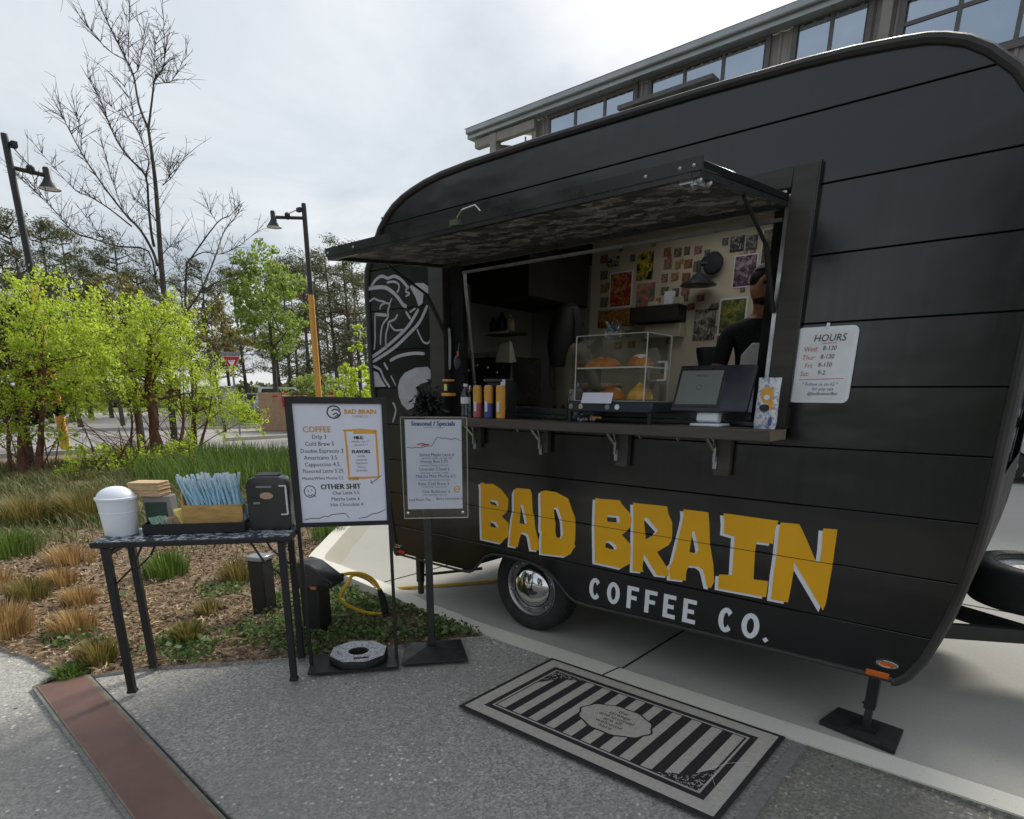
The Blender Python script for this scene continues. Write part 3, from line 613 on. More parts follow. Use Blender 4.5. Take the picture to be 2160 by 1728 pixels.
broadleaf('shrub', 'mid green bush behind the orange foot of the second lamp post', 668, 840, 755, 30, 1.4, 'bright', 10, 60, 46, .14, .05, 'bark', 3, trunk=.04)
broadleaf('shrub', 'small lime sprig of leaves high beside the trailer corner', 758, 800, 675, 27, .55, 'lime', 12, 14, 24, .12, .68, 'bark', 1, trunk=.03)
# river birches in the bed: several copper stems each, lime leaves
def birch(label, px, py, crown, stems, seed, per=1.):
    rg = np.random.default_rng(seed); b = gnd(px, py); D = math.hypot(b.x, b.y)
    t = wthing('river_birch', label, 'tree', (b.x, b.y, 0), 'birches in the planting bed'); w = MB(); C = []; S_ = []; heads = []
    sx = D/FPX*1.03; back = Vector((b.x, b.y, 0)).normalized()
    for (cx, cy, rx, ry, n) in crown:
        c = far(cx, cy, D); R0 = min(rx, ry)*sx
        for k in range(int(n*3.1*per)):                  # arching leafy shoots
            q = rg.normal(size=3); q /= np.linalg.norm(q); q *= rg.uniform(.05, 1)**.5
            p = c + CR*(q[0]*rx*sx*.95) + Vector((0, 0, q[2]*ry*sx*.95)) + back*q[1]*rx*sx*.8
            d = CR*q[0] + back*q[1] + Vector((0, 0, .45+.5*q[2])); d += Vector(rg.normal(0, .45, 3)); d.normalize()
            L = rg.uniform(.22, .62)*(1.35 if rg.uniform() < .12 else 1); droop = rg.uniform(0, .35)
            heads.append((p, p+d*L)); m_ = int(L*rg.uniform(48, 105)); f = rg.uniform(.0, 1, m_)**.8; dv = np.array(d)
            pts = np.array(p)+dv*(f*L)[:, None]-np.array([0, 0, 1.])*(droop*L*f**2)[:, None]+rg.normal(0, 1, (m_, 3))*(.035+.045*(1-f))[:, None]
            C.append(pts); S_.append(rg.uniform(.6, 1.35)*rg.uniform(.7, 1.3, m_))
            if k % 3 == 0: w.tube([p-d*.12, p+d*L*.5, p+d*L-Vector((0, 0, droop*L))], [.007, .005, .002], 3, False)
    for (dx, tx, ty, r) in stems:
        o = b + CR*(dx*sx); o.z = -.05; tp = far(tx, ty, D+rg.uniform(-.4, .4)); mid = o.lerp(tp, .5) + Vector((rg.normal(0, .07), rg.normal(0, .07), .05))
        n_ = 9; P_ = [Vector(v) for v in smooth_path([o, o.lerp(mid, .5)+Vector((rg.normal(0, .05), 0, 0)), mid, tp], 3)]; n_ = len(P_)
        w.tube([v+Vector(rg.normal(0, r*.12, 3)) for v in P_], [r*(1-.7*i/(n_-1))*rg.uniform(.85, 1.15) for i in range(n_)], 8)
        for k in range(11):
            e = heads[rg.integers(len(heads))][0]; s0 = mid.lerp(tp, rg.uniform(-.2, .9)); w.tube([s0, (s0+e)/2+Vector((0, 0, .08)), e], [r*.22, r*.12, .006], 5, False)
    for k in range(11):                               # dead sticks leaning about the foot
        o = b + CR*rg.normal(0, .45); o.z = 0; e = o + CR*rg.normal(0, .9) + Vector((0, 0, rg.uniform(.5, 1.5))); w.tube([o, o.lerp(e, .5)+Vector((0, 0, .06)), e], [.016, .011, .005], 5)
    w.build('trunk', M['copper'], t)
    C = np.concatenate(C); S_ = np.concatenate(S_); V, F = leaf_quads(C, .066, rg, .52, 0, .0); V = (C[:, None, :]+(V.reshape(-1, 4, 3)-C[:, None, :])*S_[:, None, None]).reshape(-1, 3); raw('crown', V, F, LV['lime'], t)
birch('left river birch with copper stems and lime leaves at the picture edge', 55, 1000, [(50, 750, 120, 85, 58), (110, 670, 85, 55, 34), (10, 850, 60, 45, 16), (175, 770, 75, 75, 30), (60, 915, 60, 22, 9), (150, 860, 40, 25, 8)], [(-26, -10, 760, .05), (-6, 40, 720, .10), (22, 90, 720, .085)], 21)
birch('middle river birch with thick copper trunks behind the white bin', 318, 972, [(300, 745, 125, 75, 58), (325, 680, 85, 40, 26), (225, 800, 75, 50, 22), (385, 800, 70, 60, 24), (300, 840, 60, 25, 7), (190, 690, 40, 30, 8)], [(-35, 262, 790, .04), (-18, 285, 760, .06), (10, 312, 700, .16), (46, 370, 790, .06)], 22)
birch('right river birch bending towards the yield sign', 405, 950, [(408, 795, 46, 50, 16), (470, 868, 56, 32, 22), (405, 870, 45, 45, 12), (515, 880, 28, 20, 9)], [(-4, 415, 790, .10), (12, 450, 820, .05)], 23)
birch('low leafy birch suckers just behind the straw box', 285, 1000, [(300, 985, 60, 22, 12), (180, 985, 45, 20, 8), (390, 975, 40, 30, 9), (440, 1010, 35, 20, 6)], [(-60, 170, 880, .022), (0, 250, 900, .018), (30, 360, 950, .018), (60, 420, 960, .018)], 24, .8)
# bare trees: main limbs then many short twigs
def bare(name, label, D, limbs, seed, ntw, base):
    rg = np.random.default_rng(seed); b = far(base[0], base[1], D); b.z = 0
    t = wthing(name, label, 'tree', tuple(b), None); w = MB(); tw = w
    for li, (pts, r0, r1) in enumerate(limbs):
        P = [far(x, y, D + (0 if li == 0 else rg.normal(0, .25)*min(1, i/2))) for i, (x, y) in enumerate(pts)]
        if li == 0: P = [b + Vector((0, 0, -.05))] + P
        P = [Vector(p) for p in smooth_path(P, 3)]; n = len(P)
        w.tube(P, [.95*(r0+(r1-r0)*i/(n-1)) for i in range(n)], 6)
        m_ = int(ntw*(n/20)) if li else ntw//3
        for k in range(m_):
            f = rg.uniform(.25 if li else .55, 1); i = min(n-2, int(f*(n-1))); s = P[i].lerp(P[i+1], rg.uniform(0, 1)); d = (P[i+1]-P[i]).normalized()
            sd_ = CR*rg.normal() + Vector((0, 0, 1))*abs(rg.normal()) + CF*rg.normal()*.5; sd_.normalize()
            L = rg.uniform(.15, .6)*(1.6 if rg.uniform() < .15 else 1); dirn = (d*.55+sd_).normalized()
            e = s+dirn*L; tw.tube([s, s.lerp(e, .5)+Vector((0, 0, .03*L)), e], [.008, .005, .0025], 4, False)
            for j in range(2):
                s2 = s.lerp(e, rg.uniform(.3, .95)); e2 = s2+(dirn+CR*rg.normal()*.8+Vector((0, 0, rg.normal()*.5))).normalized()*L*.35; tw.tube([s2, e2], [.005, .003], 3, False)
    w.build('trunk', M['bark'], t)
bare('bare_tree', 'tall leafless tree rising high above the lime birches', 19.5, [
    ([(356, 800), (352, 690), (341, 570), (336, 500), (329, 400), (322, 338), (313, 273)], .10, .035),
    ([(313, 273), (293, 221), (282, 161), (267, 127), (247, 88), (205, 0), (198, -20)], .032, .006), ([(313, 273), (321, 208), (327, 166), (343, 145), (347, 114), (345, 39)], .03, .006),
    ([(327, 177), (345, 175), (364, 169), (395, 112)], .012, .004), ([(282, 156), (293, 140), (306, 62)], .012, .004), ([(267, 127), (226, 104), (171, 39)], .014, .004), ([(271, 119), (272, 60), (273, -10)], .011, .004), ([(327, 166), (326, 130), (330, 78)], .01, .004),
    ([(325, 520), (319, 490), (313, 430), (307, 371), (272, 333), (246, 296), (226, 249), (206, 200), (170, 138)], .04, .005), ([(307, 371), (314, 339), (300, 300), (283, 262), (247, 235), (213, 205)], .02, .004), ([(283, 262), (278, 225), (262, 180)], .01, .004),
    ([(332, 560), (322, 530), (296, 485), (267, 455), (226, 403), (180, 336), (148, 278), (128, 238)], .042, .005), ([(170, 325), (172, 280), (160, 238)], .011, .004), ([(278, 478), (230, 440), (188, 414), (157, 400), (87, 322)], .022, .004), ([(258, 440), (240, 390), (214, 302)], .013, .004),
    ([(330, 600), (313, 530), (250, 520), (200, 505), (157, 490), (122, 452), (81, 400), (58, 339)], .026, .004), ([(122, 452), (80, 410), (33, 365)], .01, .004), ([(300, 560), (215, 500), (170, 440)], .012, .004), ([(342, 391), (365, 371), (394, 322)], .012, .004), ([(345, 391), (356, 370), (360, 340)], .008, .003), ([(338, 480), (310, 440), (280, 420)], .01, .004), ([(340, 540), (360, 520), (385, 530)], .014, .004),
    ([(345, 620), (330, 590), (315, 575), (300, 540)], .02, .004)], 31, 52, (357, 860))
bare('bare_tree', 'small leafless tree with curving limbs right of the tall one', 20.5, [
    ([(398, 700), (391, 652), (394, 562), (403, 545), (458, 470), (485, 455), (504, 432)], .05, .005), ([(392, 660), (420, 620), (452, 548), (472, 490), (499, 455), (510, 430)], .03, .005), ([(403, 545), (430, 532), (464, 536), (504, 519), (556, 475)], .018, .004), ([(420, 620), (450, 600), (490, 580), (540, 560)], .02, .004), ([(458, 470), (445, 450), (440, 440)], .009, .003), ([(394, 600), (380, 570), (362, 540)], .012, .003), ([(425, 640), (440, 690), (430, 640), (470, 600), (500, 590)], .02, .004)], 32, 34, (400, 850))
# distant woodland band
rg = np.random.default_rng(55); n = 9000
A = rg.uniform(math.radians(-100), math.radians(-35), n); Dd = rg.uniform(85, 110, n)
C = np.stack([np.sin(A)*Dd, np.cos(A)*Dd, rg.uniform(0, 1, n)**1.2*(2.6+1.4*np.sin(A*23)+.8*np.sin(A*61))], 1)
V, F = leaf_quads(C, 1.0, rg, .7); tag(raw('distant_woods', V, F, LV['pine']), 'dark low belt of distant woods along the horizon', 'woods', kind='stuff')
# a grove added behind the viewer to darken reflections in the trailer paint
rg = np.random.default_rng(77); cl = []
for (az, D, wd, top, n) in ((181, 15, 2.4, 8.0, 44), (166, 16, 3., 9., 40), (222, 19, 3.0, 7.4, 44), (234, 20, 3.4, 8.4, 50), (247, 21, 3.6, 8.6, 44)):
    a = math.radians(az); c = Vector((math.sin(a)*D, math.cos(a)*D, 0))
    for k in range(n):
        q = rg.normal(size=3); q /= np.linalg.norm(q); z = top*.55+q[2]*top*.45; cl.append(((c.x+q[0]*wd*.6, c.y+q[1]*wd*.6, z), (1.1, 1.1, .9)))
V, F = clump_leaves(cl, 70, .5, rg, .6); tag(raw('grove', V, F, LV['darkgreen']), 'dark grove added behind the viewer, seen only as reflections in the trailer', 'grove', kind='stuff')
# ------------------------------------------------------------------ the coffee trailer
WY = 3.1
LETTERS=[
  [[(-2.919, 1.021), (-2.896, 1.027), (-2.874, 1.02), (-2.797, 1.026), (-2.727, 0.998), (-2.671, 0.95), (-2.66, 0.932), (-2.664, 0.876), (-2.674, 0.848), (-2.72, 0.814), (-2.658, 0.774), (-2.656, 0.684), (-2.69, 0.66), (-2.719, 0.626), (-2.906, 0.628), (-2.912, 0.815), (-2.913, 0.984)], [(-2.829, 0.9), (-2.822, 0.917), (-2.762, 0.915), (-2.746, 0.899), (-2.753, 0.882), (-2.771, 0.88), (-2.815, 0.884)], [(-2.829, 0.761), (-2.811, 0.772), (-2.775, 0.766), (-2.746, 0.743), (-2.762, 0.726), (-2.82, 0.728)]] ,
  [[(-2.595, 1.019), (-2.477, 1.023), (-2.462, 0.998), (-2.451, 0.879), (-2.438, 0.852), (-2.429, 0.783), (-2.396, 0.678), (-2.397, 0.628), (-2.456, 0.622), (-2.482, 0.72), (-2.512, 0.729), (-2.543, 0.727), (-2.561, 0.678), (-2.575, 0.622), (-2.648, 0.62), (-2.638, 0.716), (-2.626, 0.808), (-2.61, 0.872), (-2.612, 0.989)], [(-2.554, 0.915), (-2.534, 0.917), (-2.516, 0.865), (-2.496, 0.799), (-2.521, 0.785), (-2.561, 0.789), (-2.553, 0.86)]] ,
  [[(-2.387, 1.018), (-2.351, 1.028), (-2.267, 1.026), (-2.173, 0.996), (-2.141, 0.927), (-2.117, 0.885), (-2.112, 0.855), (-2.109, 0.748), (-2.115, 0.716), (-2.105, 0.702), (-2.122, 0.681), (-2.139, 0.649), (-2.176, 0.627), (-2.372, 0.611), (-2.377, 0.716), (-2.37, 0.749), (-2.384, 0.77), (-2.383, 0.85), (-2.39, 0.99)], [(-2.284, 0.925), (-2.248, 0.929), (-2.228, 0.889), (-2.211, 0.848), (-2.202, 0.765), (-2.222, 0.732), (-2.256, 0.741), (-2.266, 0.784), (-2.263, 0.819), (-2.274, 0.864)]] ,
  [[(-1.974, 1.022), (-1.943, 1.02), (-1.809, 1.026), (-1.791, 1.003), (-1.739, 0.961), (-1.723, 0.927), (-1.726, 0.883), (-1.756, 0.846), (-1.781, 0.826), (-1.718, 0.775), (-1.716, 0.746), (-1.714, 0.664), (-1.769, 0.624), (-1.956, 0.626), (-1.972, 0.837), (-1.975, 0.969)], [(-1.882, 0.93), (-1.805, 0.934), (-1.798, 0.895), (-1.88, 0.89), (-1.889, 0.901)], [(-1.887, 0.77), (-1.851, 0.776), (-1.816, 0.757), (-1.806, 0.734), (-1.831, 0.726), (-1.889, 0.732)]] ,
  [[(-1.72, 1.022), (-1.51, 1.026), (-1.498, 0.984), (-1.471, 0.94), (-1.464, 0.847), (-1.48, 0.813), (-1.549, 0.761), (-1.466, 0.666), (-1.467, 0.633), (-1.536, 0.627), (-1.57, 0.665), (-1.629, 0.738), (-1.632, 0.649), (-1.624, 0.629), (-1.694, 0.621), (-1.702, 0.785), (-1.711, 0.929)], [(-1.645, 0.944), (-1.628, 0.949), (-1.552, 0.887), (-1.567, 0.863), (-1.623, 0.819), (-1.633, 0.868)]] ,
  [[(-1.413, 1.022), (-1.273, 1.023), (-1.262, 0.968), (-1.247, 0.857), (-1.216, 0.744), (-1.202, 0.655), (-1.216, 0.617), (-1.238, 0.619), (-1.258, 0.678), (-1.271, 0.71), (-1.297, 0.723), (-1.353, 0.716), (-1.364, 0.678), (-1.363, 0.629), (-1.455, 0.621), (-1.467, 0.691), (-1.449, 0.719), (-1.43, 0.839), (-1.414, 0.934), (-1.408, 0.982)], [(-1.351, 0.909), (-1.339, 0.914), (-1.313, 0.847), (-1.304, 0.811), (-1.322, 0.791), (-1.357, 0.793), (-1.353, 0.854)]] ,
  [[(-1.19, 1.028), (-1.135, 1.028), (-0.916, 1.025), (-0.924, 0.987), (-0.926, 0.908), (-1.007, 0.906), (-1.009, 0.853), (-0.999, 0.709), (-0.926, 0.714), (-0.926, 0.629), (-1.176, 0.624), (-1.18, 0.7), (-1.109, 0.712), (-1.115, 0.818), (-1.119, 0.916), (-1.179, 0.924), (-1.181, 0.977)]] ,
  [[(-0.903, 1.019), (-0.818, 1.022), (-0.78, 0.961), (-0.72, 0.855), (-0.702, 0.853), (-0.703, 0.92), (-0.71, 1.017), (-0.65, 1.02), (-0.646, 0.859), (-0.647, 0.662), (-0.655, 0.621), (-0.737, 0.73), (-0.818, 0.837), (-0.813, 0.789), (-0.814, 0.707), (-0.818, 0.626), (-0.9, 0.625), (-0.903, 0.755), (-0.902, 0.864), (-0.906, 0.983)]] ,
]
CO = [(-1.989, -1.904, 0.381, 0.527), (-1.86, -1.771, 0.387, 0.526), (-1.721, -1.645, 0.385, 0.533), (-1.602, -1.525, 0.391, 0.531), (-1.484, -1.408, 0.383, 0.533), (-1.363, -1.286, 0.384, 0.533), (-1.157, -1.075, 0.385, 0.529), (-1.031, -0.939, 0.386, 0.529)]
MSTROKES=[
  ( [(-4.015, 2.368), (-3.953, 2.408), (-3.883, 2.424), (-3.817, 2.404), (-3.75, 2.41), (-3.686, 2.388), (-3.635, 2.351), (-3.595, 2.315)] , 0.0193 ),
  ( [(-4.076, 2.354), (-3.969, 2.357), (-3.855, 2.346), (-3.779, 2.313), (-3.716, 2.269), (-3.665, 2.219), (-3.623, 2.2)] , 0.0245 ),
  ( [(-3.83, 2.377), (-3.752, 2.375), (-3.699, 2.351), (-3.702, 2.319), (-3.725, 2.302)] , 0.014 ),
  ( [(-3.616, 2.317), (-3.628, 2.299), (-3.586, 2.283), (-3.63, 2.268)] , 0.0123 ),
  ( [(-4.085, 2.266), (-4.024, 2.275), (-3.987, 2.285), (-3.942, 2.268), (-3.885, 2.256), (-3.841, 2.24), (-3.807, 2.237)] , 0.0123 ),
  ( [(-3.807, 2.237), (-3.782, 2.268)] , 0.0105 ),
  ( [(-3.924, 2.206), (-3.91, 2.232), (-3.864, 2.241)] , 0.0123 ),
  ( [(-3.808, 2.23), (-3.834, 2.186), (-3.837, 2.146), (-3.898, 2.103), (-3.926, 2.043), (-3.939, 1.96)] , 0.014 ),
  ( [(-3.724, 2.158), (-3.759, 2.127), (-3.828, 2.112), (-3.842, 2.079), (-3.87, 2.026), (-3.876, 1.944)] , 0.014 ),
  ( [(-3.818, 2.098), (-3.765, 2.054), (-3.676, 2.053)] , 0.0123 ),
  ( [(-3.985, 2.183), (-3.992, 2.102), (-4.002, 1.991), (-4.02, 1.928)] , 0.0123 ),
  ( [(-3.986, 2.177), (-3.847, 2.16)] , 0.021 ),
  ( [(-3.499, 2.174), (-3.598, 2.084), (-3.712, 2.018), (-3.888, 1.937), (-4.062, 1.873)] , 0.0228 ),
  ( [(-3.406, 2.192), (-3.493, 2.091), (-3.624, 2.013), (-3.797, 1.927), (-4.052, 1.84)] , 0.0228 ),
  ( [(-3.346, 2.2), (-3.334, 2.124)] , 0.0193 ),
  ( [(-3.373, 2.039), (-3.312, 2.06)] , 0.0193 ),
  ( [(-3.375, 1.988), (-3.407, 1.951), (-3.458, 1.959), (-3.497, 2.007), (-3.521, 2.047)] , 0.0123 ),
  ( [(-3.837, 1.845), (-3.721, 1.876), (-3.567, 1.888), (-3.451, 1.881)] , 0.021 ),
  ( [(-3.909, 1.833), (-3.866, 1.783)] , 0.0193 ),
  ( [(-4.055, 1.815), (-3.96, 1.785), (-3.918, 1.72), (-3.852, 1.655)] , 0.0175 ),
  ( [(-3.834, 1.74), (-3.781, 1.669)] , 0.0105 ),
  ( [(-3.825, 1.547), (-3.794, 1.49), (-3.836, 1.401)] , 0.0158 ),
  ( [(-3.201, 2.035), (-3.194, 1.954), (-3.2, 1.77)] , 0.0228 ),
  ( [(-3.309, 1.869), (-3.303, 1.765)] , 0.0158 ),
  ( [(-3.636, 2.171), (-3.586, 2.116)] , 0.0175 ),
  ( [(-3.594, 2.162), (-3.529, 2.183)] , 0.0123 ),
]
MFILLS=[
   [(-3.584, 2.327), (-3.52, 2.343), (-3.439, 2.335), (-3.381, 2.302), (-3.343, 2.261), (-3.326, 2.204), (-3.395, 2.21), (-3.423, 2.256), (-3.442, 2.27), (-3.456, 2.209), (-3.498, 2.193), (-3.525, 2.252)] ,
   [(-3.759, 1.655), (-3.733, 1.711), (-3.673, 1.758), (-3.551, 1.79), (-3.424, 1.794), (-3.365, 1.747), (-3.419, 1.694), (-3.493, 1.681), (-3.559, 1.654), (-3.529, 1.613), (-3.564, 1.564), (-3.589, 1.515), (-3.657, 1.493), (-3.722, 1.534), (-3.752, 1.591)] ,
   [(-4.058, 1.779), (-3.986, 1.764), (-3.943, 1.706), (-3.899, 1.662), (-4.057, 1.659)] ,
]
OUT = [(-3.85, .335), (-3.885, .352), (-3.90, .40), (-3.936, .614), (-3.985, .95), (-4.05, 1.40), (-4.075, 1.65), (-4.085, 2.0), (-4.085, 2.35), (-4.068, 2.48), (-3.993, 2.60), (-3.888, 2.74), (-3.80, 2.812), (-3.72, 2.86), (-3.62, 2.897), (-3.52, 2.922), (-3.40, 2.944), (-3.245, 2.961), (-3.0, 2.971), (-2.5, 2.974), (-2.0, 2.969), (-1.5, 2.963), (-1.055, 2.95), (-.877, 2.939), (-.711, 2.921), (-.617, 2.907), (-.556, 2.890), (-.479, 2.859), (-.402, 2.81), (-.306, 2.724), (-.23, 2.62), (-.175, 2.5), (-.14, 2.35), (-.118, 2.15), (-.106, 1.9), (-.103, 1.6), (-.100, 1.3), (-.099, 1.123), (-.106, .98), (-.122, .84), (-.145, .70), (-.172, .59), (-.205, .475), (-.25, .385), (-.295, .340), (-.322, .336)]
BOT = [(-.322, .336), (-.833, .338), (-1.47, .328), (-1.98, .316), (-2.09, .322), (-2.15, .345), (-2.2, .385), (-2.25, .43), (-2.33, .475), (-2.42, .503), (-2.54, .517), (-2.68, .52), (-2.80, .513), (-2.87, .483), (-2.93, .42), (-2.98, .365), (-3.03, .34), (-3.09, .333), (-3.5, .331), (-3.85, .335)]
FULL = OUT + BOT[1:-1]
def inset(P, d):
    n = len(P); o = []
    ar = sum(P[i][0]*P[(i+1) % n][1]-P[(i+1) % n][0]*P[i][1] for i in range(n)); s = 1 if ar < 0 else -1
    for i in range(n):
        a, c = Vector(P[i-1]), Vector(P[(i+1) % n]); t = (c-a).normalized(); nn = Vector((t.y, -t.x))*s
        o.append((P[i][0]+nn.x*d, P[i][1]+nn.y*d))
    return o
def clip(P, ax, v, keep_less):
    o = []; n = len(P); ins = (lambda p: p[ax] <= v) if keep_less else (lambda p: p[ax] >= v)
    for i in range(n):
        a, c = P[i], P[(i+1) % n]
        if ins(a): o.append(a)
        if ins(a) != ins(c):
            t = (v-a[ax])/(c[ax]-a[ax]); p = [a[0]+(c[0]-a[0])*t, a[1]+(c[1]-a[1])*t]; p[ax] = v; o.append(tuple(p))
    r = []
    for p in o:
        if not r or math.hypot(p[0]-r[-1][0], p[1]-r[-1][1]) > .0015: r.append(p)
    if len(r) > 2 and math.hypot(r[0][0]-r[-1][0], r[0][1]-r[-1][1]) < .0015: r.pop()
    return r
TR = wthing('coffee_trailer', 'black horizontally panelled coffee trailer with yellow BAD BRAIN lettering and open hatch', 'food trailer', (-2.1, 4.1, 0))
SIDE = inset(FULL, .034)
SEAM = [.2, .592, .855, 1.115, 1.383, 1.65, 1.92, 2.195, 2.47, 2.745, 3.1]
WX0, WX1, WZ0, WZ1 = -3.225, -1.03, 1.455, 2.47
for i in range(len(SEAM)-1):
    g = .0024; p = clip(clip(SIDE, 1, SEAM[i]+(g if i else 0), False), 1, SEAM[i+1]-g, True)
    if SEAM[i] < 2.4 and SEAM[i+1] > 1.5:
        pc = [clip(p, 0, WX0-.03, True), clip(p, 0, WX1+.03, False)]
        if SEAM[i] < WZ0: pc.append(clip(clip(clip(p, 0, WX0-.028, False), 0, WX1+.028, True), 1, WZ0, True))
    else: pc = [p]
    for k in pc:
        b = MB(); b.prism(k, (0, WY+.012, 0), d=.012); b.build('wall_panel', M['black'], TR, smooth=False, bevel=.002, fix=True)
b = MB(); b.prism([SIDE, [(WX0, WZ0), (WX1, WZ0), (WX1, WZ1), (WX0, WZ1)]], (0, WY+.03, 0), d=.015); b.build('backing_sheet', M['gap'], TR, smooth=False, fix=True)
# skin round roof, rear and front
b = MB(); n = len(OUT)
for i in range(n-1):
    (x0, z0), (x1, z1) = OUT[i], OUT[i+1]
    for (ya, yb) in (((3.105, 3.5), (4.7, 5.1)) if (z0 > 2.94 and x0 > -2.6 and x1 < -1.0) else ((3.105, 3.35), (4.85, 5.1)) if x0 > -1 and min(z0, z1) > 1.29 and max(z0, z1) < 2.4 else ((3.105, 5.1),)): b.add([(x0, ya, z0), (x1, ya, z1), (x1, yb, z1), (x0, yb, z0)], [(0, 1, 2, 3)])       # gaps for the unseen roof and front openings added for daylight
b.build('roof_skin', M['rooftrim'], TR, fix=True)
b = MB(); b.prism(inset(FULL, .003), (0, 5.11, 0), d=.012); b.build('far_wall', M['trim'], TR, smooth=False, fix=True)
mo = inset(FULL, .019); k0 = len(OUT)
b = MB(); b.tube([(x, WY-.002, z) for x, z in mo[:k0]], .021, 8); b.build('edge_moulding', M['rooftrim'], TR)
b = MB(); b.tube([(x, WY, z) for x, z in [mo[k0-1]]+mo[k0:]+[mo[0]]], .010, 6); b.build('skirt_moulding', M['rooftrim'], TR)
b = MB(); b.bb(-3.9, -2.985, 3.16, 5.06, .46, .5); b.bb(-2.11, -.3, 3.16, 5.06, .46, .5); b.bb(-2.985, -2.11, 3.525, 5.06, .46, .5); b.bb(-2.0, -.42, 3.2, 5.0, .35, .459); b.bb(-3.8, -3.15, 3.2, 5.0, .35, .459); b.bb(-3.86, -.3, 5.06, 5.085, .345, .5); b.build('chassis', M['dark'], TR)  # lower boxes added beneath the floor to darken the ground under the trailer
b = MB(); b.bb(-2.98, -2.12, 3.16, 3.52, .66, .68); b.bb(-2.98, -2.12, 3.5, 3.52, .4, .659); b.build('wheel_box', M['gap'], TR)
# painted lettering
for li, loops in enumerate(LETTERS):
    b = MB(); sh = [[(x-.019, z-.013) for x, z in l] for l in loops]; b.prism(sh, (0, WY+.0005, 0), d=.0020, back=False)
    lo = b.build('letter_shadow', M['white'], TR, smooth=False, fix=True)
    b = MB(); b.prism(loops, (0, WY+.0005, 0), d=.0042, back=False); b.build('letter', M['yellow'], TR, smooth=False, fix=True)
b = MB(); b.bb(-2.94, -2.10, WY-.0050, WY-.003, .8535, .8560); b.bb(-2.01, -.64, WY-.0050, WY-.003, .8535, .8560); b.build('seam_line', M['gap'], TR, smooth=False)
def arc(cx, cz, rx, rz, a0, a1, n=18): return [(cx+rx*math.cos(a0+(a1-a0)*i/n), cz+rz*math.sin(a0+(a1-a0)*i/n)) for i in range(n+1)]
for ch, (x0, x1, z0, z1) in zip('COFFEECO', CO):
    b = MB(); w = .027; z0, z1 = .388, .527; xm = (x0+x1)/2; K = dict(o=(0, WY+.0005, 0), d=.0025)
    if ch == 'O':
        b.prism([arc(xm, (z0+z1)/2, (x1-x0)/2, (z1-z0)/2, 0, 2*PI-.01, 26), arc(xm, (z0+z1)/2, (x1-x0)/2-w, (z1-z0)/2-w, 0, 2*PI-.01, 22)], back=False, **K)
    elif ch == 'C':
        rx, rz, zm = (x1-x0)/2, (z1-z0)/2, (z0+z1)/2
        b.prism(arc(xm, zm, rx, rz, .75, 2*PI-.75, 22)+arc(xm, zm, rx-w, rz-w, 2*PI-.6, .6, 22), back=False, **K)
    else:
        b.prism([(x0, z0), (x0+w, z0), (x0+w, z1), (x0, z1)], back=False, **K)
        for zz, l in ((z1-w*.45, 1), ((z0+z1)/2, .85)) + (((z0+w*.45, 1),) if ch == 'E' else ()):
            b.prism([(x0+w, zz-w*.45), (x0+(x1-x0)*l, zz-w*.45), (x0+(x1-x0)*l, zz+w*.45), (x0+w, zz+w*.45)], back=False, **K)
    b.build('letter', M['white'], TR, smooth=False, fix=True)
b = MB(); b.prism([(-.901, .385), (-.886, .401), (-.901, .417), (-.916, .401)], (0, WY+.0005, 0), d=.0025, back=False); b.build('full_stop', M['white'], TR, smooth=False, fix=True)
b = MB()
for pts, w in MSTROKES: b.ribbon([tuple(v)[:2] for v in smooth_path([(x, z, 0) for x, z in pts], 4)], w*1.05, (0, WY+.0005, 0), d=.0022)
for f in MFILLS: b.prism(f, (0, WY+.0005, 0), d=.0018, back=False)
b.build('mural', M['greywhite'], TR, smooth=False, fix=True)
# window surround
FY = WY-.035
def part(name, m, *boxes, parent=TR, bevel=.003):
    b = MB()
    for q_ in boxes: b.bb(*q_)
    return b.build(name, m, parent, bevel=bevel)
fr = part('window_frame', M['brown'], (-3.355, WX0+.008, FY, WY+.04, 1.40, 2.552), (WX1-.008, -.935, FY, WY+.04, 1.465, 2.552), (WX0+.0082, WX1-.0082, FY+.001, WY+.04, WZ1, 2.551), bevel=.004)
for nm_, m_, q_ in (('frame_edge', 'trim', (-.934, -.929, FY+.004, WY, 1.465, 2.556)), ('frame_edge', 'trim', (-3.361, -3.356, FY+.004, WY, 1.40, 2.556)), ('window_track', 'alu', (-1.060, -1.041, WY-.02, WY+.02, 1.47, 2.449)), ('window_track', 'alu', (-3.2, -1.06, WY-.02, WY+.02, 2.450, 2.4685)),
                    ('jamb', 'gap', (WX0+.009, -3.085, WY+.02, WY+.06, 1.466, 2.447)), ('jamb', 'gap', (-1.12, -1.06, WY+.03, WY+.07, 1.466, 2.446))): part(nm_, M[m_], q_, parent=fr, bevel=0)
b = MB(); b.bar((-3.067, WY+.02, 2.362), (-3.067, WY+.13, 1.468), .02, .012); b.bar((-3.075, WY+.015, 2.362), (-1.075, WY+.015, 2.362), .012, .016); b.build('sash_rail', M['alu'], TR)
part('sill_track', M['trim'], (-3.06, -1.06, WY+.02, WY+.10, 1.466, 1.49), (-3.06, -1.06, WY+.05, WY+.07, 1.491, 1.53))
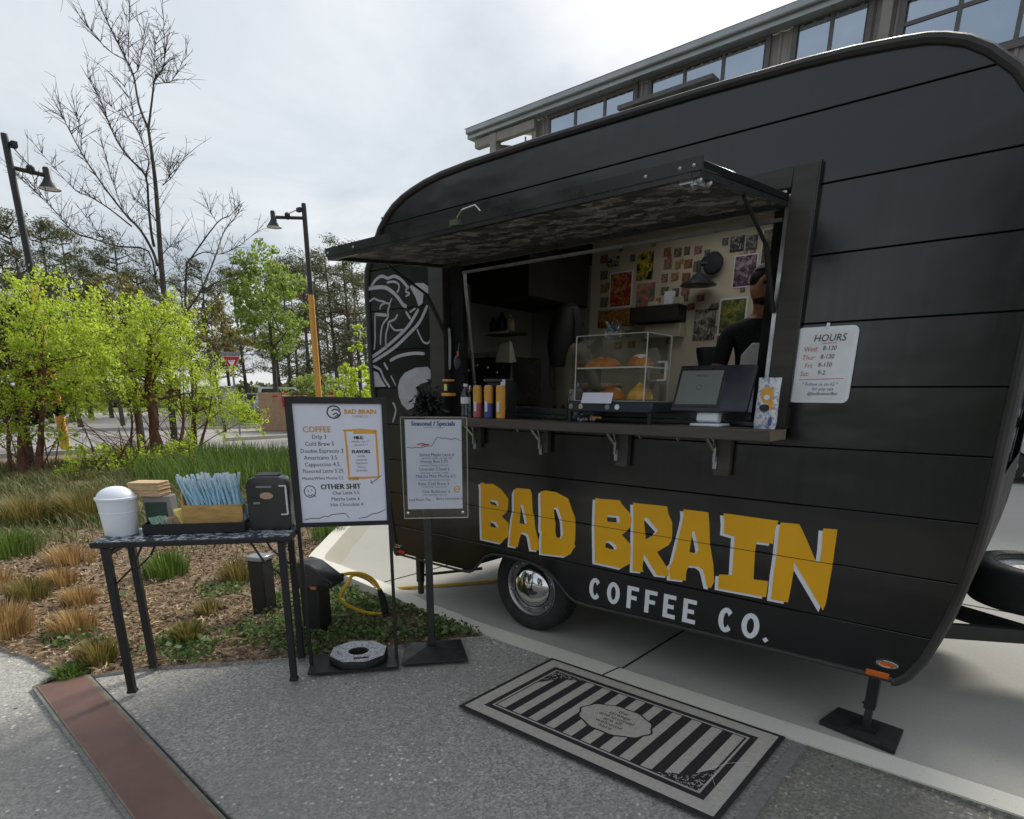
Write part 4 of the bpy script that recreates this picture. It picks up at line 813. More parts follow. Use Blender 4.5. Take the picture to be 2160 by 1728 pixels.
# hatch held open over the window
HX0, HX1 = -3.205, -1.045; hy0, hz0, hy1, hz1 = 3.075, 2.420, 2.185, 2.330
hd = Vector((0, hy1-hy0, hz1-hz0)).normalized(); hu = Vector((0, hd.z, -hd.y)); hL = math.hypot(hy1-hy0, hz1-hz0)
def hp(x, s, u): v = Vector((x, hy0, hz0)) + hd*s + hu*u; return v
def hbox(b, x0, x1, s0, s1, u0, u1):
    b.box((hp(x0, s0, u0)+hp(x1, s1, u1))/2, (x1-x0, s1-s0, u1-u0), Matrix((Vector((1, 0, 0)), hd, hd.cross(Vector((-1, 0, 0))))).transposed())
b = MB(); hbox(b, HX0, HX1, 0, hL, .0, .03); hat = b.build('hatch', M['black'], TR, bevel=.004)
b = MB(); hbox(b, HX0+.035, HX1-.035, .05, hL-.04, -.006, .0); b.build('hatch_lining', M['hatch'], hat, smooth=False)
b = MB(); hbox(b, HX0, HX0+.03, 0, hL, -.022, -.001); hbox(b, HX1-.03, HX1, 0, hL, -.022, -.001); hbox(b, HX0+.03, HX1-.03, hL-.03, hL+.002, -.022, -.001); hbox(b, HX0+.03, HX1-.03, 0, .05, -.03, -.001); hbox(b, HX0-.006, HX1+.006, hL-.012, hL+.006, -.004, .036); b.build('hatch_rim', M['trim'], hat)
for x in (HX1-.02, HX1-.07, HX1-.2, HX0+.02, HX0+.25): b = MB(); b.sphere(hp(x, hL+.004, .012), .0075, 8, 6); b.build('bolt', M['alu'], hat)
for x, s_ in ((HX1-.012, hL-.1), (HX1-.06, hL-.09), (HX1-.012, hL-.02)): b = MB(); b.sphere(hp(x, s_, -.028), .012, 8, 6); b.build('bolt', M['alu'], hat)
b = MB(); b.bar(hp(HX1-.03, hL-.12, -.03), hp(HX1-.03, hL-.02, -.03), .022, .02); b.bar(hp(HX1-.08, hL-.02, -.028), hp(HX1-.03, hL-.02, -.028), .012, .012); b.build('corner_bracket', M['alu'], hat)
lt = at(985, 478, 2.19); b = MB(); b.box(hp(lt.x-.06, hL+.012, .012), (.05, .012, .024)); b.tube([hp(lt.x-.04, hL+.012, .03), hp(lt.x+.0, hL+.02, .05), hp(lt.x+.08, hL+.02, .055), hp(lt.x+.10, hL+.012, .03)], .004, 6); b.build('latch', M['chrome'], hat)
for x in (HX0+.012, HX1-.012):
    b = MB(); b.tube([hp(x, .48, -.03), (x, 2.90, 2.22)], .008, 8); b.tube([(x, 2.90, 2.22), (x, WY-.03, 1.98)], .013, 8); b.build('gas_strut', M['dark'], TR)
# counter on brackets
b = MB(); b.bb(-3.19, -.9255, 2.845, WY-.036, 1.414, 1.465); ct = b.build('counter', M['counter'], TR, bevel=.004)
part('counter_end', M['counterend'], (-.9253, -.923, 2.847, WY-.04, 1.4165, 1.4625), parent=ct, bevel=0)
for px, py, w in ((1012, 930, .03), (1152, 945, .035), (1312, 970, .075), (1522, 985, .085)):
    p = at(px, py, WY-.03); zb = {1012: 1.29, 1152: 1.265, 1312: 1.225, 1522: 1.222}[px]
    b = MB(); b.bb(p.x-w/2, p.x+w/2, WY-.04, WY-.001, zb, 1.413); br = b.build('bracket', M['counter'], TR, bevel=.003)
    b = MB(); b.bar((p.x-.03, WY-.055, 1.29), (p.x-.03, WY-.055, 1.36), .022, .012); b.bar((p.x-.035, WY-.06, 1.34), (p.x-.06, WY-.11, 1.405), .012, .01); b.bar((p.x-.03, WY-.05, 1.36), (p.x-.05, WY-.05, 1.408), .016, .008); b.bar((p.x-.03, WY-.05, 1.285), (p.x-.03, WY-.03, 1.285), .02, .06); b.build('folding_hinge', M['alu'], br)
for px in (1348, 1428, 1090):
    p = at(px, 925, 2.9); b = MB(); b.tube([(p.x, 2.9, 1.414), (p.x, 2.9, 1.40), (p.x+.008, 2.9, 1.395), (p.x+.012, 2.9, 1.402)], .0025, 5); b.build('cup_hook', M['alu'], ct)
# wheel
RY = Matrix.Rotation(PI/2, 3, 'X')
WC = Vector((-2.556, 3.30, .313))
tyre_p = [(.205, -.08), (.225, -.096), (.265, -.104), (.295, -.098), (.311, -.08), (.316, -.05), (.316, .05), (.311, .08), (.295, .098), (.265, .104), (.225, .096), (.205, .08)]
b = MB(); b.lathe(tyre_p, 48, WC, RY, caps=False)
for j in range(56):
    a = 2*PI*j/56
    for s in (-.045, 0, .045): b.box(WC + RY @ Vector((math.cos(a+s)*.317, math.sin(a+s)*.317, s)), (.010, .024, .034), RY @ Matrix.Rotation(a+s, 3, 'Z'))
wh = b.build('wheel', M['rubber'], TR)
b = MB(); b.lathe([(.222, .098), (.228, .092), (.222, .075), (.205, .06), (.196, .035), (.17, .03), (.16, .045), (.13, .05), (.125, .03), (.0, .03)], 40, WC, RY, caps=False); b.build('rim', M['rim'], wh)
b = MB(); b.lathe([(.168, .045), (.168, .055), (.155, .075), (.13, .098), (.08, .118), (.0, .125)], 36, WC, RY, caps=False); b.build('hubcap', M['chrome'], wh)
for j in range(6):
    a = 2*PI*j/6+.3; b = MB(); b.lathe([(.008, .03), (.008, .05), (0, .052)], 8, WC + RY @ Vector((math.cos(a)*.182, math.sin(a)*.182, .022)), RY, caps=False); b.build('wheel_nut', M['chrome'], wh)
b = MB(); b.tube([(-2.556, 3.4, .313), (-2.556, 4.8, .313)], .035, 8); b.lathe(tyre_p, 32, (-2.556, 4.92, .313), RY, caps=False); b.build('axle', M['rubber'], TR)
# jacks, lamps, drawbar, spare wheel
def jack(x, y, foot):
    b = MB(); b.bar((x, y, .13), (x, y, .46), .05, .05); j = b.build('jack', M['dark'], TR, bevel=.003)
    b = MB(); b.bar((x, y, .03), (x, y, .2), .034, .034); b.sphere((x-.03, y, .15), .008, 6, 5); b.build('jack_leg', M['trim'], j)
    if foot: b = MB(); b.bb(x-.055, x+.055, y-.055, y+.055, .026, .036); b.build('jack_foot', M['dark'], j)
jack(-.405, 3.24, True); jack(-3.685, 3.19, False)
b = MB(); b.bar((-3.685, 3.19, .06), (-3.72, 3.25, .3), .03, .045); b.bar((-3.66, 3.22, .19), (-3.1, 3.3, .33), .02, .02); b.build('jack_brace', M['dark'], TR)
def lamp(x, z, rx, rz, lens, bez):
    b = MB(); b.prism([arc(x, z, rx, rz, 0, 2*PI-.01, 20), arc(x, z, rx*.7, rz*.62, 0, 2*PI-.01, 20)], (0, WY, 0), d=.014); o = b.build('marker_lamp', M[bez], TR, fix=True, bevel=.002)
    b = MB(); b.prism(arc(x, z, rx*.72, rz*.64, 0, 2*PI-.01, 20), (0, WY, 0), d=.011); b.build('lens', M[lens], o, fix=True, bevel=.003)
lamp(-.352, .432, .046, .018, 'amber', 'chrome'); lamp(-3.842, .424, .042, .014, 'red', 'chrome')
part('reflector', M['amber'], (-.432, -.335, WY-.008, WY, .358, .387)); part('reflector', M['red'], (-3.845, -3.755, WY-.010, WY, .366, .394))
b = MB(); b.bar((-1.2, 3.4, .38), (.24, 4.22, .38), .05, .08); b.bar((-1.2, 4.9, .38), (.3, 4.12, .38), .05, .08); b.bar((.15, 4.16, .385), (.75, 4.16, .385), .08, .09); dbar = b.build('drawbar', M['dark'], TR, bevel=.004)
b = MB(); b.lathe([(.04, 0), (.045, .03), (.06, .05), (.06, .08), (.03, .1)], 12, (.75, 4.16, .36)); b.build('coupler', M['dark'], dbar)
b = MB(); sc_ = Vector((.17, 4.50, .60)); SK = Matrix.Scale(1.18, 3); b.lathe(tyre_p, 48, sc_, SK, caps=False); sp = b.build('spare_wheel', M['rubber'], TR)
b = MB(); b.lathe([(.222, .098), (.228, .092), (.215, .07), (.19, .05), (.14, .045), (.13, .06), (.06, .065), (.05, .04), (0, .04)], 40, sc_, SK, caps=False)
b.build('rim', M['rim'], sp)
for j in range(5): a = 2*PI*j/5; b = MB(); b.lathe([(.011, .04), (.011, .085), (.006, .09)], 8, sc_+Vector((math.cos(a)*.1, math.sin(a)*.1, .01))); b.build('wheel_nut', M['dark'], sp)
b = MB(); b.bar((.19, 4.16, .43), (.19, 4.72, .43), .05, .03); b.bar((.19, 4.6, .44), (.19, 4.6, .58), .03, .03); b.build('spare_carrier', M['dark'], dbar)
# inside
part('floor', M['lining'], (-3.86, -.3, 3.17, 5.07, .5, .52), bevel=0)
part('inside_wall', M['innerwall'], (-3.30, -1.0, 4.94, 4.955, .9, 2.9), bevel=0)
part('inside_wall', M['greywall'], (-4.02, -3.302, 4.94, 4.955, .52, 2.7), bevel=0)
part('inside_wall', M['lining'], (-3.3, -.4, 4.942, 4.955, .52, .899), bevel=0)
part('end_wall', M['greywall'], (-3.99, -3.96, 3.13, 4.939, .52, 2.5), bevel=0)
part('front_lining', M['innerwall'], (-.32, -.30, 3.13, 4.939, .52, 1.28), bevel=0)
b = MB(); b.bb(-.125, -.121, 3.34, 4.86, 1.28, 2.37); b.build('added_front_window', M['glass'], TR, smooth=False)  # unseen pane added at the front end to let daylight in
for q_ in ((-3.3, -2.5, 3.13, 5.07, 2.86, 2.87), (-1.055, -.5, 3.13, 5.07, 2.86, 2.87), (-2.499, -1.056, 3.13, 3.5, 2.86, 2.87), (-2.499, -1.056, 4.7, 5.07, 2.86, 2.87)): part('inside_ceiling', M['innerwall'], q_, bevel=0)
b = MB(); b.bb(-2.56, -1.0, 3.44, 4.76, 2.985, 2.99); b.build('added_skylight', M['opal'], TR, smooth=False)  # unseen roof light added to brighten the interior
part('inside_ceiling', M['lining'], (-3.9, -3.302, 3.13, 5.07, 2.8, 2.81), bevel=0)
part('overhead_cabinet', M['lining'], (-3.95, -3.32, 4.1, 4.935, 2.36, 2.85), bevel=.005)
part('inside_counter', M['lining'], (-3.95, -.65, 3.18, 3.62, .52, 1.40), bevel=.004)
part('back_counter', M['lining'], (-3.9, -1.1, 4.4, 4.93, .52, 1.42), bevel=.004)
# ------------------------------------------------------------------ lettering helper
_TC = {}
def tmesh(s):
    if s not in _TC:
        cu = bpy.data.curves.new('t', 'FONT'); cu.body = s; cu.align_x = 'CENTER'; cu.resolution_u = 2
        ob = bpy.data.objects.new('t', cu); COL.objects.link(ob); bpy.context.view_layer.update()
        me = bpy.data.meshes.new_from_object(ob.evaluated_get(bpy.context.evaluated_depsgraph_get()))
        _TC[s] = ([tuple(v.co)[:2] for v in me.vertices], [tuple(p.vertices) for p in me.polygons])
        bpy.data.objects.remove(ob); bpy.data.curves.remove(cu); bpy.data.meshes.remove(me)
    return _TC[s]
def text(b, s, u, v, size, o, U=(1, 0, 0), V=(0, 0, 1), N=(0, -1, 0), d=.0012, sx=1., mi=0, slant=0.):
    vs, fs = tmesh(s); o, U, V, N = Vector(o), Vector(U), Vector(V), Vector(N)
    b.add([o + U*(u+(x*sx+y*slant)*size) + V*(v+y*size) + N*d for x, y in vs], fs, mi)

# ------------------------------------------------------------------ doormat
MX0, MX1, MY0, MY1 = -2.12, -.687, 2.065, 2.905
t = wthing('door_mat', 'black and beige striped doormat in front of the trailer', 'doormat', ((MX0+MX1)/2, (MY0+MY1)/2, 0))
def flat(name, m, polys, z, h=.002, parent=t):
    b = MB()
    for p in polys: b.prism(p, (0, 0, z), (1, 0, 0), (0, 1, 0), (0, 0, 1), h, back=False)
    return b.build(name, m, parent, smooth=False, fix=True)
def rect(i): return [(MX0+i, MY0+i), (MX1-i, MY0+i), (MX1-i, MY1-i), (MX0+i, MY1-i)]
b = MB(); b.prism(rect(0), (0, 0, .001), (1, 0, 0), (0, 1, 0), (0, 0, 1), .006); b.build('rubber_backing', M['matedge'], t, bevel=.002)
flat('outer_band', M['matbeige'], [[rect(.026), rect(.098)[::-1]]], .0068)
flat('inner_border', M['matblack'], [[rect(.099), rect(.128)[::-1]]], .0064)
inn = flat('inner_field', M['matblack'], [rect(.129)], .0060)
flat('inner_line', M['matbeige'], [[rect(.130), rect(.140)[::-1]]], .0082, .001)
x0, x1, y0, y1 = MX0+.15, MX1-.15, MY0+.15, MY1-.15; ns = 11; w = (x1-x0)/(2*ns-1)
for k in range(ns): flat('stripe', M['matbeige'], [[(x0+2*k*w, y0), (x0+(2*k+1)*w, y0), (x0+(2*k+1)*w, y1), (x0+2*k*w, y1)]], .0078)
mc = ((MX0+MX1)/2, (MY0+MY1)/2)
def oval(rx, ry, wob=.0): return [(mc[0]+math.cos(2*PI*i/48)*rx*(1+wob*math.cos(2*PI*i/48*10)), mc[1]+math.sin(2*PI*i/48)*ry*(1+wob*math.cos(2*PI*i/48*10))) for i in range(48)]
flat('emblem_outline', M['matblack'], [oval(.206, .146, .03)], .0092, .001); flat('emblem', M['matbeige'], [oval(.195, .135, .03)], .0104, .001)
b = MB()
for i, s in enumerate(['the', 'strange', 'and unusual', 'are all', 'welcome', 'here']): text(b, s, 0, .076-i*.036, .041, (mc[0], mc[1], .0117), (1, 0, 0), (0, 1, 0), (0, 0, 1), .0006, 1.05)
b.build('lettering', M['matblack'], t, smooth=False)
for (cx, cy, sx, sy) in ((MX0+.142, MY1-.142, 1, -1), (MX1-.142, MY0+.142, -1, 1)):      # lace corners
    b = MB(); rg = random.Random(4)
    L = lambda x, y: (cx+sx*x, cy+sy*y)
    b.prism([L(0, 0), L(.25, 0), L(.17, .035), L(.09, .07), L(.05, .13), L(.0, .22)], (0, 0, .0094), (1, 0, 0), (0, 1, 0), (0, 0, 1), .001, back=False); lc = b.build('lace_corner', M['matblack'], t, smooth=False, fix=True)
    b = MB()
    for k in range(150):
        x = rg.uniform(0, .24); y = rg.uniform(0, .21)
        if x/.25+y/.22 > .95-.5*math.sqrt(max(0, (x/.25)*(y/.22))): continue
        a = rg.uniform(0, 3); r = rg.uniform(.005, .010); P_ = [L(x+r*math.cos(a+j*.9), y+r*math.sin(a+j*.9)) for j in range(4)]
        b.ribbon(P_, .0035, (0, 0, .0104), (1, 0, 0), (0, 1, 0), (0, 0, 1), .0006)
    b.build('lace', M['matbeige'], lc, smooth=False)
b = MB(); b.tube([(MX1-.05, MY0+.5, .0095), (MX1-.12, MY0+.43, .011), (MX1-.17, MY0+.33, .0095), (MX1-.10, MY0+.22, .011)], .0006, 4, False); b.build('loose_thread', M['white'], t)

# ------------------------------------------------------------------ menu stand
MA = math.atan2(.79, .61); MO = (-3.0125, 2.045, 0)
t = thing('menu_stand', 'tall black framed poster stand listing COFFEE and OTHER SHIT', 'menu sign', MO, MA)
b = MB(); b.bb(-.266, .266, -.142, .142, .001, .013); b.build('base_plate', M['dark'], t, bevel=.002)
for s in (-1, 1):
    b = MB(); b.bb(s*.258-.010, s*.258+.010, -.012, .012, .0135, .866); b.build('leg', M['dark'], t, bevel=.001)
b = MB(); b.bb(-.270, -.232, -.016, .016, .867, 1.587); b.bb(.243, .270, -.016, .016, .867, 1.587); b.bb(-.232, .243, -.0155, .0155, 1.552, 1.5865); b.bb(-.232, .243, -.0155, .0155, .8675, .893); b.build('frame', M['dark'], t)
b = MB(); b.bb(-.233, .244, -.006, .010, .892, 1.553); po = b.build('poster', M['paper'], t, smooth=False)
PU = lambda u: -.232+u*.475
PV = lambda v: 1.552-v*.659
PO = (0, -.006, 0)
def lines(L, m, name='lettering', par=None):
    for (s, u, v, sz) in L: b = MB(); text(b, s, PU(u), PV(v), sz, PO, d=.0012, sx=.95); b.build(name, M[m], par or po, smooth=False)
def bold(L, m):
    for (s, u, v, sz) in L:
        b = MB()
        for dx in (-.0015, 0, .0015): text(b, s, PU(u)+dx, PV(v), sz, PO, d=.0012+abs(dx)*.1, sx=.95)
        b.build('heading', M[m], po, smooth=False)
bold([('BAD BRAIN', .755, .082, .036)], 'oink'); lines([('COFFEE CO.', .755, .112, .017)], 'gink')
bold([('COFFEE', .25, .232, .046)], 'oink')
lines([('Drip 3', .27, .285, .032), ('Cold Brew 5', .27, .343, .032), ('Double Espresso 3', .29, .402, .032), ('Americano 3.5', .27, .458, .032), ('Cappuccino 4.5', .28, .515, .032), ('Flavored Latte 5.25', .285, .57, .030), ('Mocha/White Mocha 5.5', .275, .628, .0235)], 'ink')
bold([('OTHER SHIT', .475, .712, .042)], 'ink'); lines([('Chai Latte 5.5', .53, .76, .028), ('Matcha Latte 6', .52, .812, .028), ('Hot Chocolate 4', .53, .862, .028)], 'ink')
bold([('MILK:', .72, .29, .024), ('FLAVORS', .735, .408, .026)], 'ink'); lines([('whole, oat +1', .735, .318, .019), ('almond +1', .745, .347, .019), ('vanilla', .735, .442, .02), ('caramel', .735, .472, .02), ('hazelnut', .735, .502, .02), ('honey', .735, .534, .02), ('lavender', .735, .564, .02)], 'gink')
def strokes(L, m, w, name):
    b = MB()
    for pts in L: b.ribbon([(PU(u), PV(v)) for u, v in pts], w, PO, d=.0010)
    return b.build(name, M[m], po, smooth=False, fix=True)
strokes([[(.545, .218), (.75, .213), (.93, .222)], [(.565, .215), (.575, .4), (.578, .6)], [(.92, .225), (.925, .4), (.925, .61)], [(.56, .615), (.75, .62), (.94, .612)]], 'oink', .013, 'brush_border')
strokes([[(.66, .235), (.92, .235)], [(.57, .628), (.69, .628)]], 'oink', .018, 'brush_blot')
strokes([[(.96, .60), (.90, .635), (.83, .665)], [(.83, .665), (.835, .64)], [(.83, .665), (.86, .668)], [(.02, .975), (.1, .962), (.2, .965), (.26, .945), (.3, .955), (.34, .935), (.5, .925), (.55, .97)], [(.66, .975), (.76, .965), (.82, .94), (.9, .93), (.99, .90)]], 'ink', .004, 'doodle')
strokes([[(.115+.065*math.cos(a*.35), .728+.05*math.sin(a*.35)) for a in range(19)], [(.09, .715), (.1, .73)], [(.13, .71), (.14, .725)], [(.085, .755), (.12, .765), (.145, .75)], [(.15, .76), (.18, .775)]], 'ink', .0045, 'doodle_face')
strokes([[(.455+.075*math.cos(a*.4), .068+.05*math.sin(a*.4)) for a in range(16)], [(.43, .06), (.46, .045), (.5, .05), (.53, .07)], [(.44, .09), (.48, .075), (.52, .1)], [(.46, .105), (.5, .095)]], 'ink', .007, 'logo')
# octagonal weight on its foot
g = gnd(757, 1381, .04); t = wthing('rubber_weight', 'grey stickered octagonal rubber weight on the foot of the menu stand', 'sign weight', (g.x, g.y, .0135))
b = MB(); oc = lambda r, f=1: [(g.x+r*math.cos(PI/8+PI/4*i), g.y+r*math.sin(PI/8+PI/4*i)) for i in range(8)]; hole = [(g.x+.058*math.cos(PI/8*i), g.y+.058*math.sin(PI/8*i)) for i in range(16)]
b.prism([oc(.185), hole], (0, 0, .014), (1, 0, 0), (0, 1, 0), (0, 0, 1), .05); b.build('weight_body', M['rubber'], t, fix=True, bevel=.008)
b = MB(); b.prism([oc(.178), [(g.x+(x-g.x)*1.08, g.y+(y-g.y)*1.08) for x, y in hole]], (0, 0, .0643), (1, 0, 0), (0, 1, 0), (0, 0, 1), .0015); b.build('sticker_layer', M['stickergrey'], t, fix=True)
b = MB(); h_ = Vector((.79, -.61, 0)); p_ = Vector((g.x, g.y, .0668))+h_*.115+Vector((.61, .79, 0))*.02; b.bar(p_-Vector((.61, .79, 0))*.045, p_+Vector((.61, .79, 0))*.045, .018, .002); b.build('grip_slot', M['gap'], t)

# ------------------------------------------------------------------ second sign: clear holder on a post
SA = math.atan2(.746, .665); t = thing('sign_stand', 'clear acrylic sign holder on a black post beside the menu stand', 'menu sign', (-2.77, 2.47, 0), SA)
b = MB(); B0, T0 = [(-.19, -.19), (.225, -.175), (.2, .17), (-.17, .165)], [(-.035, -.035), (.035, -.035), (.035, .035), (-.035, .035)]
b.add([(x, y, .002) for x, y in B0]+[(x, y, .012) for x, y in B0]+[(x, y, .055) for x, y in T0], [(3, 2, 1, 0)]+[(i, (i+1) % 4, 4+(i+1) % 4, 4+i) for i in range(4)]+[(4+i, 4+(i+1) % 4, 8+(i+1) % 4, 8+i) for i in range(4)]+[(8, 9, 10, 11)]); b.build('base', M['dark'], t, smooth=False, bevel=.002)
b = MB(); b.bb(-.023, .023, -.023, .023, .056, .93); b.build('post', M['trim'], t, bevel=.003)
X0, X1, Z0, Z1 = -.135, .243, .893, 1.478
b = MB(); b.bb(X0, X1, -.034, -.030, Z0, Z1); hold = b.build('holder', M['acr'], t, smooth=False)
b = MB(); b.bb(X0, X1, -.0285, -.0245, Z0, Z1); b.build('back_sheet', M['acr'], hold, smooth=False)
b = MB(); b.bb(X0-.002, X1+.002, -.036, -.0235, Z0-.004, Z0-.0005); b.bb(X0-.003, X0-.0005, -.036, -.0235, Z0, Z1); b.bb(X1+.0005, X1+.003, -.036, -.0235, Z0, Z1); b.bb(X0, X1, -.036, -.0235, Z1+.0005, Z1+.0025); b.build('sheet_edge', M['acredge'], hold, smooth=False)
for x in (X0+.02, X1-.03):
    b = MB(); b.lathe([(.009, 0), (.009, .004), (.006, .006)], 10, (x, -.036, Z0+.03), RY); b.build('screw', M['chrome'], hold)
b = MB(); b.bb(X0+.022, X1-.030, -.0296, -.0290, Z0+.052, Z1-.012); pa = b.build('menu_sheet', M['paper'], t, smooth=False)
PU = lambda u: X0+.022+u*(X1-X0-.052)
PV = lambda v: Z1-.012-v*(Z1-Z0-.064)
PO = (0, -.0297, 0); po = pa
bold([('Seasonal / Specials', .5, .065, .036)], 'bink'); lines([('S I G N A T U R E S', .5, .095, .014)], 'gink')
lines([('Salted Maple Latte 6', .55, .40, .026), ('Honey Bee 5.75', .5, .475, .026), ('Lavender Cloud 6', .5, .56, .026), ('Matcha Mint Mocha 6.5', .52, .64, .026), ('Rose Cold Brew 6', .48, .725, .026), ('Chai Bulldozer 6', .52, .815, .026), ('Iced Peach Tea', .22, .905, .022), ('Berry Lemonade 5', .76, .895, .022)], 'bink')
lines([('espresso, maple, sea salt, milk', .55, .43, .016), ('espresso, honey, cinnamon', .5, .51, .016), ('cold foam, lavender, vanilla', .5, .595, .016), ('matcha, mint, white chocolate', .5, .675, .016), ('cold brew, rose, cream', .5, .755, .016), ('chai, espresso, oat milk', .5, .845, .016)], 'gink')
strokes([[(.02, .30), (.12, .31), (.18, .30), (.28, .305), (.4, .285), (.46, .29), (.56, .19), (.66, .205), (.72, .20), (.8, .215), (.9, .205), (.98, .23)]], 'ink', .003, 'doodle')
strokes([[(.2, .27), (.3, .26), (.42, .275)], [(.27, .285), (.4, .27)]], 'rink', .008, 'red_scribble'); strokes([[(.9+.05*math.cos(a*.5), .775+.035*math.sin(a*.5)) for a in range(14)], [(.86, .78), (.94, .77)]], 'oink', .006, 'stamp')

# ------------------------------------------------------------------ folding table and what stands on it
TA = math.radians(51.445); TO = Vector((-3.4625, 1.428, 0)); TM = Matrix.Rotation(TA, 3, 'Z')
TZ = .862
def tl(x, y, z=TZ): v = TM @ Vector((x, y, 0)); return (TO.x+v.x, TO.y+v.y, z)
t = thing('folding_table', 'narrow black folding table with a sticker covered top', 'table', tuple(TO), TA)
b = MB(); b.bb(-.497, .497, -.186, .186, TZ-.032, TZ-.003); b.build('table_top', M['dark'], t, bevel=.004)
b = MB(); b.bb(-.488, .488, -.178, .178, TZ-.0028, TZ-.0008); b.build('sticker_layer', M['tabletop'], t, smooth=False)
for sx in (-1, 1):
    for sy in (-1, 1):
        b = MB(); b.bar((sx*.43, sy*.165, .012), (sx*.435, sy*.160, TZ-.033), .042, .036); lg = b.build('leg', M['dark'], t, bevel=.003)
        b = MB(); b.bb(sx*.43-.024, sx*.43+.024, sy*.165-.022, sy*.165+.022, .0005, .02); b.build('foot_cap', M['rubber'], lg, bevel=.004)
    b = MB(); b.bar((sx*.433, -.15, TZ-.07), (sx*.433, .15, TZ-.07), .02, .02); b.build('rail', M['dark'], t)
    for sy in (-1, 1):
        b = MB(); b.bar((sx*.425, sy*.135, TZ-.24), (sx*.33, sy*.135, TZ-.15), .016, .008); b.bar((sx*.335, sy*.132, TZ-.16), (sx*.27, sy*.132, TZ-.035), .016, .008); br = b.build('folding_brace', M['dark'], t)
        b = MB(); b.sphere((sx*.332, sy*.128, TZ-.152), .008, 8, 6); b.sphere((sx*.425, sy*.145, TZ-.24), .007, 8, 6); b.build('rivet', M['alu'], br)
# white bin
q0 = tl(-.415, .02); t = wthing('swing_bin', 'white plastic bin with a domed swing lid on the left end of the table', 'bin', q0)
b = MB(); b.lathe([(.078, 0), (.080, .004), (.088, .12), (.090, .122), (.090, .126), (.0885, .128), (.094, .19), (.1, .192), (.1, .203), (.095, .205)], 40, q0); b.build('bin_body', M['plastic'], t)
b = MB(); c_ = Vector(q0)+Vector((0, 0, .195)); lid = [(.096, 0)]+[(.094*math.cos(a), .062*math.sin(a)) for a in np.linspace(.05, PI/2, 9)]; b.lathe(lid, 36, c_, Matrix.Rotation(TA, 3, 'Z') @ Matrix.Rotation(.18, 3, 'X')); b.build('swing_lid', M['plastic'], t)
# cartons, napkins
t = wthing('carton', 'grey carton standing behind the white bin', 'box', tl(-.245, .12))
b = MB(); b.box(tl(-.235, .125, TZ+.097), (.14, .10, .19), TM); b.build('carton_side', M['greybox'], t, bevel=.003)
b = MB(); b.box(tl(-.2435, .0725, TZ+.085), (.11, .003, .15), TM); b.build('green_label', M['greend'], t)
t = wthing('napkin_stack', 'tan stack of paper napkins lying on the grey carton', 'napkins', tl(-.25, .12, TZ+.193))
rg = random.Random(3)
for k in range(9):
    b = MB(); b.box(tl(-.275+rg.uniform(-.004, .004), .115+rg.uniform(-.004, .004), TZ+.199+k*.0085), (.165, .12, .0075), TM @ Matrix.Rotation(rg.uniform(-.03, .03)-.2, 3, 'Z')); b.build('napkin', M['napkin'], t, bevel=.002)
# tray with the straw box and packets
t = wthing('serving_tray', 'black open tray in the middle of the table', 'tray', tl(-.03, .07))
b = MB(); C0 = lambda x, y, z: tl(x, y, TZ+z)
for (x, y, sx, sy, z, h) in ((-.03, .07, .52, .22, .004, .006), (-.03, -.037, .52, .006, .03, .056), (-.03, .177, .52, .006, .03, .056), (-.287, .07, .006, .21, .03, .056), (.227, .07, .006, .21, .03, .056)): b.box(C0(x, y, z), (sx, sy, h), TM)
b.build('tray_shell', M['dark'], t, bevel=.002)
t = wthing('straw_box', 'pine wood box with one slanted corner holding paper straws', 'wooden box', tl(.06, .07, TZ+.008))
U_ = TM @ Vector((1, 0, 0)); N_ = TM @ Vector((0, -1, 0))
fp = [(-.155, 0), (.115, 0), (.155, .05), (.155, .135), (-.155, .135)]
for y, nm in ((.02, 'front_board'), (.115, 'back_board')):
    b = MB(); b.prism(fp if y < .1 else [(-.155, 0), (.155, 0), (.155, .15), (-.155, .15)], tl(.06, y+.006, TZ+.012), U_, (0, 0, 1), N_, .01); b.build(nm, M['wood'], t, fix=True, bevel=.0015)
for x, h in ((-.15, .2), (.15, .13)):
    b = MB(); b.box(tl(.06+x, .067, TZ+.012+h/2), (.009, .092, h), TM); b.build('side_board', M['wood'], t, bevel=.0015)
b = MB(); b.box(tl(.06, .067, TZ+.016), (.29, .092, .007), TM); b.build('box_floor', M['wood'], t)
rg = random.Random(11)
for k in range(110):
    sx = rg.uniform(-.135, .14); sy = rg.uniform(.035, .1); lean = -.22+rg.gauss(0, .12)-(.35 if k < 10 else 0)+(sx*.9); L = rg.uniform(.245, .28)
    a = Vector(tl(.06+sx-lean*.11, sy, TZ+.03)); d = TM @ Vector((lean*.75, rg.uniform(-.12, .08), 1)); d.normalize()
    t2 = wthing('paper_straw', 'wrapped paper straw standing in the wooden box', 'straw', tuple(a), 'straws in the wooden box')
    b = MB(); b.tube([a, a+d*L], .0052, 5); b.build('straw_tube', M['straw'], t2)
    b = MB(); b.bar(a+d*(L*.80), a+d*(L+.012), .014, .003); b.build('wrapper_end', M['straw2'], t2)
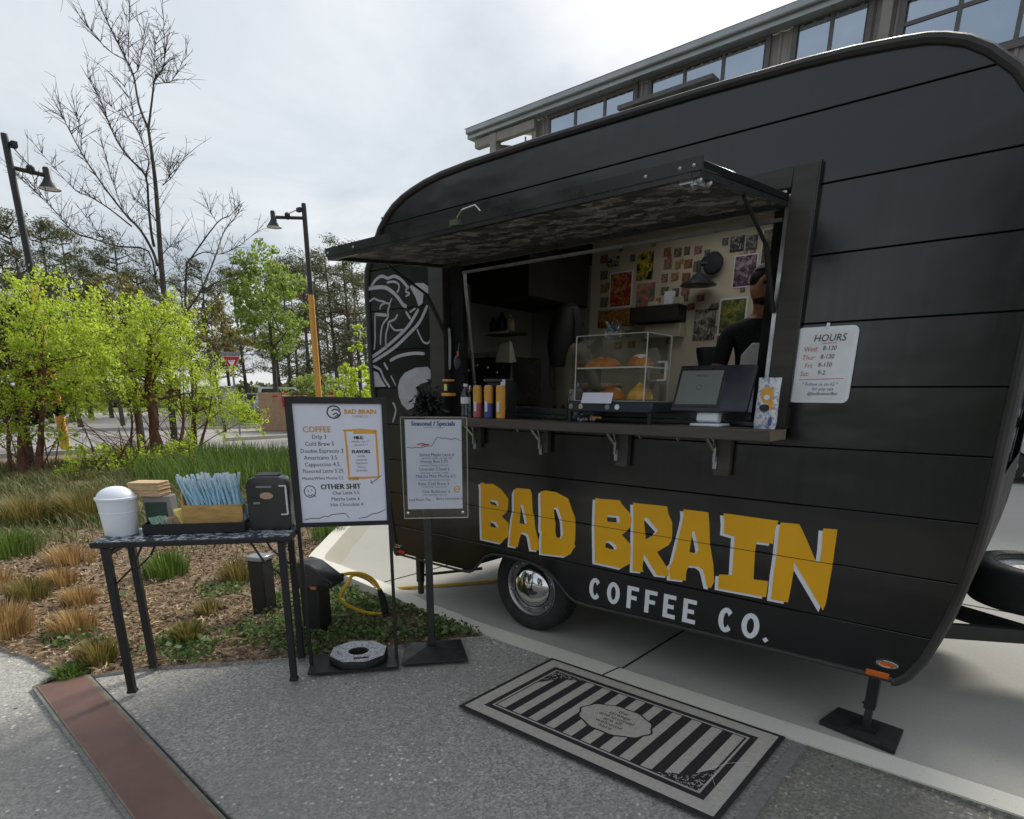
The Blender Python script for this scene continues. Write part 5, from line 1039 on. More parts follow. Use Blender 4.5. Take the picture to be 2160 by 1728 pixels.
for nm, col, x, y, n, lab in (('sweetener_packet', 'green', -.20, .05, 9, 'pale green sweetener packet leaning in the tray'), ('sugar_packet', 'pink', -.135, .04, 6, 'brown sugar packet leaning in the tray beside the green ones'), ('lemon_packet', 'ypack', -.105, .06, 4, 'yellow packet standing against the straw box')):
    for k in range(n):
        c = tl(x+(k-n/2)*.011, y+rg.uniform(-.01, .02), TZ+.042+rg.uniform(0, .012)+(.03 if col == 'ypack' else 0))
        b = MB(); b.box(c, (.055, .004, .085 if col == 'ypack' else .07), TM @ Matrix.Rotation(1.1+rg.uniform(-.15, .15), 3, 'Z') @ Matrix.Rotation(-.35+rg.uniform(-.15, .15), 3, 'X')); o = b.build(nm, M[col], None, bevel=.0012); tag(o, lab, 'packet', lab.split(' packet')[0]+' packets')
b = MB(); a = Vector(tl(-.27, .02, TZ+.035)); b.bar(a, Vector(tl(-.19, .05, TZ+.075)), .009, .003); tag(b.build('wooden_stirrer', M['straw2']), 'white stirrer stick leaning on the tray rim', 'stirrer')
# black dispenser
q0 = tl(.36, .085); t = wthing('drink_dispenser', 'black rounded dispenser with an oval badge on the right end of the table', 'dispenser', q0)
b = MB(); prof = [(-.108, 0), (.108, 0), (.112, .03), (.112, .25), (.095, .285), (.06, .30), (-.06, .30), (-.095, .285), (-.112, .25), (-.112, .03)]
b.prism(prof, tl(.36, .165), U_, (0, 0, 1), N_, .17); b.build('dispenser_body', M['trim'], t, fix=True, bevel=.012, seg=2)
b = MB(); b.box(tl(.36, .085, TZ+.301), (.13, .14, .012), TM); b.build('dispenser_lid', M['dark'], t, bevel=.005)
ov = [(.035*math.cos(2*PI*i/24), .019*math.sin(2*PI*i/24)) for i in range(24)]
b = MB(); b.prism(ov, tl(.355, -.005, TZ+.195), U_, (0, 0, 1), N_, .003); b.build('badge', M['pink'], t, fix=True)
for q_ in ((.345, .245, .08, .010), (.30, .155, .035, .011)): b = MB(); b.box(tl(q_[0], -.006, TZ+q_[1]), (q_[2], .002, q_[3]), TM); b.build('silver_plate', M['signback'], t)
b = MB()
for p_, q_ in ((((.46, -.012, .25)), (.46, -.012, .09)), ((.46, -.012, .25), (.425, -.012, .25)), ((.46, -.012, .09), (.425, -.012, .09))): b.bar(tl(p_[0], p_[1], TZ+p_[2]), tl(q_[0], q_[1], TZ+q_[2]), .008, .006)
b.build('chrome_bracket', M['signwhite'], t)

# ------------------------------------------------------------------ power pedestals and cord
g = gnd(560, 1290); t = wthing('power_pedestal', 'short black utility post with a flat pale cap, left of the pair', 'utility post', (g.x, g.y, 0))
Rz = Matrix.Rotation(.45, 3, 'Z')
b = MB(); b.box((g.x, g.y, .20), (.125, .13, .42), Rz); b.build('post_body', M['dark'], t, bevel=.006)
b = MB(); b.box((g.x, g.y, .43), (.145, .15, .035), Rz); b.build('cap', M['signback'], t, bevel=.006)
g2 = gnd(672, 1330); t = wthing('power_pedestal', 'short black power post with a hooded outlet, right of the pair', 'utility post', (g2.x, g2.y, 0))
b = MB(); b.box((g2.x, g2.y, .20), (.14, .15, .42), Rz); b.build('post_body', M['dark'], t, bevel=.006)
b = MB(); hx = Rz @ Vector((1, 0, 0)); b.prism([(-.09, 0), (.10, 0), (.19, .03), (.18, .07), (.03, .17), (-.06, .19), (-.09, .17)], Vector((g2.x, g2.y, .33)) - Rz @ Vector((0, -.085, 0)), hx, (0, 0, 1), Rz @ Vector((0, -1, 0)), .17); b.build('hood', M['trim'], t, fix=True, bevel=.008)
e0 = Vector((g2.x, g2.y, .375)) + hx*.12 - (Rz @ Vector((0, .09, 0))); b = MB(); b.box(e0 - hx*.07+Vector((0, 0, -.03)), (.045, .02, .02), Rz); b.build('orange_catch', M['orange'], t, bevel=.003)
DD = math.hypot(g2.x, g2.y)
C1 = [far(710, 1217, DD), far(735, 1210, DD+.05), far(765, 1211, DD+.1), far(788, 1224, DD+.15), far(800, 1243, DD+.18)]
C2 = [far(804, 1303, DD+.2), far(770, 1292, DD+.15), far(735, 1278, DD+.08), far(717, 1264, DD+.04), far(720, 1250, DD+.05), far(733, 1232, DD+.1), far(741, 1216, DD+.14), far(752, 1213, DD+.2), far(775, 1222, DD+.4)] + [gnd(805, 1240, .012), gnd(870, 1239, .012), gnd(950, 1233, .012), gnd(1030, 1226, .012), gnd(1100, 1215, .012)]
for p in C2:
    if p.z < .012: p.z = .012
t = wthing('extension_lead', 'thick yellow power cord looping from the post under the trailer', 'cord', (g2.x+.3, g2.y+.2, 0))
b = MB(); b.tube(smooth_path([e0+Vector((0, 0, -.005)), far(700, 1220, DD)]+C1, 5), .0125, 8); b.build('cord_run', M['cord'], t)
b = MB(); b.tube(smooth_path(C2, 6), .0125, 8); b.build('cord_loop', M['cord'], t)
b = MB(); b.tube([C1[-1], far(806, 1258, DD+.19), far(812, 1285, DD+.2), far(816, 1304, DD+.2)], [.017, .026, .027, .016], 10); b.build('cord_connector', M['rubber'], t)
b = MB(); b.tube([e0-hx*.02, e0+hx*.03, far(722, 1213, DD+.02)], [.03, .024, .016], 10); b.build('plug', M['rubber'], t)
b = MB(); b.prism([(-.601, 3.155), (-.25, 3.085), (-.255, 3.335), (-.565, 3.375)], (0, 0, .001), (1, 0, 0), (0, 1, 0), (0, 0, 1), .024); tag(b.build('jack_pad', M['rubber'], fix=True, bevel=.003), 'black rubber pad on the ground under the front jack', 'jack pad')

# ------------------------------------------------------------------ hours board on the trailer wall
t = wthing('hours_board', 'white handwritten HOURS board hanging on the trailer wall', 'sign', (-.815, WY-.02, 1.58))
def rrect(x0, x1, z0, z1, r): return [p for (cx, cz, a) in ((x1-r, z1-r, 0), (x0+r, z1-r, 1), (x0+r, z0+r, 2), (x1-r, z0+r, 3)) for p in arc(cx, cz, r, r, a*PI/2, (a+1)*PI/2, 5)]
b = MB(); b.prism(rrect(-.942, -.690, 1.582, 1.903, .026), (0, WY-.002, 0), d=.012); b.build('board', M['plastic'], t, fix=True, bevel=.003)
b = MB(); b.prism(rrect(-.926, -.706, 1.598, 1.885, .012), (0, WY-.0145, 0), d=.0006); bd = b.build('writing_face', M['signwhite'], t, fix=True)
b = MB(); b.bb(-.822, -.810, WY-.017, WY-.002, 1.895, 1.918); b.build('hook', M['plastic'], t, bevel=.002)
HO = (0, WY-.0152, 0)
def hl(L, m):
    for s, x, z, sz in L: b = MB(); text(b, s, x, z, sz, HO, sx=.95, slant=.12); b.build('handwriting', M[m], bd, smooth=False)
hl([('HOURS', -.80, 1.842, .042), ('8-130', -.795, 1.805, .026), ('8-130', -.800, 1.770, .026), ('8-130', -.805, 1.736, .026), ('9-2', -.815, 1.703, .026), ('@badbraincoffee', -.80, 1.616, .019)], 'ink')
hl([('Wed:', -.872, 1.802, .028), ('Thur:', -.875, 1.767, .028), ('Fri:', -.872, 1.733, .028), ('Sat:', -.885, 1.698, .028)], 'rink'); hl([('* Follow us on IG *', -.815, 1.656, .02), ('for pop ups', -.80, 1.636, .02)], 'bink')
b = MB(); b.ribbon([(-.905, 1.682), (-.8, 1.684), (-.72, 1.686)], .003, HO, d=.0008); b.ribbon([(-.83, 1.833), (-.77, 1.835)], .003, HO, d=.0008); b.build('ruled_line', M['rink'], bd, smooth=False)
# ------------------------------------------------------------------ things on the counter
CZ = 1.466
def onc(px, Y): p = at(px, 890, Y); return Vector((p.x, Y, CZ))
c = onc(983, 2.93); t = wthing('water_bottle', 'clear plastic water bottle at the left end of the counter', 'bottle', tuple(c))
b = MB(); b.lathe([(.028, 0), (.032, .006), (.032, .03), (.030, .034), (.032, .04), (.032, .13), (.026, .155), (.013, .178), (.0125, .19)], 20, c); b.build('bottle_body', M['bottle'], t)
b = MB(); b.lathe([(.0326, .085), (.0326, .125)], 20, c, caps=False); b.build('label_band', M['straw2'], t)
b = MB(); b.lathe([(.0145, .190), (.0145, .205), (.012, .207)], 16, c); b.build('cap', M['plastic'], t)
b = MB(); b.lathe([(.029, .004), (.030, .08)], 18, c); b.build('water', M['bottle'], t)
for i, (px, low, lab) in enumerate(((1008, 'rink', 'orange topped drink can with red lower half'), (1031, 'bink', 'orange topped drink can with blue lower half'), (1056, 'pastry2', 'orange and tan drink can, rightmost of the row of three'))):
    c = onc(px, 2.915); t = wthing('drink_can', lab, 'can', tuple(c), 'slim drink cans in a row')
    b = MB(); b.lathe([(.024, 0), (.0285, .005), (.0285, .09)], 20, c); b.build('lower_print', M[low], t)
    b = MB(); b.lathe([(.0285, .0905), (.0285, .178), (.025, .192)], 20, c); b.build('upper_print', M['oink'], t)
    b = MB(); b.lathe([(.025, .1925), (.0245, .196), (.022, .194)], 20, c); b.build('can_top', M['alu'], t)
    b = MB(); b.box(c+Vector((.004, -.0287, .07)), (.02, .002, .06)); b.build('white_mark', M['straw2'], t)
c = at(1060, 880, 2.985); t = wthing('dispenser_box', 'black box with white stickers behind the drink cans', 'box', (c.x, 2.985, CZ))
b = MB(); b.bb(c.x-.10, c.x+.06, 2.95, 3.05, CZ, CZ+.215); b.build('box_body', M['dark'], t, bevel=.004)
b = MB(); b.bb(c.x-.11, c.x+.03, 2.94, 3.055, CZ+.217, CZ+.235); b.build('box_lid', M['brown'], t, bevel=.003)
for x, z, w, h in ((.035, .18, .035, .05), (.03, .07, .025, .025), (.045, .055, .02, .02), (.04, .12, .02, .02)):
    b = MB(); b.bb(c.x+x-w/2, c.x+x+w/2, 2.947, 2.9495, CZ+z, CZ+z+h); b.build('sticker', M['paper'], t, smooth=False)
# pastry case
PX0, PX1, PYa, PYb = -2.035, -1.605, 2.93, 3.19; pz0, pz1 = CZ+.115, 1.905
t = wthing('pastry_case', 'clear two shelf pastry case standing on a black drawer', 'display case', ((PX0+PX1)/2, 3.06, CZ))
b = MB(); b.bb(PX0-.03, PX1+.06, 2.905, 3.2, CZ+.055, CZ+.112); base = b.build('drawer', M['navy'], t, bevel=.006)
for x in (PX0-.018, PX1+.048):
    for y in (2.92, 3.185): b = MB(); b.bb(x-.01, x+.01, y-.01, y+.01, CZ, CZ+.054); b.build('leg', M['dark'], t)
for x, m_ in ((PX0-.005, 'signback'), (PX0+.06, 'napkin'), (PX0+.23, 'signback'), (PX0+.29, 'signwhite')):
    b = MB(); b.lathe([(.014, 0), (.014, .002)], 16, (x, 2.9045, CZ+.083), RY); b.build('sticker', M[m_], base)
for nm, q_ in (('front_pane', (PX0, PX1, PYa, PYa+.004, pz0, pz1)), ('back_pane', (PX0, PX1, PYb-.004, PYb, pz0, pz1)), ('side_pane', (PX0, PX0+.004, PYa+.0045, PYb-.0045, pz0, pz1)), ('side_pane', (PX1-.004, PX1, PYa+.0045, PYb-.0045, pz0, pz1)), ('top_pane', (PX0, PX1, PYa, PYb, pz1+.0005, pz1+.0045)), ('shelf', (PX0+.006, PX1-.006, PYa+.006, PYb-.006, pz0+.165, pz0+.169)), ('shelf', (PX0+.006, PX1-.006, PYa+.006, PYb-.006, pz0+.002, pz0+.006))):
    b = MB(); b.bb(*q_); b.build(nm, M['acr'], t, smooth=False)
for q_ in ((PX0-.001, PX1+.001, PYa-.001, PYa+.005, pz1+.005, pz1+.008), (PX0-.001, PX1+.001, PYa-.001, PYa+.005, pz0-.003, pz0), (PX1-.003, PX1+.002, PYa-.002, PYa+.001, pz0, pz1+.004), (PX0-.002, PX0+.003, PYa-.002, PYa+.001, pz0, pz1+.004), (PX1-.003, PX1+.001, PYa, PYb, pz1+.005, pz1+.008), (PX1-.003, PX1+.003, PYb-.003, PYb+.002, pz0, pz1+.004), (PX1-.003, PX1+.003, PYa, PYb, pz0-.004, pz0), (PX0+.005, PX1-.005, PYa+.003, PYa+.006, pz0+.163, pz0+.171), (PX1-.006, PX1-.003, PYa+.005, PYb-.005, pz0+.163, pz0+.171)):
    b = MB(); b.bb(*q_); b.build('pane_edge', M['acredge'], t, smooth=False)
b = MB(); b.box((PX1+.045, 3.06, pz0+.15), (.012, .012, .09)); b.bar((PX1+.045, 3.06, pz0+.195), (PX1, 3.06, pz0+.195), .012, .008); b.bar((PX1+.045, 3.06, pz0+.105), (PX1, 3.06, pz0+.105), .012, .008); b.build('door_handle', M['acredge'], t)
def pastry(label, x, y, z, rx, ry, rz_, m_, ice=False, fold=False):
    t = wthing('pastry', label, 'pastry', (x, y, z)); b = MB(); n, k = 20, 10; vs, fs = [], []; rg = random.Random(int(x*1000))
    for i in range(k+1):
        a = PI/2*i/k
        for j in range(n):
            f = 2*PI*j/n; r_ = math.cos(a)*(1+.05*math.sin(5*f+1)+.04*rg.uniform(-1, 1)); ridge = 1+.10*math.sin(9*f*.5+math.sin(a*3))
            vs.append((x+rx*r_*math.cos(f), y+ry*r_*math.sin(f), z+rz_*math.sin(a)*ridge*(1-.25*abs(math.cos(f)) if fold else 1)))
    for i in range(k):
        for j in range(n): fs.append((i*n+j, i*n+(j+1) % n, (i+1)*n+(j+1) % n, (i+1)*n+j))
    fs.append(tuple(range(n-1, -1, -1))); b.add(vs, fs); b.build('crust', M[m_], t)
    if ice:
        b = MB(); b.sphere((x, y, z+rz_*.72), (rx*.6, ry*.6, rz_*.42), 14, 8); b.build('icing', M['icing'], t)
pastry('long brown pastry on the upper shelf of the case', PX0+.11, 3.03, pz0+.170, .105, .07, .055, 'pastry')
pastry('sugar topped pastry on the upper shelf of the case', PX1-.09, 3.03, pz0+.170, .075, .065, .058, 'pastry', True)
pastry('round brown pastry on the lower shelf of the case', PX0+.18, 3.03, pz0+.007, .075, .07, .06, 'pastry')
pastry('tall golden turnover at the lower right of the case', PX1-.075, 3.02, pz0+.007, .075, .05, .085, 'pastry2', False, True)
t = wthing('name_card', 'small white printed card propped on the drawer below the pastries', 'card', (PX0+.16, 2.90, CZ+.10))
b = MB(); b.box((PX0+.165, 2.9, CZ+.128), (.19, .002, .058), Matrix.Rotation(-.35, 3, 'X')); cd = b.build('card_sheet', M['paper'], t)
b = MB(); text(b, 'Pastries', PX0+.19, CZ+.118, .022, (0, 2.8965, 0), V=(0, .34, .94), N=(0, -1, 0), d=.0); 
for i in range(len(b.v)): x, y, z = b.v[i]; b.v[i] = (x, 2.899-.0014+(z-(CZ+.128))*.36-.0015, CZ+.128+(z-(CZ+.128)))
b.build('card_print', M['oink'], cd, smooth=False)
c = onc(1212, 2.98); t = wthing('glass_jar', 'small clear glass jar at the left of the pastry case', 'jar', tuple(c))
b = MB(); b.lathe([(.04, 0), (.046, .01), (.046, .12), (.036, .14), (.036, .15)], 20, c); b.build('jar_body', M['bottle'], t)
b = MB(); b.lathe([(.04, .151), (.04, .175), (.015, .185), (.02, .205), (.008, .215)], 20, c); b.build('jar_lid', M['bottle'], t)
rg = random.Random(2)
b = MB()
for k in range(22): b.sphere((c.x+rg.uniform(-.028, .028), c.y+rg.uniform(-.028, .028), CZ+.02+rg.uniform(0, .06)), .012, 6, 5)
b.build('jar_contents', M['signback'], t)
for k in range(5):
    b = MB(); x = PX0+.02+k*.025; b.sphere((x, 2.95+.01*(k % 2), CZ+.012), (.011, .011, .011), 8, 6); tag(b.build('wrapped_mint', M['signback']), 'small shiny wrapped mint on the counter under the drawer', 'mint', 'mints under the drawer')
b = MB(); b.lathe([(.045, 0), (.05, .004), (.052, .03), (.049, .035)], 20, (PX0+.14, 3.07, pz1+.005)); 
for k in range(9): a = k*.7; b.tube([(PX0+.14+.01*math.cos(a), 3.07+.01*math.sin(a), pz1+.04), (PX0+.14+.05*math.cos(a), 3.07+.04*math.sin(a), pz1+.085)], [.012, .004], 5)
tag(b.build('plastic_cup_lids', M['bottle']), 'clear crumpled plastic on top of the pastry case', 'plastic wrap')
# tablet till
p = at(1500, 830, 2.97); t = wthing('tablet_till', 'black tablet till on a white swivel stand facing outwards', 'till', (p.x, 2.97, CZ))
tm = Matrix.Rotation(math.radians(4), 3, 'Z') @ Matrix.Rotation(math.radians(-24), 3, 'X')
tc_ = Vector((p.x-.015, 2.965, 1.648))
b = MB(); b.box(tc_+tm @ Vector((.02, .02, 0)), (.37, .03, .235), tm); tb = b.build('tablet_case', M['navy'], t, bevel=.01, seg=2)
b = MB(); b.box(tc_+tm @ Vector((-.045, .003, .0)), (.232, .004, .2), tm); b.build('bezel', M['trim'], tb, bevel=.004)
b = MB(); b.box(tc_+tm @ Vector((-.045, .0, .0)), (.205, .002, .172), tm); b.build('screen', M['tablet'], tb)
b = MB(); text(b, 'Welcome', 0, 0, .014, tc_+tm @ Vector((-.045, -.0016, .055)), tm @ Vector((1, 0, 0)), tm @ Vector((0, 0, 1)), tm @ Vector((0, -1, 0)), .0002); b.ribbon([(.012*math.cos(a*.4), .012*math.sin(a*.4)) for a in range(17)], .002, tc_+tm @ Vector((-.045, -.0014, .0)), tm @ Vector((1, 0, 0)), tm @ Vector((0, 0, 1)), tm @ Vector((0, -1, 0)), .0003); b.build('screen_text', M['ink'], tb, smooth=False)
b = MB(); b.box((p.x, 2.975, CZ+.062), (.11, .05, .085), Matrix.Rotation(-.2, 3, 'X')); b.build('stand_neck', M['plastic'], t, bevel=.006)
b = MB(); b.bb(p.x-.075, p.x+.075, 2.92, 3.06, CZ, CZ+.014); b.build('stand_foot', M['plastic'], t, bevel=.005)
# snack bag
c = onc(1614, 2.925); t = wthing('snack_bag', 'tall white printed snack bag at the right end of the counter', 'snack bag', tuple(c))
b = MB(); rows = [(0, .046, .02), (.03, .05, .026), (.10, .048, .028), (.17, .048, .02), (.2, .05, .008), (.222, .05, .002)]; n = 14; vs = []; fs = []
for z, wx, wy in rows:
    for j in range(n): a = 2*PI*j/n; vs.append((c.x+wx*math.copysign(abs(math.cos(a))**.6, math.cos(a)), c.y+wy*math.copysign(abs(math.sin(a))**.8, math.sin(a)), CZ+z))
for i in range(len(rows)-1):
    for j in range(n): fs.append((i*n+j, i*n+(j+1) % n, (i+1)*n+(j+1) % n, (i+1)*n+j))
fs.append(tuple(range(n-1, -1, -1))); b.add(vs, fs); b.build('bag_body', print_mat('snack bag print', (.68, .68, .72), (.72, .72, .74), (.25, .3, .5), 22), t, fix=True)
ovb = lambda rx, rz: [(rx*math.cos(2*PI*i/20), rz*math.sin(2*PI*i/20)) for i in range(20)]
for nm, m_, x, z, rx, rz_ in (('orange_print', 'oink', .003, .148, .028, .036), ('dark_print', 'ink', -.002, .092, .022, .016), ('orange_print', 'oink', .024, .105, .012, .022), ('purple_print', 'bink', .03, .035, .008, .02)):
    b = MB(); b.prism(ovb(rx, rz_), (c.x+x, c.y-.027 if z < .14 else c.y-.0235, CZ+z), d=.0025); b.build(nm, M[m_], t, fix=True)
b = MB(); b.prism(ovb(.013, .011), (c.x+.003, c.y-.0262, CZ+.138), d=.002); b.build('white_print', M['paper'], t, fix=True)
# left end: black leafy plant, lantern, charm
c = Vector((at(905, 850, 2.98).x, 2.96, 1.42)); t = wthing('artificial_plant', 'bushy black artificial plant at the left end of the counter', 'plant', tuple(c)); rg2 = np.random.default_rng(3)
C = np.array(c) + rg2.normal(size=(330, 3))*np.array([.055, .035, .06]) + np.array([0, 0, .1]); V, F = leaf_quads(C, .06, rg2, .3); raw('leaves', V, F, M['dark'], t)
b = MB(); b.lathe([(.035, 0), (.05, .05), (.048, .055)], 14, c); b.build('pot', M['dark'], t)
b = MB(); b.bar((c.x, 2.97, 1.40), (c.x, 3.06, 1.40), .1, .02); b.build('plant_ledge', M['dark'], t)
c = Vector((at(945, 880, 2.92).x, 2.93, CZ)); t = wthing('lantern', 'small orange and black lantern hanging left of the window', 'lantern', (c.x, c.y, CZ+.12))
for z0, z1, w, m_ in ((.13, .15, .07, 'oink'), (.155, .22, .05, 'dark'), (.222, .235, .06, 'oink')): b = MB(); b.box((c.x, c.y, CZ+(z0+z1)/2), (w, w, z1-z0)); b.build('lantern_shell' if m_ == 'dark' else 'lantern_rim', M[m_], t, bevel=.004)
b = MB(); b.box((c.x, c.y-.026, CZ+.185), (.025, .004, .04)); b.build('lantern_pane', M['ypack'], t)
b = MB(); b.tube([(c.x, c.y, CZ+.235), (c.x, c.y+.02, CZ+.27), (c.x, WY-.04, CZ+.28)], .003, 5); b.build('hanger', M['dark'], t)
c = at(965, 765, WY-.03); t = wthing('cloth_charm', 'small dark charm hanging on the window jamb', 'charm', tuple(c))
b = MB(); b.sphere(c, (.03, .018, .05), 12, 8); b.build('charm_body', M['navy'], t)
b = MB(); b.tube([c+Vector((0, 0, .05)), c+Vector((.01, .01, .12))], .002, 4); b.build('string', M['gink'], t); b = MB(); b.box(c+Vector((.015, -.01, .055)), (.012, .008, .03)); b.build('red_tag', M['rink'], t)

# ------------------------------------------------------------------ inside the trailer
BY = 4.938
def pic(name, label, cat, px0, py0, px1, py1, cols, sc=9, group=None, border=None):
    a, c = at(px0, (py0+py1)/2, BY), at(px1, (py0+py1)/2, BY); zt, zb = at((px0+px1)/2, py0, BY).z, at((px0+px1)/2, py1, BY).z
    t = wthing(name, label, cat, ((a.x+c.x)/2, BY, zb), group)
    b = MB(); b.bb(a.x, c.x, BY-(.004 if name != 'small_print' else .0025), BY-.001, zb, zt); b.build('sheet', M['paper'] if border else print_mat(name+' print', *cols, sc), t, smooth=False)
    if border:
        q_ = border*(c.x-a.x); b = MB(); b.bb(a.x+q_, c.x-q_, BY-.0052, BY-.0042, zb+q_, zt-q_); b.build('printed_picture', print_mat(name+' print', *cols, sc), t, smooth=False)
pic('poster', 'dark red poster on the cream inside wall', 'poster', 1286, 573, 1334, 649, ((.28, .025, .02), (.4, .05, .03), (.5, .33, .12)), 11, border=.05)
pic('poster', 'yellow and black poster right above the red one', 'poster', 1344, 532, 1378, 590, ((.02, .025, .01), (.5, .38, .02), (.75, .6, .12)), 7)
pic('poster', 'pink and green art poster below the yellow one', 'poster', 1343, 598, 1381, 652, ((.05, .2, .12), (.55, .12, .18), (.5, .35, .15)), 9)
pic('poster', 'small black and white print left of the yellow poster', 'poster', 1284, 541, 1307, 563, ((.03, .03, .03), (.35, .33, .3), (.6, .58, .5)), 14)
pic('poster', 'purple lettered poster right of the wall lamp', 'poster', 1547, 537, 1597, 606, ((.05, .02, .05), (.16, .07, .14), (.42, .33, .4)), 10, border=.05)
pic('poster', 'square black print above the purple poster', 'poster', 1541, 498, 1570, 531, ((.01, .01, .015), (.03, .03, .04), (.4, .4, .42)), 16)
pic('poster', 'second dark print beside the square black one', 'poster', 1574, 496, 1598, 527, ((.02, .02, .02), (.1, .09, .09), (.35, .33, .3)), 16)
pic('poster', 'tall dim print at the right end of the window', 'poster', 1607, 482, 1640, 560, ((.04, .03, .02), (.12, .09, .05), (.25, .2, .12)), 8, border=.06)
pic('poster', 'olive green poster with a dark title band', 'poster', 1516, 628, 1575, 706, ((.06, .08, .02), (.16, .18, .03), (.3, .28, .08)), 9, border=.06)
pic('poster', 'grey photo print behind the till', 'poster', 1464, 652, 1509, 718, ((.05, .05, .045), (.25, .23, .2), (.5, .48, .42)), 9)
pic('poster', 'orange brown print at the lower left of the wall', 'poster', 1262, 653, 1340, 690, ((.3, .12, .03), (.5, .26, .07), (.1, .06, .03)), 10)
SCOL = [((.25, .06, .04), (.42, .22, .12), (.07, .05, .04)), ((.05, .05, .05), (.3, .26, .2), (.12, .1, .08)), ((.4, .2, .08), (.5, .36, .2), (.1, .07, .05)), ((.08, .1, .06), (.3, .3, .16), (.05, .05, .04)), ((.3, .12, .14), (.5, .3, .28), (.1, .04, .04))]
SNAME = ['red brown', 'black and grey', 'orange tan', 'dull green', 'pink']
rg = random.Random(21)
for r_ in range(4):
    for k in range(4):
        px, py = 1402+k*21+(r_ % 2)*3-r_*3+rg.uniform(-2, 2), 522+r_*28+rg.uniform(-3, 3); w_, h_ = rg.uniform(11, 17), rg.uniform(15, 22); ci = (r_*4+k*3+r_//2) % 5
        if (r_ == 3 and k == 3): continue
        pic('sticker', 'small %s sticker, %s in the %s row left of the wall lamp' % (SNAME[ci], ORD[k], ORD[r_]), 'sticker', px, py, px+w_, py+h_, SCOL[ci], 20, 'stickers on the inside wall')
for k, py in enumerate((538, 572, 600, 628)): pic('sticker', 'small dim sticker, %s from the top at the left end of the wall' % ORD[k], 'sticker', 1267, py, 1282, py+rg.uniform(14, 22), SCOL[k], 20, 'stickers at the wall end')
for k, (px, py) in enumerate(((1292, 700), (1318, 698), (1296, 722), (1325, 720), (1450, 640), (1470, 622), (1500, 640))): pic('sticker', ['tan sticker low on the cream wall, upper left of four', 'tan sticker low on the cream wall, upper right of four', 'tan sticker low on the cream wall, lower left of four', 'tan sticker low on the cream wall, lower right of four', 'red sticker right of the dark shelf', 'pink sticker under the wall lamp', 'dark slanted sticker right under the lamp shade'][k], 'sticker', px, py, px+16, py+14, SCOL[[2, 2, 2, 2, 0, 4, 1][k]], 20)
for k in range(34):                                  # small prints in the gaps of the wall
    px, py = rg.uniform(1270, 1600), rg.uniform(500, 715)
    if 1475 < px < 1530 and 530 < py < 620: continue
    pic('small_print', 'small faded print filling a gap between the posters', 'print', px, py, px+rg.uniform(8, 15), py+rg.uniform(9, 16), SCOL[k % 5], 24, 'small prints between the posters')
c = at(1509, 557, BY); t = wthing('wall_lamp', 'black wall lamp with a round shade among the posters', 'wall lamp', (c.x, BY, c.z))
b = MB(); b.lathe([(.075, 0), (.08, .02), (.07, .035)], 24, (c.x, BY-.03, c.z), RY); b.build('round_shade', M['navy'], t)
s0 = at(1490, 608, BY); b = MB(); b.lathe([(.135, 0), (.125, .012), (.045, .06), (.03, .08)], 24, (s0.x, BY-.15, s0.z)); b.build('cone_shade', M['navy'], t)
b = MB(); b.tube([(s0.x, BY-.15, s0.z+.08), (s0.x-.01, BY-.15, s0.z+.16), (c.x-.09, BY-.08, c.z), (c.x, BY-.03, c.z)], .018, 8); b.build('arm', M['navy'], t)
b = MB(); b.bar((c.x-.09, BY, c.z+.06), (c.x-.09, BY-.08, c.z), .01); b.build('bracket', M['dark'], t)
a, c = at(1348, 670, BY), at(1448, 668, BY); t = wthing('wall_shelf', 'dark box shelf on the cream inside wall', 'shelf', ((a.x+c.x)/2, BY, a.z))
b = MB(); b.bb(a.x, c.x, BY-.16, BY-.002, a.z-.06, a.z+.06); b.build('shelf_box', M['lining'], t, bevel=.004)
for x0_, x1_, h, m_, lab in ((.14, .22, .035, 'innerwall', 'low cream box on the dark shelf'), (.28, .36, .1, 'paper', 'pale framed card standing on the dark shelf')):
    b = MB(); b.bb(a.x+x0_, a.x+x1_, BY-.12, BY-.08, a.z+.061, a.z+.061+h); tag(b.build('shelf_box_item', M[m_], bevel=.003), lab, 'box')
c = at(1408, 700, BY); b = MB(); b.bb(c.x-.16, c.x+.16, BY-.10, BY-.01, c.z-.05, c.z+.05); tag(b.build('paper_towel_box', M['innerwall'], bevel=.004), 'pale box under the dark shelf', 'box')
c = at(1385, 780, 4.6); t = wthing('cup_stack', 'pale paper cup stack on the back counter behind the pastry case', 'cups', (c.x-.05, 4.6, 1.43))
for k in range(4): b = MB(); b.lathe([(.03, 0), (.042, .1), (.044, .102)], 14, (c.x-.05, 4.6, 1.43+k*.035)); b.build('cup', M['innerwall'], t)
# espresso machine at the left
c = at(1045, 740, 4.0); t = wthing('espresso_machine', 'dark espresso machine with bright knobs inside on the left', 'coffee machine', (c.x, 4.0, 1.40))
b = MB(); b.bb(c.x-.30, c.x+.26, 3.9, 4.3, 1.52, 1.90); b.bb(c.x-.30, c.x+.26, 3.72, 4.3, 1.41, 1.50); b.build('machine_body', M['trim'], t, bevel=.015)
for x in (-.16, .1): b = MB(); b.lathe([(.035, 0), (.035, .05), (.03, .055)], 16, (c.x+x, 3.85, 1.63)); b.bar((c.x+x, 3.85, 1.65), (c.x+x-.02, 3.68, 1.64), .025); b.build('group_head', M['chrome'], t)
for x, z in ((-.2, 1.8), (-.1, 1.84), (.02, 1.82), (.12, 1.78), (-.02, 1.72)): b = MB(); b.sphere((c.x+x, 3.885, z), .016, 10, 8); b.build('knob', M['chrome'], t)
b = MB(); b.tube([(c.x-.28, 3.85, 1.8), (c.x-.29, 3.78, 1.7), (c.x-.29, 3.76, 1.55)], .007, 6); b.build('steam_wand', M['chrome'], t)
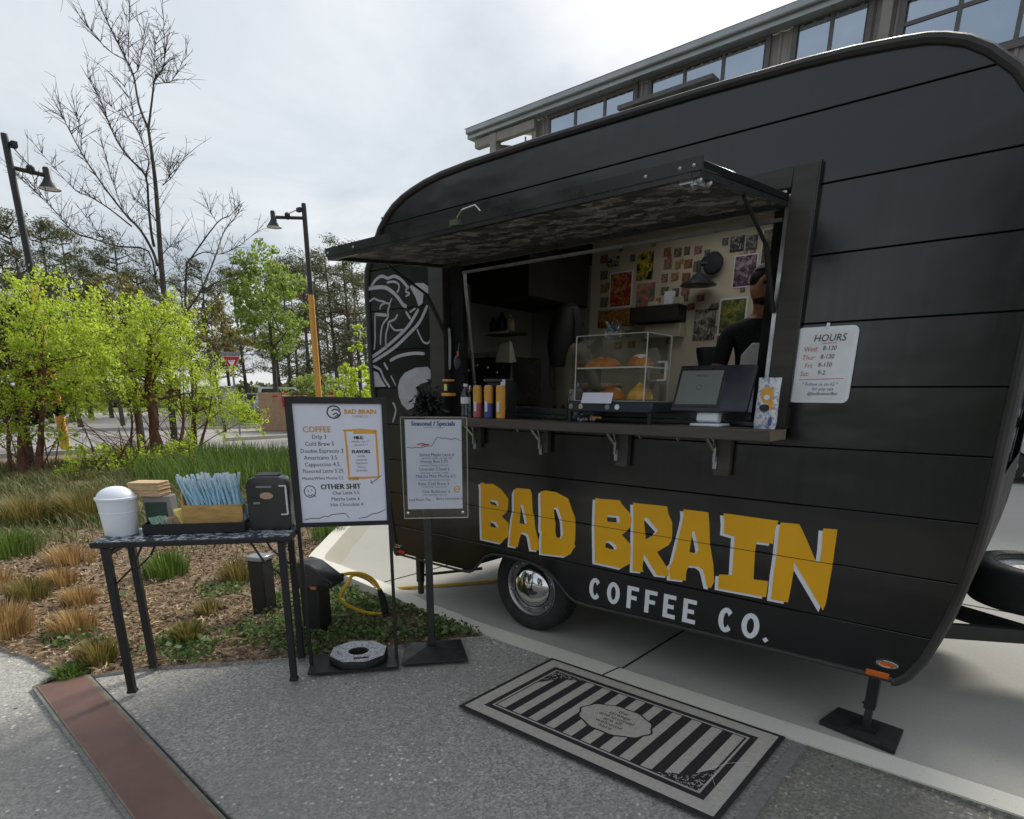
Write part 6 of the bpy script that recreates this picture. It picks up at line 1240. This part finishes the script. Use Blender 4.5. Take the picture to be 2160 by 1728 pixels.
b = MB(); b.bb(c.x-.30, c.x+.26, 3.9, 3.93, 1.901, 1.94); b.build('cup_rail', M['alu'], t)
c = at(1080, 735, 3.97); t = wthing('paper_bag', 'crumpled pale bag beside the espresso machine', 'bag', (c.x, 4.0, 1.9)); b = MB(); b.add([(c.x-.08, 3.86, 1.86), (c.x+.07, 3.86, 1.85), (c.x+.08, 3.93, 1.86), (c.x-.07, 3.94, 1.85), (c.x-.05, 3.88, 1.99), (c.x+.06, 3.87, 2.01), (c.x+.06, 3.90, 2.0), (c.x-.05, 3.91, 1.97)], [(0, 1, 5, 4), (1, 2, 6, 5), (2, 3, 7, 6), (3, 0, 4, 7), (4, 5, 6, 7)]); b.build('bag_sheet', M['innerwall'], t)
c = at(1030, 705, 4.3); t = wthing('light_shelf', 'wall shelf with a pale front edge inside on the left', 'shelf', (c.x, 4.3, c.z)); b = MB(); b.bb(c.x-.3, c.x+.28, 4.25, 4.5, c.z-.01, c.z+.01); b.build('shelf_board', M['lining'], t)
b = MB(); b.bb(c.x-.3, c.x+.28, 4.243, 4.249, c.z-.008, c.z+.01); b.build('shelf_edge', M['innerwall'], t)
for k, (x, h, m_) in enumerate(((-.2, .12, 'orange'), (-.1, .15, 'dark'), (0, .13, 'dark'), (.1, .17, 'dark'), (.2, .14, 'pink'))):
    b = MB(); b.lathe([(.035, 0), (.038, .01), (.038, h*.7), (.015, h*.85), (.015, h)], 14, (c.x+x, 4.37, c.z+.011)); tag(b.build('syrup_bottle', M[m_]), ['orange syrup bottle on the inside left shelf', 'dark syrup bottle on the inside left shelf', 'dark syrup bottle on the inside left shelf', 'dark syrup bottle on the inside left shelf', 'brown syrup bottle on the inside left shelf'][k], 'bottle', 'syrup bottles on the left shelf')
c = at(1492, 760, 4.3); t = wthing('coffee_grinder', 'black coffee grinder inside behind the till', 'grinder', (c.x, 4.3, 1.42)); b = MB(); b.bb(c.x-.08, c.x+.08, 4.22, 4.42, 1.42, 1.75); b.build('grinder_body', M['dark'], t, bevel=.01)
b = MB(); b.lathe([(.05, 0), (.09, .16), (.09, .18)], 20, (c.x, 4.32, 1.751)); b.build('hopper', M['navy'], t)
c = at(1535, 770, 4.3); t = wthing('snack_basket', 'basket of red wrapped snacks behind the till', 'basket', (c.x, 4.35, 1.43)); b = MB(); b.lathe([(.12, 0), (.15, .1), (.145, .1), (.115, .005)], 18, (c.x, 4.35, 1.43)); b.build('basket_shell', M['wood'], t); rg = random.Random(9)
for k in range(14): b = MB(); b.box((c.x+rg.uniform(-.1, .1), 4.35+rg.uniform(-.08, .08), 1.54+rg.uniform(0, .12)), (.07, .03, .04), Matrix.Rotation(rg.uniform(0, 3), 3, 'Z') @ Matrix.Rotation(rg.uniform(-1, 1), 3, 'X')); b.build('wrapped_snack', M['rink' if k % 3 else 'icing'], t, bevel=.006)

# ------------------------------------------------------------------ two people inside
def person(label, loc, rz, scale, arms, shirt, hair, extra=None):
    t = thing('person', label, 'person', loc, rz)
    V = []; E = []; Rr = []; KIND = {}
    def a(p, r, par=None, k=0):
        KIND[len(V)] = k; V.append(p); Rr.append(r if hasattr(r, '__len__') else (r, r)); i = len(V)-1
        if par is not None: E.append((par, i))
        return i
    pel = a((0, 0, .96), (.15, .105)); wa = a((0, 0, 1.1), (.13, .095), pel, 1); ch = a((0, .005, 1.27), (.155, .11), wa, 1); uc = a((0, .01, 1.40), (.14, .09), ch, 1)
    nk = a((0, .005, 1.50), .054, uc); hb = a((0, -.015, 1.565), (.066, .078), nk); hd_ = a((0, -.01, 1.64), (.074, .092), hb); a((0, 0, 1.715), (.058, .07), hd_)
    a((0, -.118, 1.615), .014, hd_)
    for s in (-1, 1): a((s*.082, .005, 1.62), .017, hd_)
    for s in (-1, 1):
        k = a((s*.1, .01, .5), .062, a((s*.085, 0, .82), .085, pel, 2), 2); an = a((s*.1, .03, .09), .042, k, 2); a((s*.105, -.13, .045), .038, an, 2)
        sh = a((s*.175, .01, 1.405), .06, uc, 1); el, wr, tip = arms[0 if s < 0 else 1]
        e_ = a(el, .043, a(tuple((Vector((s*.175, .01, 1.405))*.4+Vector(el)*.6)), .047, sh, 1), 1 if hair == 'long' else 0); w_ = a(wr, .027, e_); pm = a(tip, (.036, .018), w_)
        d = (Vector(tip)-Vector(wr)).normalized(); sd_ = d.cross(Vector((0, 0, 1))); sd_ = sd_.normalized() if sd_.length > .1 else Vector((1, 0, 0))
        for j, L in enumerate((.07, .085, .09, .08)):
            f0 = Vector(tip)+d*.03+sd_*(j-1.5)*.019; f1 = a(tuple(f0), .0095, pm); f2 = a(tuple(f0+d*L*.55+Vector((0, 0, -.008))), .0085, f1); a(tuple(f0+d*L*.85+Vector((0, 0, -.03))), .0075, f2)
        th_ = Vector(tip)+sd_*(-s*.035); f1 = a(tuple(th_), .011, pm); a(tuple(th_+d*.045-sd_*s*.02), .009, f1)
    me = bpy.data.meshes.new('p'); me.from_pydata([tuple(Vector(v)*scale) for v in V], E, []); ob = bpy.data.objects.new('p', me); COL.objects.link(ob)
    sk = ob.modifiers.new('s', 'SKIN'); sk.use_smooth_shade = True
    for i, r in enumerate(Rr): me.skin_vertices[0].data[i].radius = (r[0]*scale, r[1]*scale); me.skin_vertices[0].data[i].use_root = (i == 0)
    su = ob.modifiers.new('u', 'SUBSURF'); su.levels = 2; su.render_levels = 2
    bpy.context.view_layer.update(); m2 = bpy.data.meshes.new_from_object(ob.evaluated_get(bpy.context.evaluated_depsgraph_get())); bpy.data.objects.remove(ob); bpy.data.meshes.remove(me)
    m2.materials.clear(); o = link('body', m2, t, [M['skin'], M[shirt], M['trousers']])
    A_ = np.array([V[i] for i, j in E])*scale; B_ = np.array([V[j] for i, j in E])*scale; cls = []
    for (i, j) in E:                                   # shirt on trunk and upper arms, trousers on the legs, skin elsewhere
        za, zb = V[i][2], V[j][2]; k_ = KIND.get(j, 0); cls.append(k_)
    cls = np.array(cls); mi = []
    for p in m2.polygons:
        c = np.array(p.center); ab = B_-A_; tt = np.clip(((c-A_)*ab).sum(1)/((ab*ab).sum(1)+1e-9), 0, 1); d_ = np.linalg.norm(A_+ab*tt[:, None]-c, axis=1) - np.array([min(Rr[j])*scale*.8 for i, j in E])
        k_ = int(cls[d_.argmin()]); mi.append(2 if c[2] < 1.0*scale and k_ != 0 else k_)
    m2.polygons.foreach_set('material_index', mi); m2.polygons.foreach_set('use_smooth', [True]*len(mi))
    S = lambda x, y, z: Vector((x, y, z))*scale
    for s in (-1, 1): b = MB(); b.sphere(S(s*.03, -.092, 1.645), .011*scale, 8, 6); b.build('eye', M['hair'], t)
    b = MB(); b.box(S(0, -.098, 1.575), (.045*scale, .01*scale, .008*scale)); b.build('mouth', M['rink'], t)
    b = MB(); b.sphere(S(0, .018, 1.675), (.088*scale, .1*scale, .085*scale), 18, 12)
    if hair == 'long':
        b.tube([S(0, .05, 1.70), S(0, .075, 1.58), S(0, .085, 1.45), S(0, .10, 1.30)], [.09*scale, .105*scale, .11*scale, .07*scale], 12)
        for s in (-1, 1): b.tube([S(s*.05, .01, 1.70), S(s*.08, .005, 1.60), S(s*.10, .03, 1.42)], [.055*scale, .055*scale, .02*scale], 8)
    b.build('hair', M['hair'], t)
    if hair == 'cap':
        b = MB(); b.prism([(.085*math.cos(a), .07*math.sin(a)) for a in np.linspace(PI, 2*PI, 10)], S(0, -.075, 1.70), (1, 0, 0), (0, 1, 0), (0, 0, 1), .008); b.build('cap_peak', M['shirtblk'], t, fix=True)
        b = MB(); b.lathe([(.078, -.03), (.072, -.05), (.05, -.066), (.02, -.072)], 16, S(0, -.028, 1.60), Matrix.Scale(.9, 3, (1, 0, 0)), caps=False); b.build('beard', M['hair'], t)
        b = MB(); b.prism([(-.13, 0), (.13, 0), (.12, .30), (.07, .36), (-.07, .36), (-.12, .30)], S(0, -.135, .98), (scale, 0, 0), (0, 0, scale), (0, -1, 0), .012); ap = b.build('apron', M['apron'], t, fix=True, bevel=.004)
        for x, z in ((-.06, .16), (.07, .15)): b = MB(); b.prism([(.035*math.cos(a), .04*math.sin(a)) for a in np.linspace(0, 2*PI, 14)[:-1]], S(x, -.148, .98+z), d=.003); b.build('apron_print', M['ink'], ap, fix=True)
    return t
c = at(1197, 640, 4.05); person('person with long black hair and olive jumper seen from behind inside', (c.x, 4.1, .52), PI-.3, (c.z-.52)/1.75, [((-.26, -.05, 1.15), (-.16, -.26, 1.16), (-.13, -.34, 1.17)), ((.26, -.05, 1.15), (.16, -.26, 1.16), (.13, -.34, 1.17))], 'shirtol', 'long')
c = at(1612, 560, 3.72); person('person in a black shirt, cap and white apron at the right of the window', (c.x+.02, 3.74, .52), .55, (c.z-.52)/1.74, [((-.225, -.01, 1.14), (-.15, -.25, 1.17), (-.12, -.32, 1.165)), ((.225, -.01, 1.14), (.08, -.24, 1.16), (.02, -.30, 1.155))], 'shirtblk', 'cap')
# ------------------------------------------------------------------ building behind the trailer
BA = math.radians(-1.2); BU = Vector((math.cos(BA), math.sin(BA), 0)); BN = Vector((BU.y, -BU.x, 0)); BP = Vector((0, 21, 0))
def bp(px, py):
    r = ray(px, py); c = Vector((0, 0, CAM_H)); s = (BP-c).dot(BN)/r.dot(BN); v = c+r*s-BP; return v.dot(BU), v.z
uL, zR = bp(1002, 262); uW = bp(1137, 300)[0]; zr = 1.6+(bp(1344, 134)[1]-1.6)*.976; uE = 13.
t = wthing('market_building', 'long brown clad market building with clerestory windows behind the trailer', 'building', (0, 22, 0))
def bpt(u, z, out=0.): return BP + BU*u + Vector((0, 0, z)) + BN*out
b = MB(); u = uW; vs = []; fs = []; wz = zr-.35
pts = []
while u < uE:                                          # ribbed sheet
    pts += [(u, 0), (u+.17, 0), (u+.20, .045), (u+.27, .045)]; u += .30
for (uu, oo) in pts: vs += [bpt(uu, 0, oo), bpt(uu, wz, oo)]
fs = [(2*i, 2*i+2, 2*i+3, 2*i+1) for i in range(len(pts)-1)]
b.add(vs, fs); b.build('cladding', M['clad'], t, smooth=False)
b = MB(); b.add([bpt(uW, 0, -.05), bpt(uW, wz, -.05), bpt(uW, wz+2, -9), bpt(uW, 0, -9)], [(0, 1, 2, 3)]); b.build('end_wall', M['clad'], t, smooth=False)
b = MB(); b.prism([(0, zr-.34), (.45, zr-.34), (.45, zr-.28), (.02, zr-.02), (0, zr-.02)], bpt(uL, 0, .45), -BN, (0, 0, 1), BU, uE-uL); b.build('fascia', M['roofm'], t, fix=True)
b = MB(); o_ = bpt(uL-.1, zr, .58); b.add([o_, o_+BU*(uE-uL), o_+BU*(uE-uL)-BN*12+Vector((0, 0, 2.6)), o_-BN*12+Vector((0, 0, 2.6))], [(0, 1, 2, 3)])
b.build('roof', M['roofm'], t, fix=True)
b = MB(); g0 = bpt(uL, zr-.10, .52); b.bar(g0, g0+BU*(uE-uL), .12, .2); b.build('gutter', M['roofm'], t, bevel=.03)
# open bay at the left end: corner post, beams, truss rods
uP = bp(1052, 320)[0]
b = MB(); b.bar(bpt(uP, 0, .2), bpt(uP, zr-.4, .2), .32, .32); b.build('corner_post', M['steel'], t)
b = MB(); b.bar(bpt(uW-.1, 0, .1), bpt(uW-.1, zr-.4, .1), .2, .2); b.build('wall_post', M['clad'], t)
b = MB(); b.bar(bpt(uL+.3, zr-.55, .2), bpt(uW, zr-.55, .2), .25, .3); b.build('eave_beam', M['steel'], t)
b = MB(); b.bar(bpt(uP, zr-.9, .1), bpt(uP, zr+.6, -7), .25, .3); b.build('rafter', M['steel'], t)
b = MB(); b.bar(bpt(uP, zr-1.5, -.1), bpt(uP+2.6, zr-2.4, -6), .2, .24); b.build('brace_beam', M['steel'], t)
um = bp(1105, 290)[0]
for (a, c) in ((bpt(um, zr-.7, -.1), bpt(um, zr-2.3, -.1)), (bpt(um, zr-.8, -.1), bpt(uW-.1, zr-2.3, -.1))): b = MB(); b.tube([a, c], .03, 6); b.build('truss_rod', M['steel'], t)
b = MB(); b.bar(bpt(um, zr-1.9, -.1), bpt(um, zr-2.05, -.1), .25, .2); b.build('rod_bracket', M['steel'], t)
def window(px0, px1, pyt, zb, mull, horiz=None, zt=None):
    u0, u1 = bp(px0, pyt)[0], bp(px1, pyt)[0]; zt = zt or bp(px0, pyt)[1]
    w = .14; o1 = .10
    b = MB()
    for (a, c) in (((u0-w, zb-w), (u0, zt+w)), ((u1, zb-w), (u1+w, zt+w)), ((u0, zt), (u1, zt+w)), ((u0, zb-w), (u1, zb))):
        b.prism([a, (c[0], a[1]), c, (a[0], c[1])], bpt(0, 0, .0), BU, (0, 0, 1), BN, o1)
    wf = b.build('window', M['cladtrim'], t, smooth=False, fix=True)
    us = [u0]+[bp(m_, pyt)[0] for m_ in mull]+[u1]; zs = [zb]+([horiz] if horiz else [])+[zt]
    for i in range(len(us)-1):
        for j in range(len(zs)-1):
            b = MB(); b.prism([(us[i]+.05, zs[j]+.05), (us[i+1]-.05, zs[j]+.05), (us[i+1]-.05, zs[j+1]-.05), (us[i]+.05, zs[j+1]-.05)], bpt(0, 0, .05), BU, (0, 0, 1), BN, .01); b.build('pane', M['pane'], wf, smooth=False, fix=True)
    b = MB()
    for x in us[1:-1]: b.prism([(x-.05, zb), (x+.05, zb), (x+.05, zt), (x-.05, zt)], bpt(0, 0, .04), BU, (0, 0, 1), BN, .055)
    for z in zs[1:-1]: b.prism([(u0, z-.045), (u1, z-.045), (u1, z+.045), (u0, z+.045)], bpt(0, 0, .04), BU, (0, 0, 1), BN, .05)
    b.prism([(u0, zb), (u1, zb), (u1, zb+.05), (u0, zb+.05)], bpt(0, 0, .04), BU, (0, 0, 1), BN, .03); b.build('mullion', M['cladtrim'], wf, smooth=False, fix=True)
zt = bp(1378, 172)[1]; zb_ = zt-2.9
window(1163, 1337, 252, zb_, (1216, 1277), zt=zt-.05); window(1378, 1610, 172, zb_, (1446, 1525), zt=zt); window(1687, 1830, 52, zb_, (1757,), zt=zt+.05)
z4 = bp(2129, 93)[1]; window(1911, 2240, 40, z4, (2023, 2152), bp(1911, 55)[1], zt=zr-.7)
b = MB(); b.bar(bpt(bp(1870, 60)[0], 0, .05), bpt(bp(1870, 60)[0], zr-.4, .05), .35, .25); b.build('pilaster', M['clad'], t)
ua, ub = bp(1322, 236)[0], bp(1520, 180)[0]; zc = bp(1400, 210)[1]
b = MB(); b.prism([(ua, zc-.12), (ub, zc-.12), (ub, zc), (ua, zc)], bpt(0, 0, .1), BU, (0, 0, 1), BN, .5); b.build('canopy', M['cladtrim'], t, fix=True)

# ------------------------------------------------------------------ lamp posts
def lamp_post(label, px, pyt, pyw, D, arm, lpx, lpy):
    b0 = far(px, (pyt+pyw)/2, D); h = far(px, pyt, D).z; hw = far(px, pyw, D).z; t = wthing('street_lamp', label, 'street lamp', (b0.x, b0.y, 0), 'lamp posts along the road'); x, y = b0.x, b0.y
    b = MB(); b.lathe([(.115, -.05), (.105, hw*.5), (.098, hw)], 12, (x, y, 0)); b.build('timber_post', M['timber'], t)
    b = MB(); b.lathe([(.085, hw-.1), (.078, h-.1), (.07, h)], 12, (x, y, 0)); p = b.build('steel_pole', M['pole'], t)
    L = far(lpx, lpy, D); za = L.z+.22; ax = Vector((L.x-x, L.y-y, 0)); d = ax.normalized(); ln = ax.length
    b = MB(); b.tube([Vector((x, y, za+.05)), Vector((x, y, za))+d*(ln-.05)], .05, 8); b.lathe([(.05, 0), (.09, .06), (.09, .16), (.05, .2)], 10, Vector((x, y, za-.03))+d*ln*.55); am = b.build('arm', M['pole'], t)
    b = MB(); b.lathe([(.24, -.30), (.233, -.285), (.14, -.16), (.09, -.06), (.085, .15), (.065, .18)], 20, Vector((x, y, za))+d*ln, caps=False); sh = b.build('lamp_shade', M['pole'], t)
    b = MB(); b.lathe([(.0, -.285), (.22, -.285), (.22, -.27)], 20, Vector((x, y, za))+d*ln, caps=False); b.build('diffuser', M['signwhite'], sh)
    b = MB(); b.tube([Vector((x, y, h-.1)), Vector((x, y, za+.1))+d*ln*.6], .014, 5); b.build('stay_cable', M['pole'], am)
    b = MB(); b.box(Vector((x, y, h-.2))+d*.15, (.2, .12, .12)); b.build('sensor_box', M['pole'], p)
lamp_post('left black lamp post on an orange timber foot, its lamp facing right', 40, 288, 598, 21, 1, 104, 392)
lamp_post('second lamp post with a long orange foot, its lamp facing left', 648, 430, 622, 24, -1, 578, 474)

# ------------------------------------------------------------------ yield sign, red sign, cars
p = far(491, 785, 28); t = wthing('yield_sign', 'red and white triangular yield sign above the birch leaves', 'road sign', (p.x, p.y, 0)); U = CR.copy(); U.z = 0; U.normalize(); Nn = Vector((-p.x, -p.y, 0)).normalized()
ztop = far(491, 752, 28).z; zbot = far(491, 787, 28).z; hw = (ztop-zbot)*.56
tri = lambda k: [(0, zbot+(ztop-zbot)*.6*(1-k)), (hw*k, zbot+(ztop-zbot)*(.6+.4*k)), (-hw*k, zbot+(ztop-zbot)*(.6+.4*k))]
b = MB(); b.prism(tri(1.05), (p.x, p.y, 0), U, (0, 0, 1), Nn, .03); b.build('sign_rim', M['signwhite'], t, fix=True)
b = MB(); b.prism(tri(.97), Vector((p.x, p.y, 0))+Nn*.032, U, (0, 0, 1), Nn, .006); b.build('sign_face', M['signred'], t, fix=True)
b = MB(); b.prism(tri(.45), Vector((p.x, p.y, 0))+Nn*.040, U, (0, 0, 1), Nn, .004); b.build('white_triangle', M['signwhite'], t, fix=True)
b = MB(); text(b, 'YIELD', 0, zbot+(ztop-zbot)*.68, .13, Vector((p.x, p.y, 0))+Nn*.045, U, (0, 0, 1), Nn, .002); b.build('lettering', M['signred'], t, smooth=False)
b = MB(); b.bar((p.x, p.y, 0), (p.x, p.y, ztop), .06, .06); b.build('sign_post', M['signback'], t)
b = MB(); b.prism([(-hw*1.1, ztop+.05), (hw*1.1, ztop+.05), (hw*1.1, ztop+.17), (-hw*1.1, ztop+.17)], (p.x, p.y, 0), U, (0, 0, 1), Nn, .03); b.build('name_plate', M['signback'], t, fix=True)
p = far(575, 850, 31); q_ = Vector((p.x, p.y, 0)); zt_ = far(575, 828, 31).z; t = wthing('sign_wall', 'low tan wall with a red information panel across the road', 'sign wall', tuple(q_)); sx = 31/FPX*1.02
b = MB(); b.prism([(-26*sx, 0), (120*sx, 0), (120*sx, zt_), (-26*sx, zt_)], q_, U, (0, 0, 1), Nn, .3); b.build('wall_block', M['tan'], t, fix=True)
b = MB(); b.prism([(17*sx, zt_-.62), (112*sx, zt_-.62), (112*sx, zt_+.03), (17*sx, zt_+.03)], q_+Nn*.302, U, (0, 0, 1), Nn, .05); b.build('red_panel', M['signred'], t, fix=True)
b = MB()
for z in (.22, .36, .5): b.prism([(21*sx, zt_-z), (30*sx, zt_-z), (30*sx, zt_-z+.05), (21*sx, zt_-z+.05)], q_+Nn*.353, U, (0, 0, 1), Nn, .004)
b.prism([(18*sx, zt_-.15), (111*sx, zt_-.15), (111*sx, zt_-.10), (18*sx, zt_-.10)], q_+Nn*.353, U, (0, 0, 1), Nn, .004); b.build('white_print', M['signwhite'], t, fix=True)
b = MB(); b.prism([(0*sx, zt_-.2), (10*sx, zt_-.2), (10*sx, zt_-.13), (0, zt_-.13)], q_+Nn*.302, U, (0, 0, 1), Nn, .01); b.build('red_label', M['signred'], t, fix=True)
def car(label, loc, rz, m_, suv=False, group=None):
    t = thing('parked_car', label, 'car', loc, rz, group); h = 1.78 if suv else 1.45; wd = .9; bel = 1.02 if suv else .9
    low = [(-2.25, .32), (-2.3, .6), (-2.2, bel-.06), (-1.3, bel), (1.0, bel-.02), (2.05, bel-.16), (2.28, .62), (2.2, .3)]
    def arch(cx): return [(cx+.37*math.cos(a), .33+.37*math.sin(a)) for a in np.linspace(0, PI, 9)]
    prof = low + [(1.78, .27)] + arch(1.38)[0:0] + [(1.38+.38*math.cos(a), .3+.38*math.sin(a)) for a in np.linspace(0, PI, 9)] + [(-1.38+.38*math.cos(a), .3+.38*math.sin(a)) for a in np.linspace(0, PI, 9)]
    b = MB(); b.prism(prof, (0, wd, 0), (1, 0, 0), (0, 0, 1), (0, -1, 0), 2*wd); b.build('body', M[m_], t, fix=True, bevel=.05, seg=2)
    gh = [(-2.1 if suv else -1.7, bel-.05), (-1.85 if suv else -1.15, h), (.35, h), (1.15, bel-.05)]
    b = MB(); b.prism(gh, (0, wd-.1, 0), (1, 0, 0), (0, 0, 1), (0, -1, 0), 2*wd-.2); b.build('roof', M[m_], t, fix=True, bevel=.09, seg=2)
    sh = lambda P, k: [(sum(p[0] for p in P)/4+(p[0]-sum(q[0] for q in P)/4)*k, sum(p[1] for p in P)/4+(p[1]-sum(q[1] for q in P)/4)*.72) for p in P]
    for s in (-1, 1):
        g_ = sh(gh, .86); mid = (g_[1][0]+g_[2][0])/2
        for half in (0, 1):
            p_ = clip(g_, 0, mid-.05, True) if half == 0 else clip(g_, 0, mid+.05, False)
            b = MB(); b.prism(p_, (0, s*(wd-.098), 0), (1, 0, 0), (0, 0, 1), (0, s, 0), .006); b.build('side_window', M['carglass'], t, fix=True)
        b = MB(); b.bar((mid, s*(wd+.005), .45), (mid, s*(wd+.005), bel-.08), .012, .008); b.bar((mid-.25, s*(wd+.012), bel-.16), (mid-.1, s*(wd+.012), bel-.16), .03, .03); b.build('door_handle', M['dark'], t)
        for x in (1.38, -1.38):
            b = MB(); b.lathe([(.2, -.1), (.32, -.09), (.34, 0), (.32, .09), (.2, .1)], 24, (x, s*(wd-.12), .34), RY); w = b.build('wheel', M['rubber'], t); b = MB(); b.lathe([(.21, .0), (.2, .012), (.05, .02), (0, .02)], 20, (x, s*(wd-.12)+s*.095, .34), RY if s < 0 else Matrix.Rotation(-PI/2, 3, 'X')); b.build('rim', M['rim'], w)
        b = MB(); b.box((2.2, s*.62, .72), (.12, .3, .12)); b.build('headlight', M['signwhite'], t, bevel=.03); b = MB(); b.box((-2.23, s*.65, .78), (.1, .26, .14)); b.build('tail_light', M['red'], t, bevel=.03)
    return t
g = gnd(2135, 1022); car('silver car parked behind the trailer at the right edge', (g.x+1.2, g.y+1.0, 0), math.radians(180), 'silver', True)
p = far(612, 822, 44); car('silver car parked beyond the red panel, nearer one', (p.x, p.y, .25), math.radians(60), 'silver', True, 'cars in the far lot')
p = far(560, 822, 50); car('silver car parked left of the nearer far one', (p.x, p.y, .2), math.radians(40), 'silver', False, 'cars in the far lot')
p = far(455, 822, 36); q_ = Vector((p.x, p.y, 0)); t = wthing('utility_cabinet', 'grey cabinet half hidden behind the birch below the yield sign', 'cabinet', tuple(q_))
b = MB(); b.box((p.x, p.y, .95), (1.6, .8, 1.9), Matrix.Rotation(.5, 3, 'Z')); b.build('cabinet_body', M['signback'], t, bevel=.04); b = MB(); b.box((p.x, p.y, 1.93), (1.7, .9, .06), Matrix.Rotation(.5, 3, 'Z')); b.build('cabinet_lid', M['roofm'], t, bevel=.02)
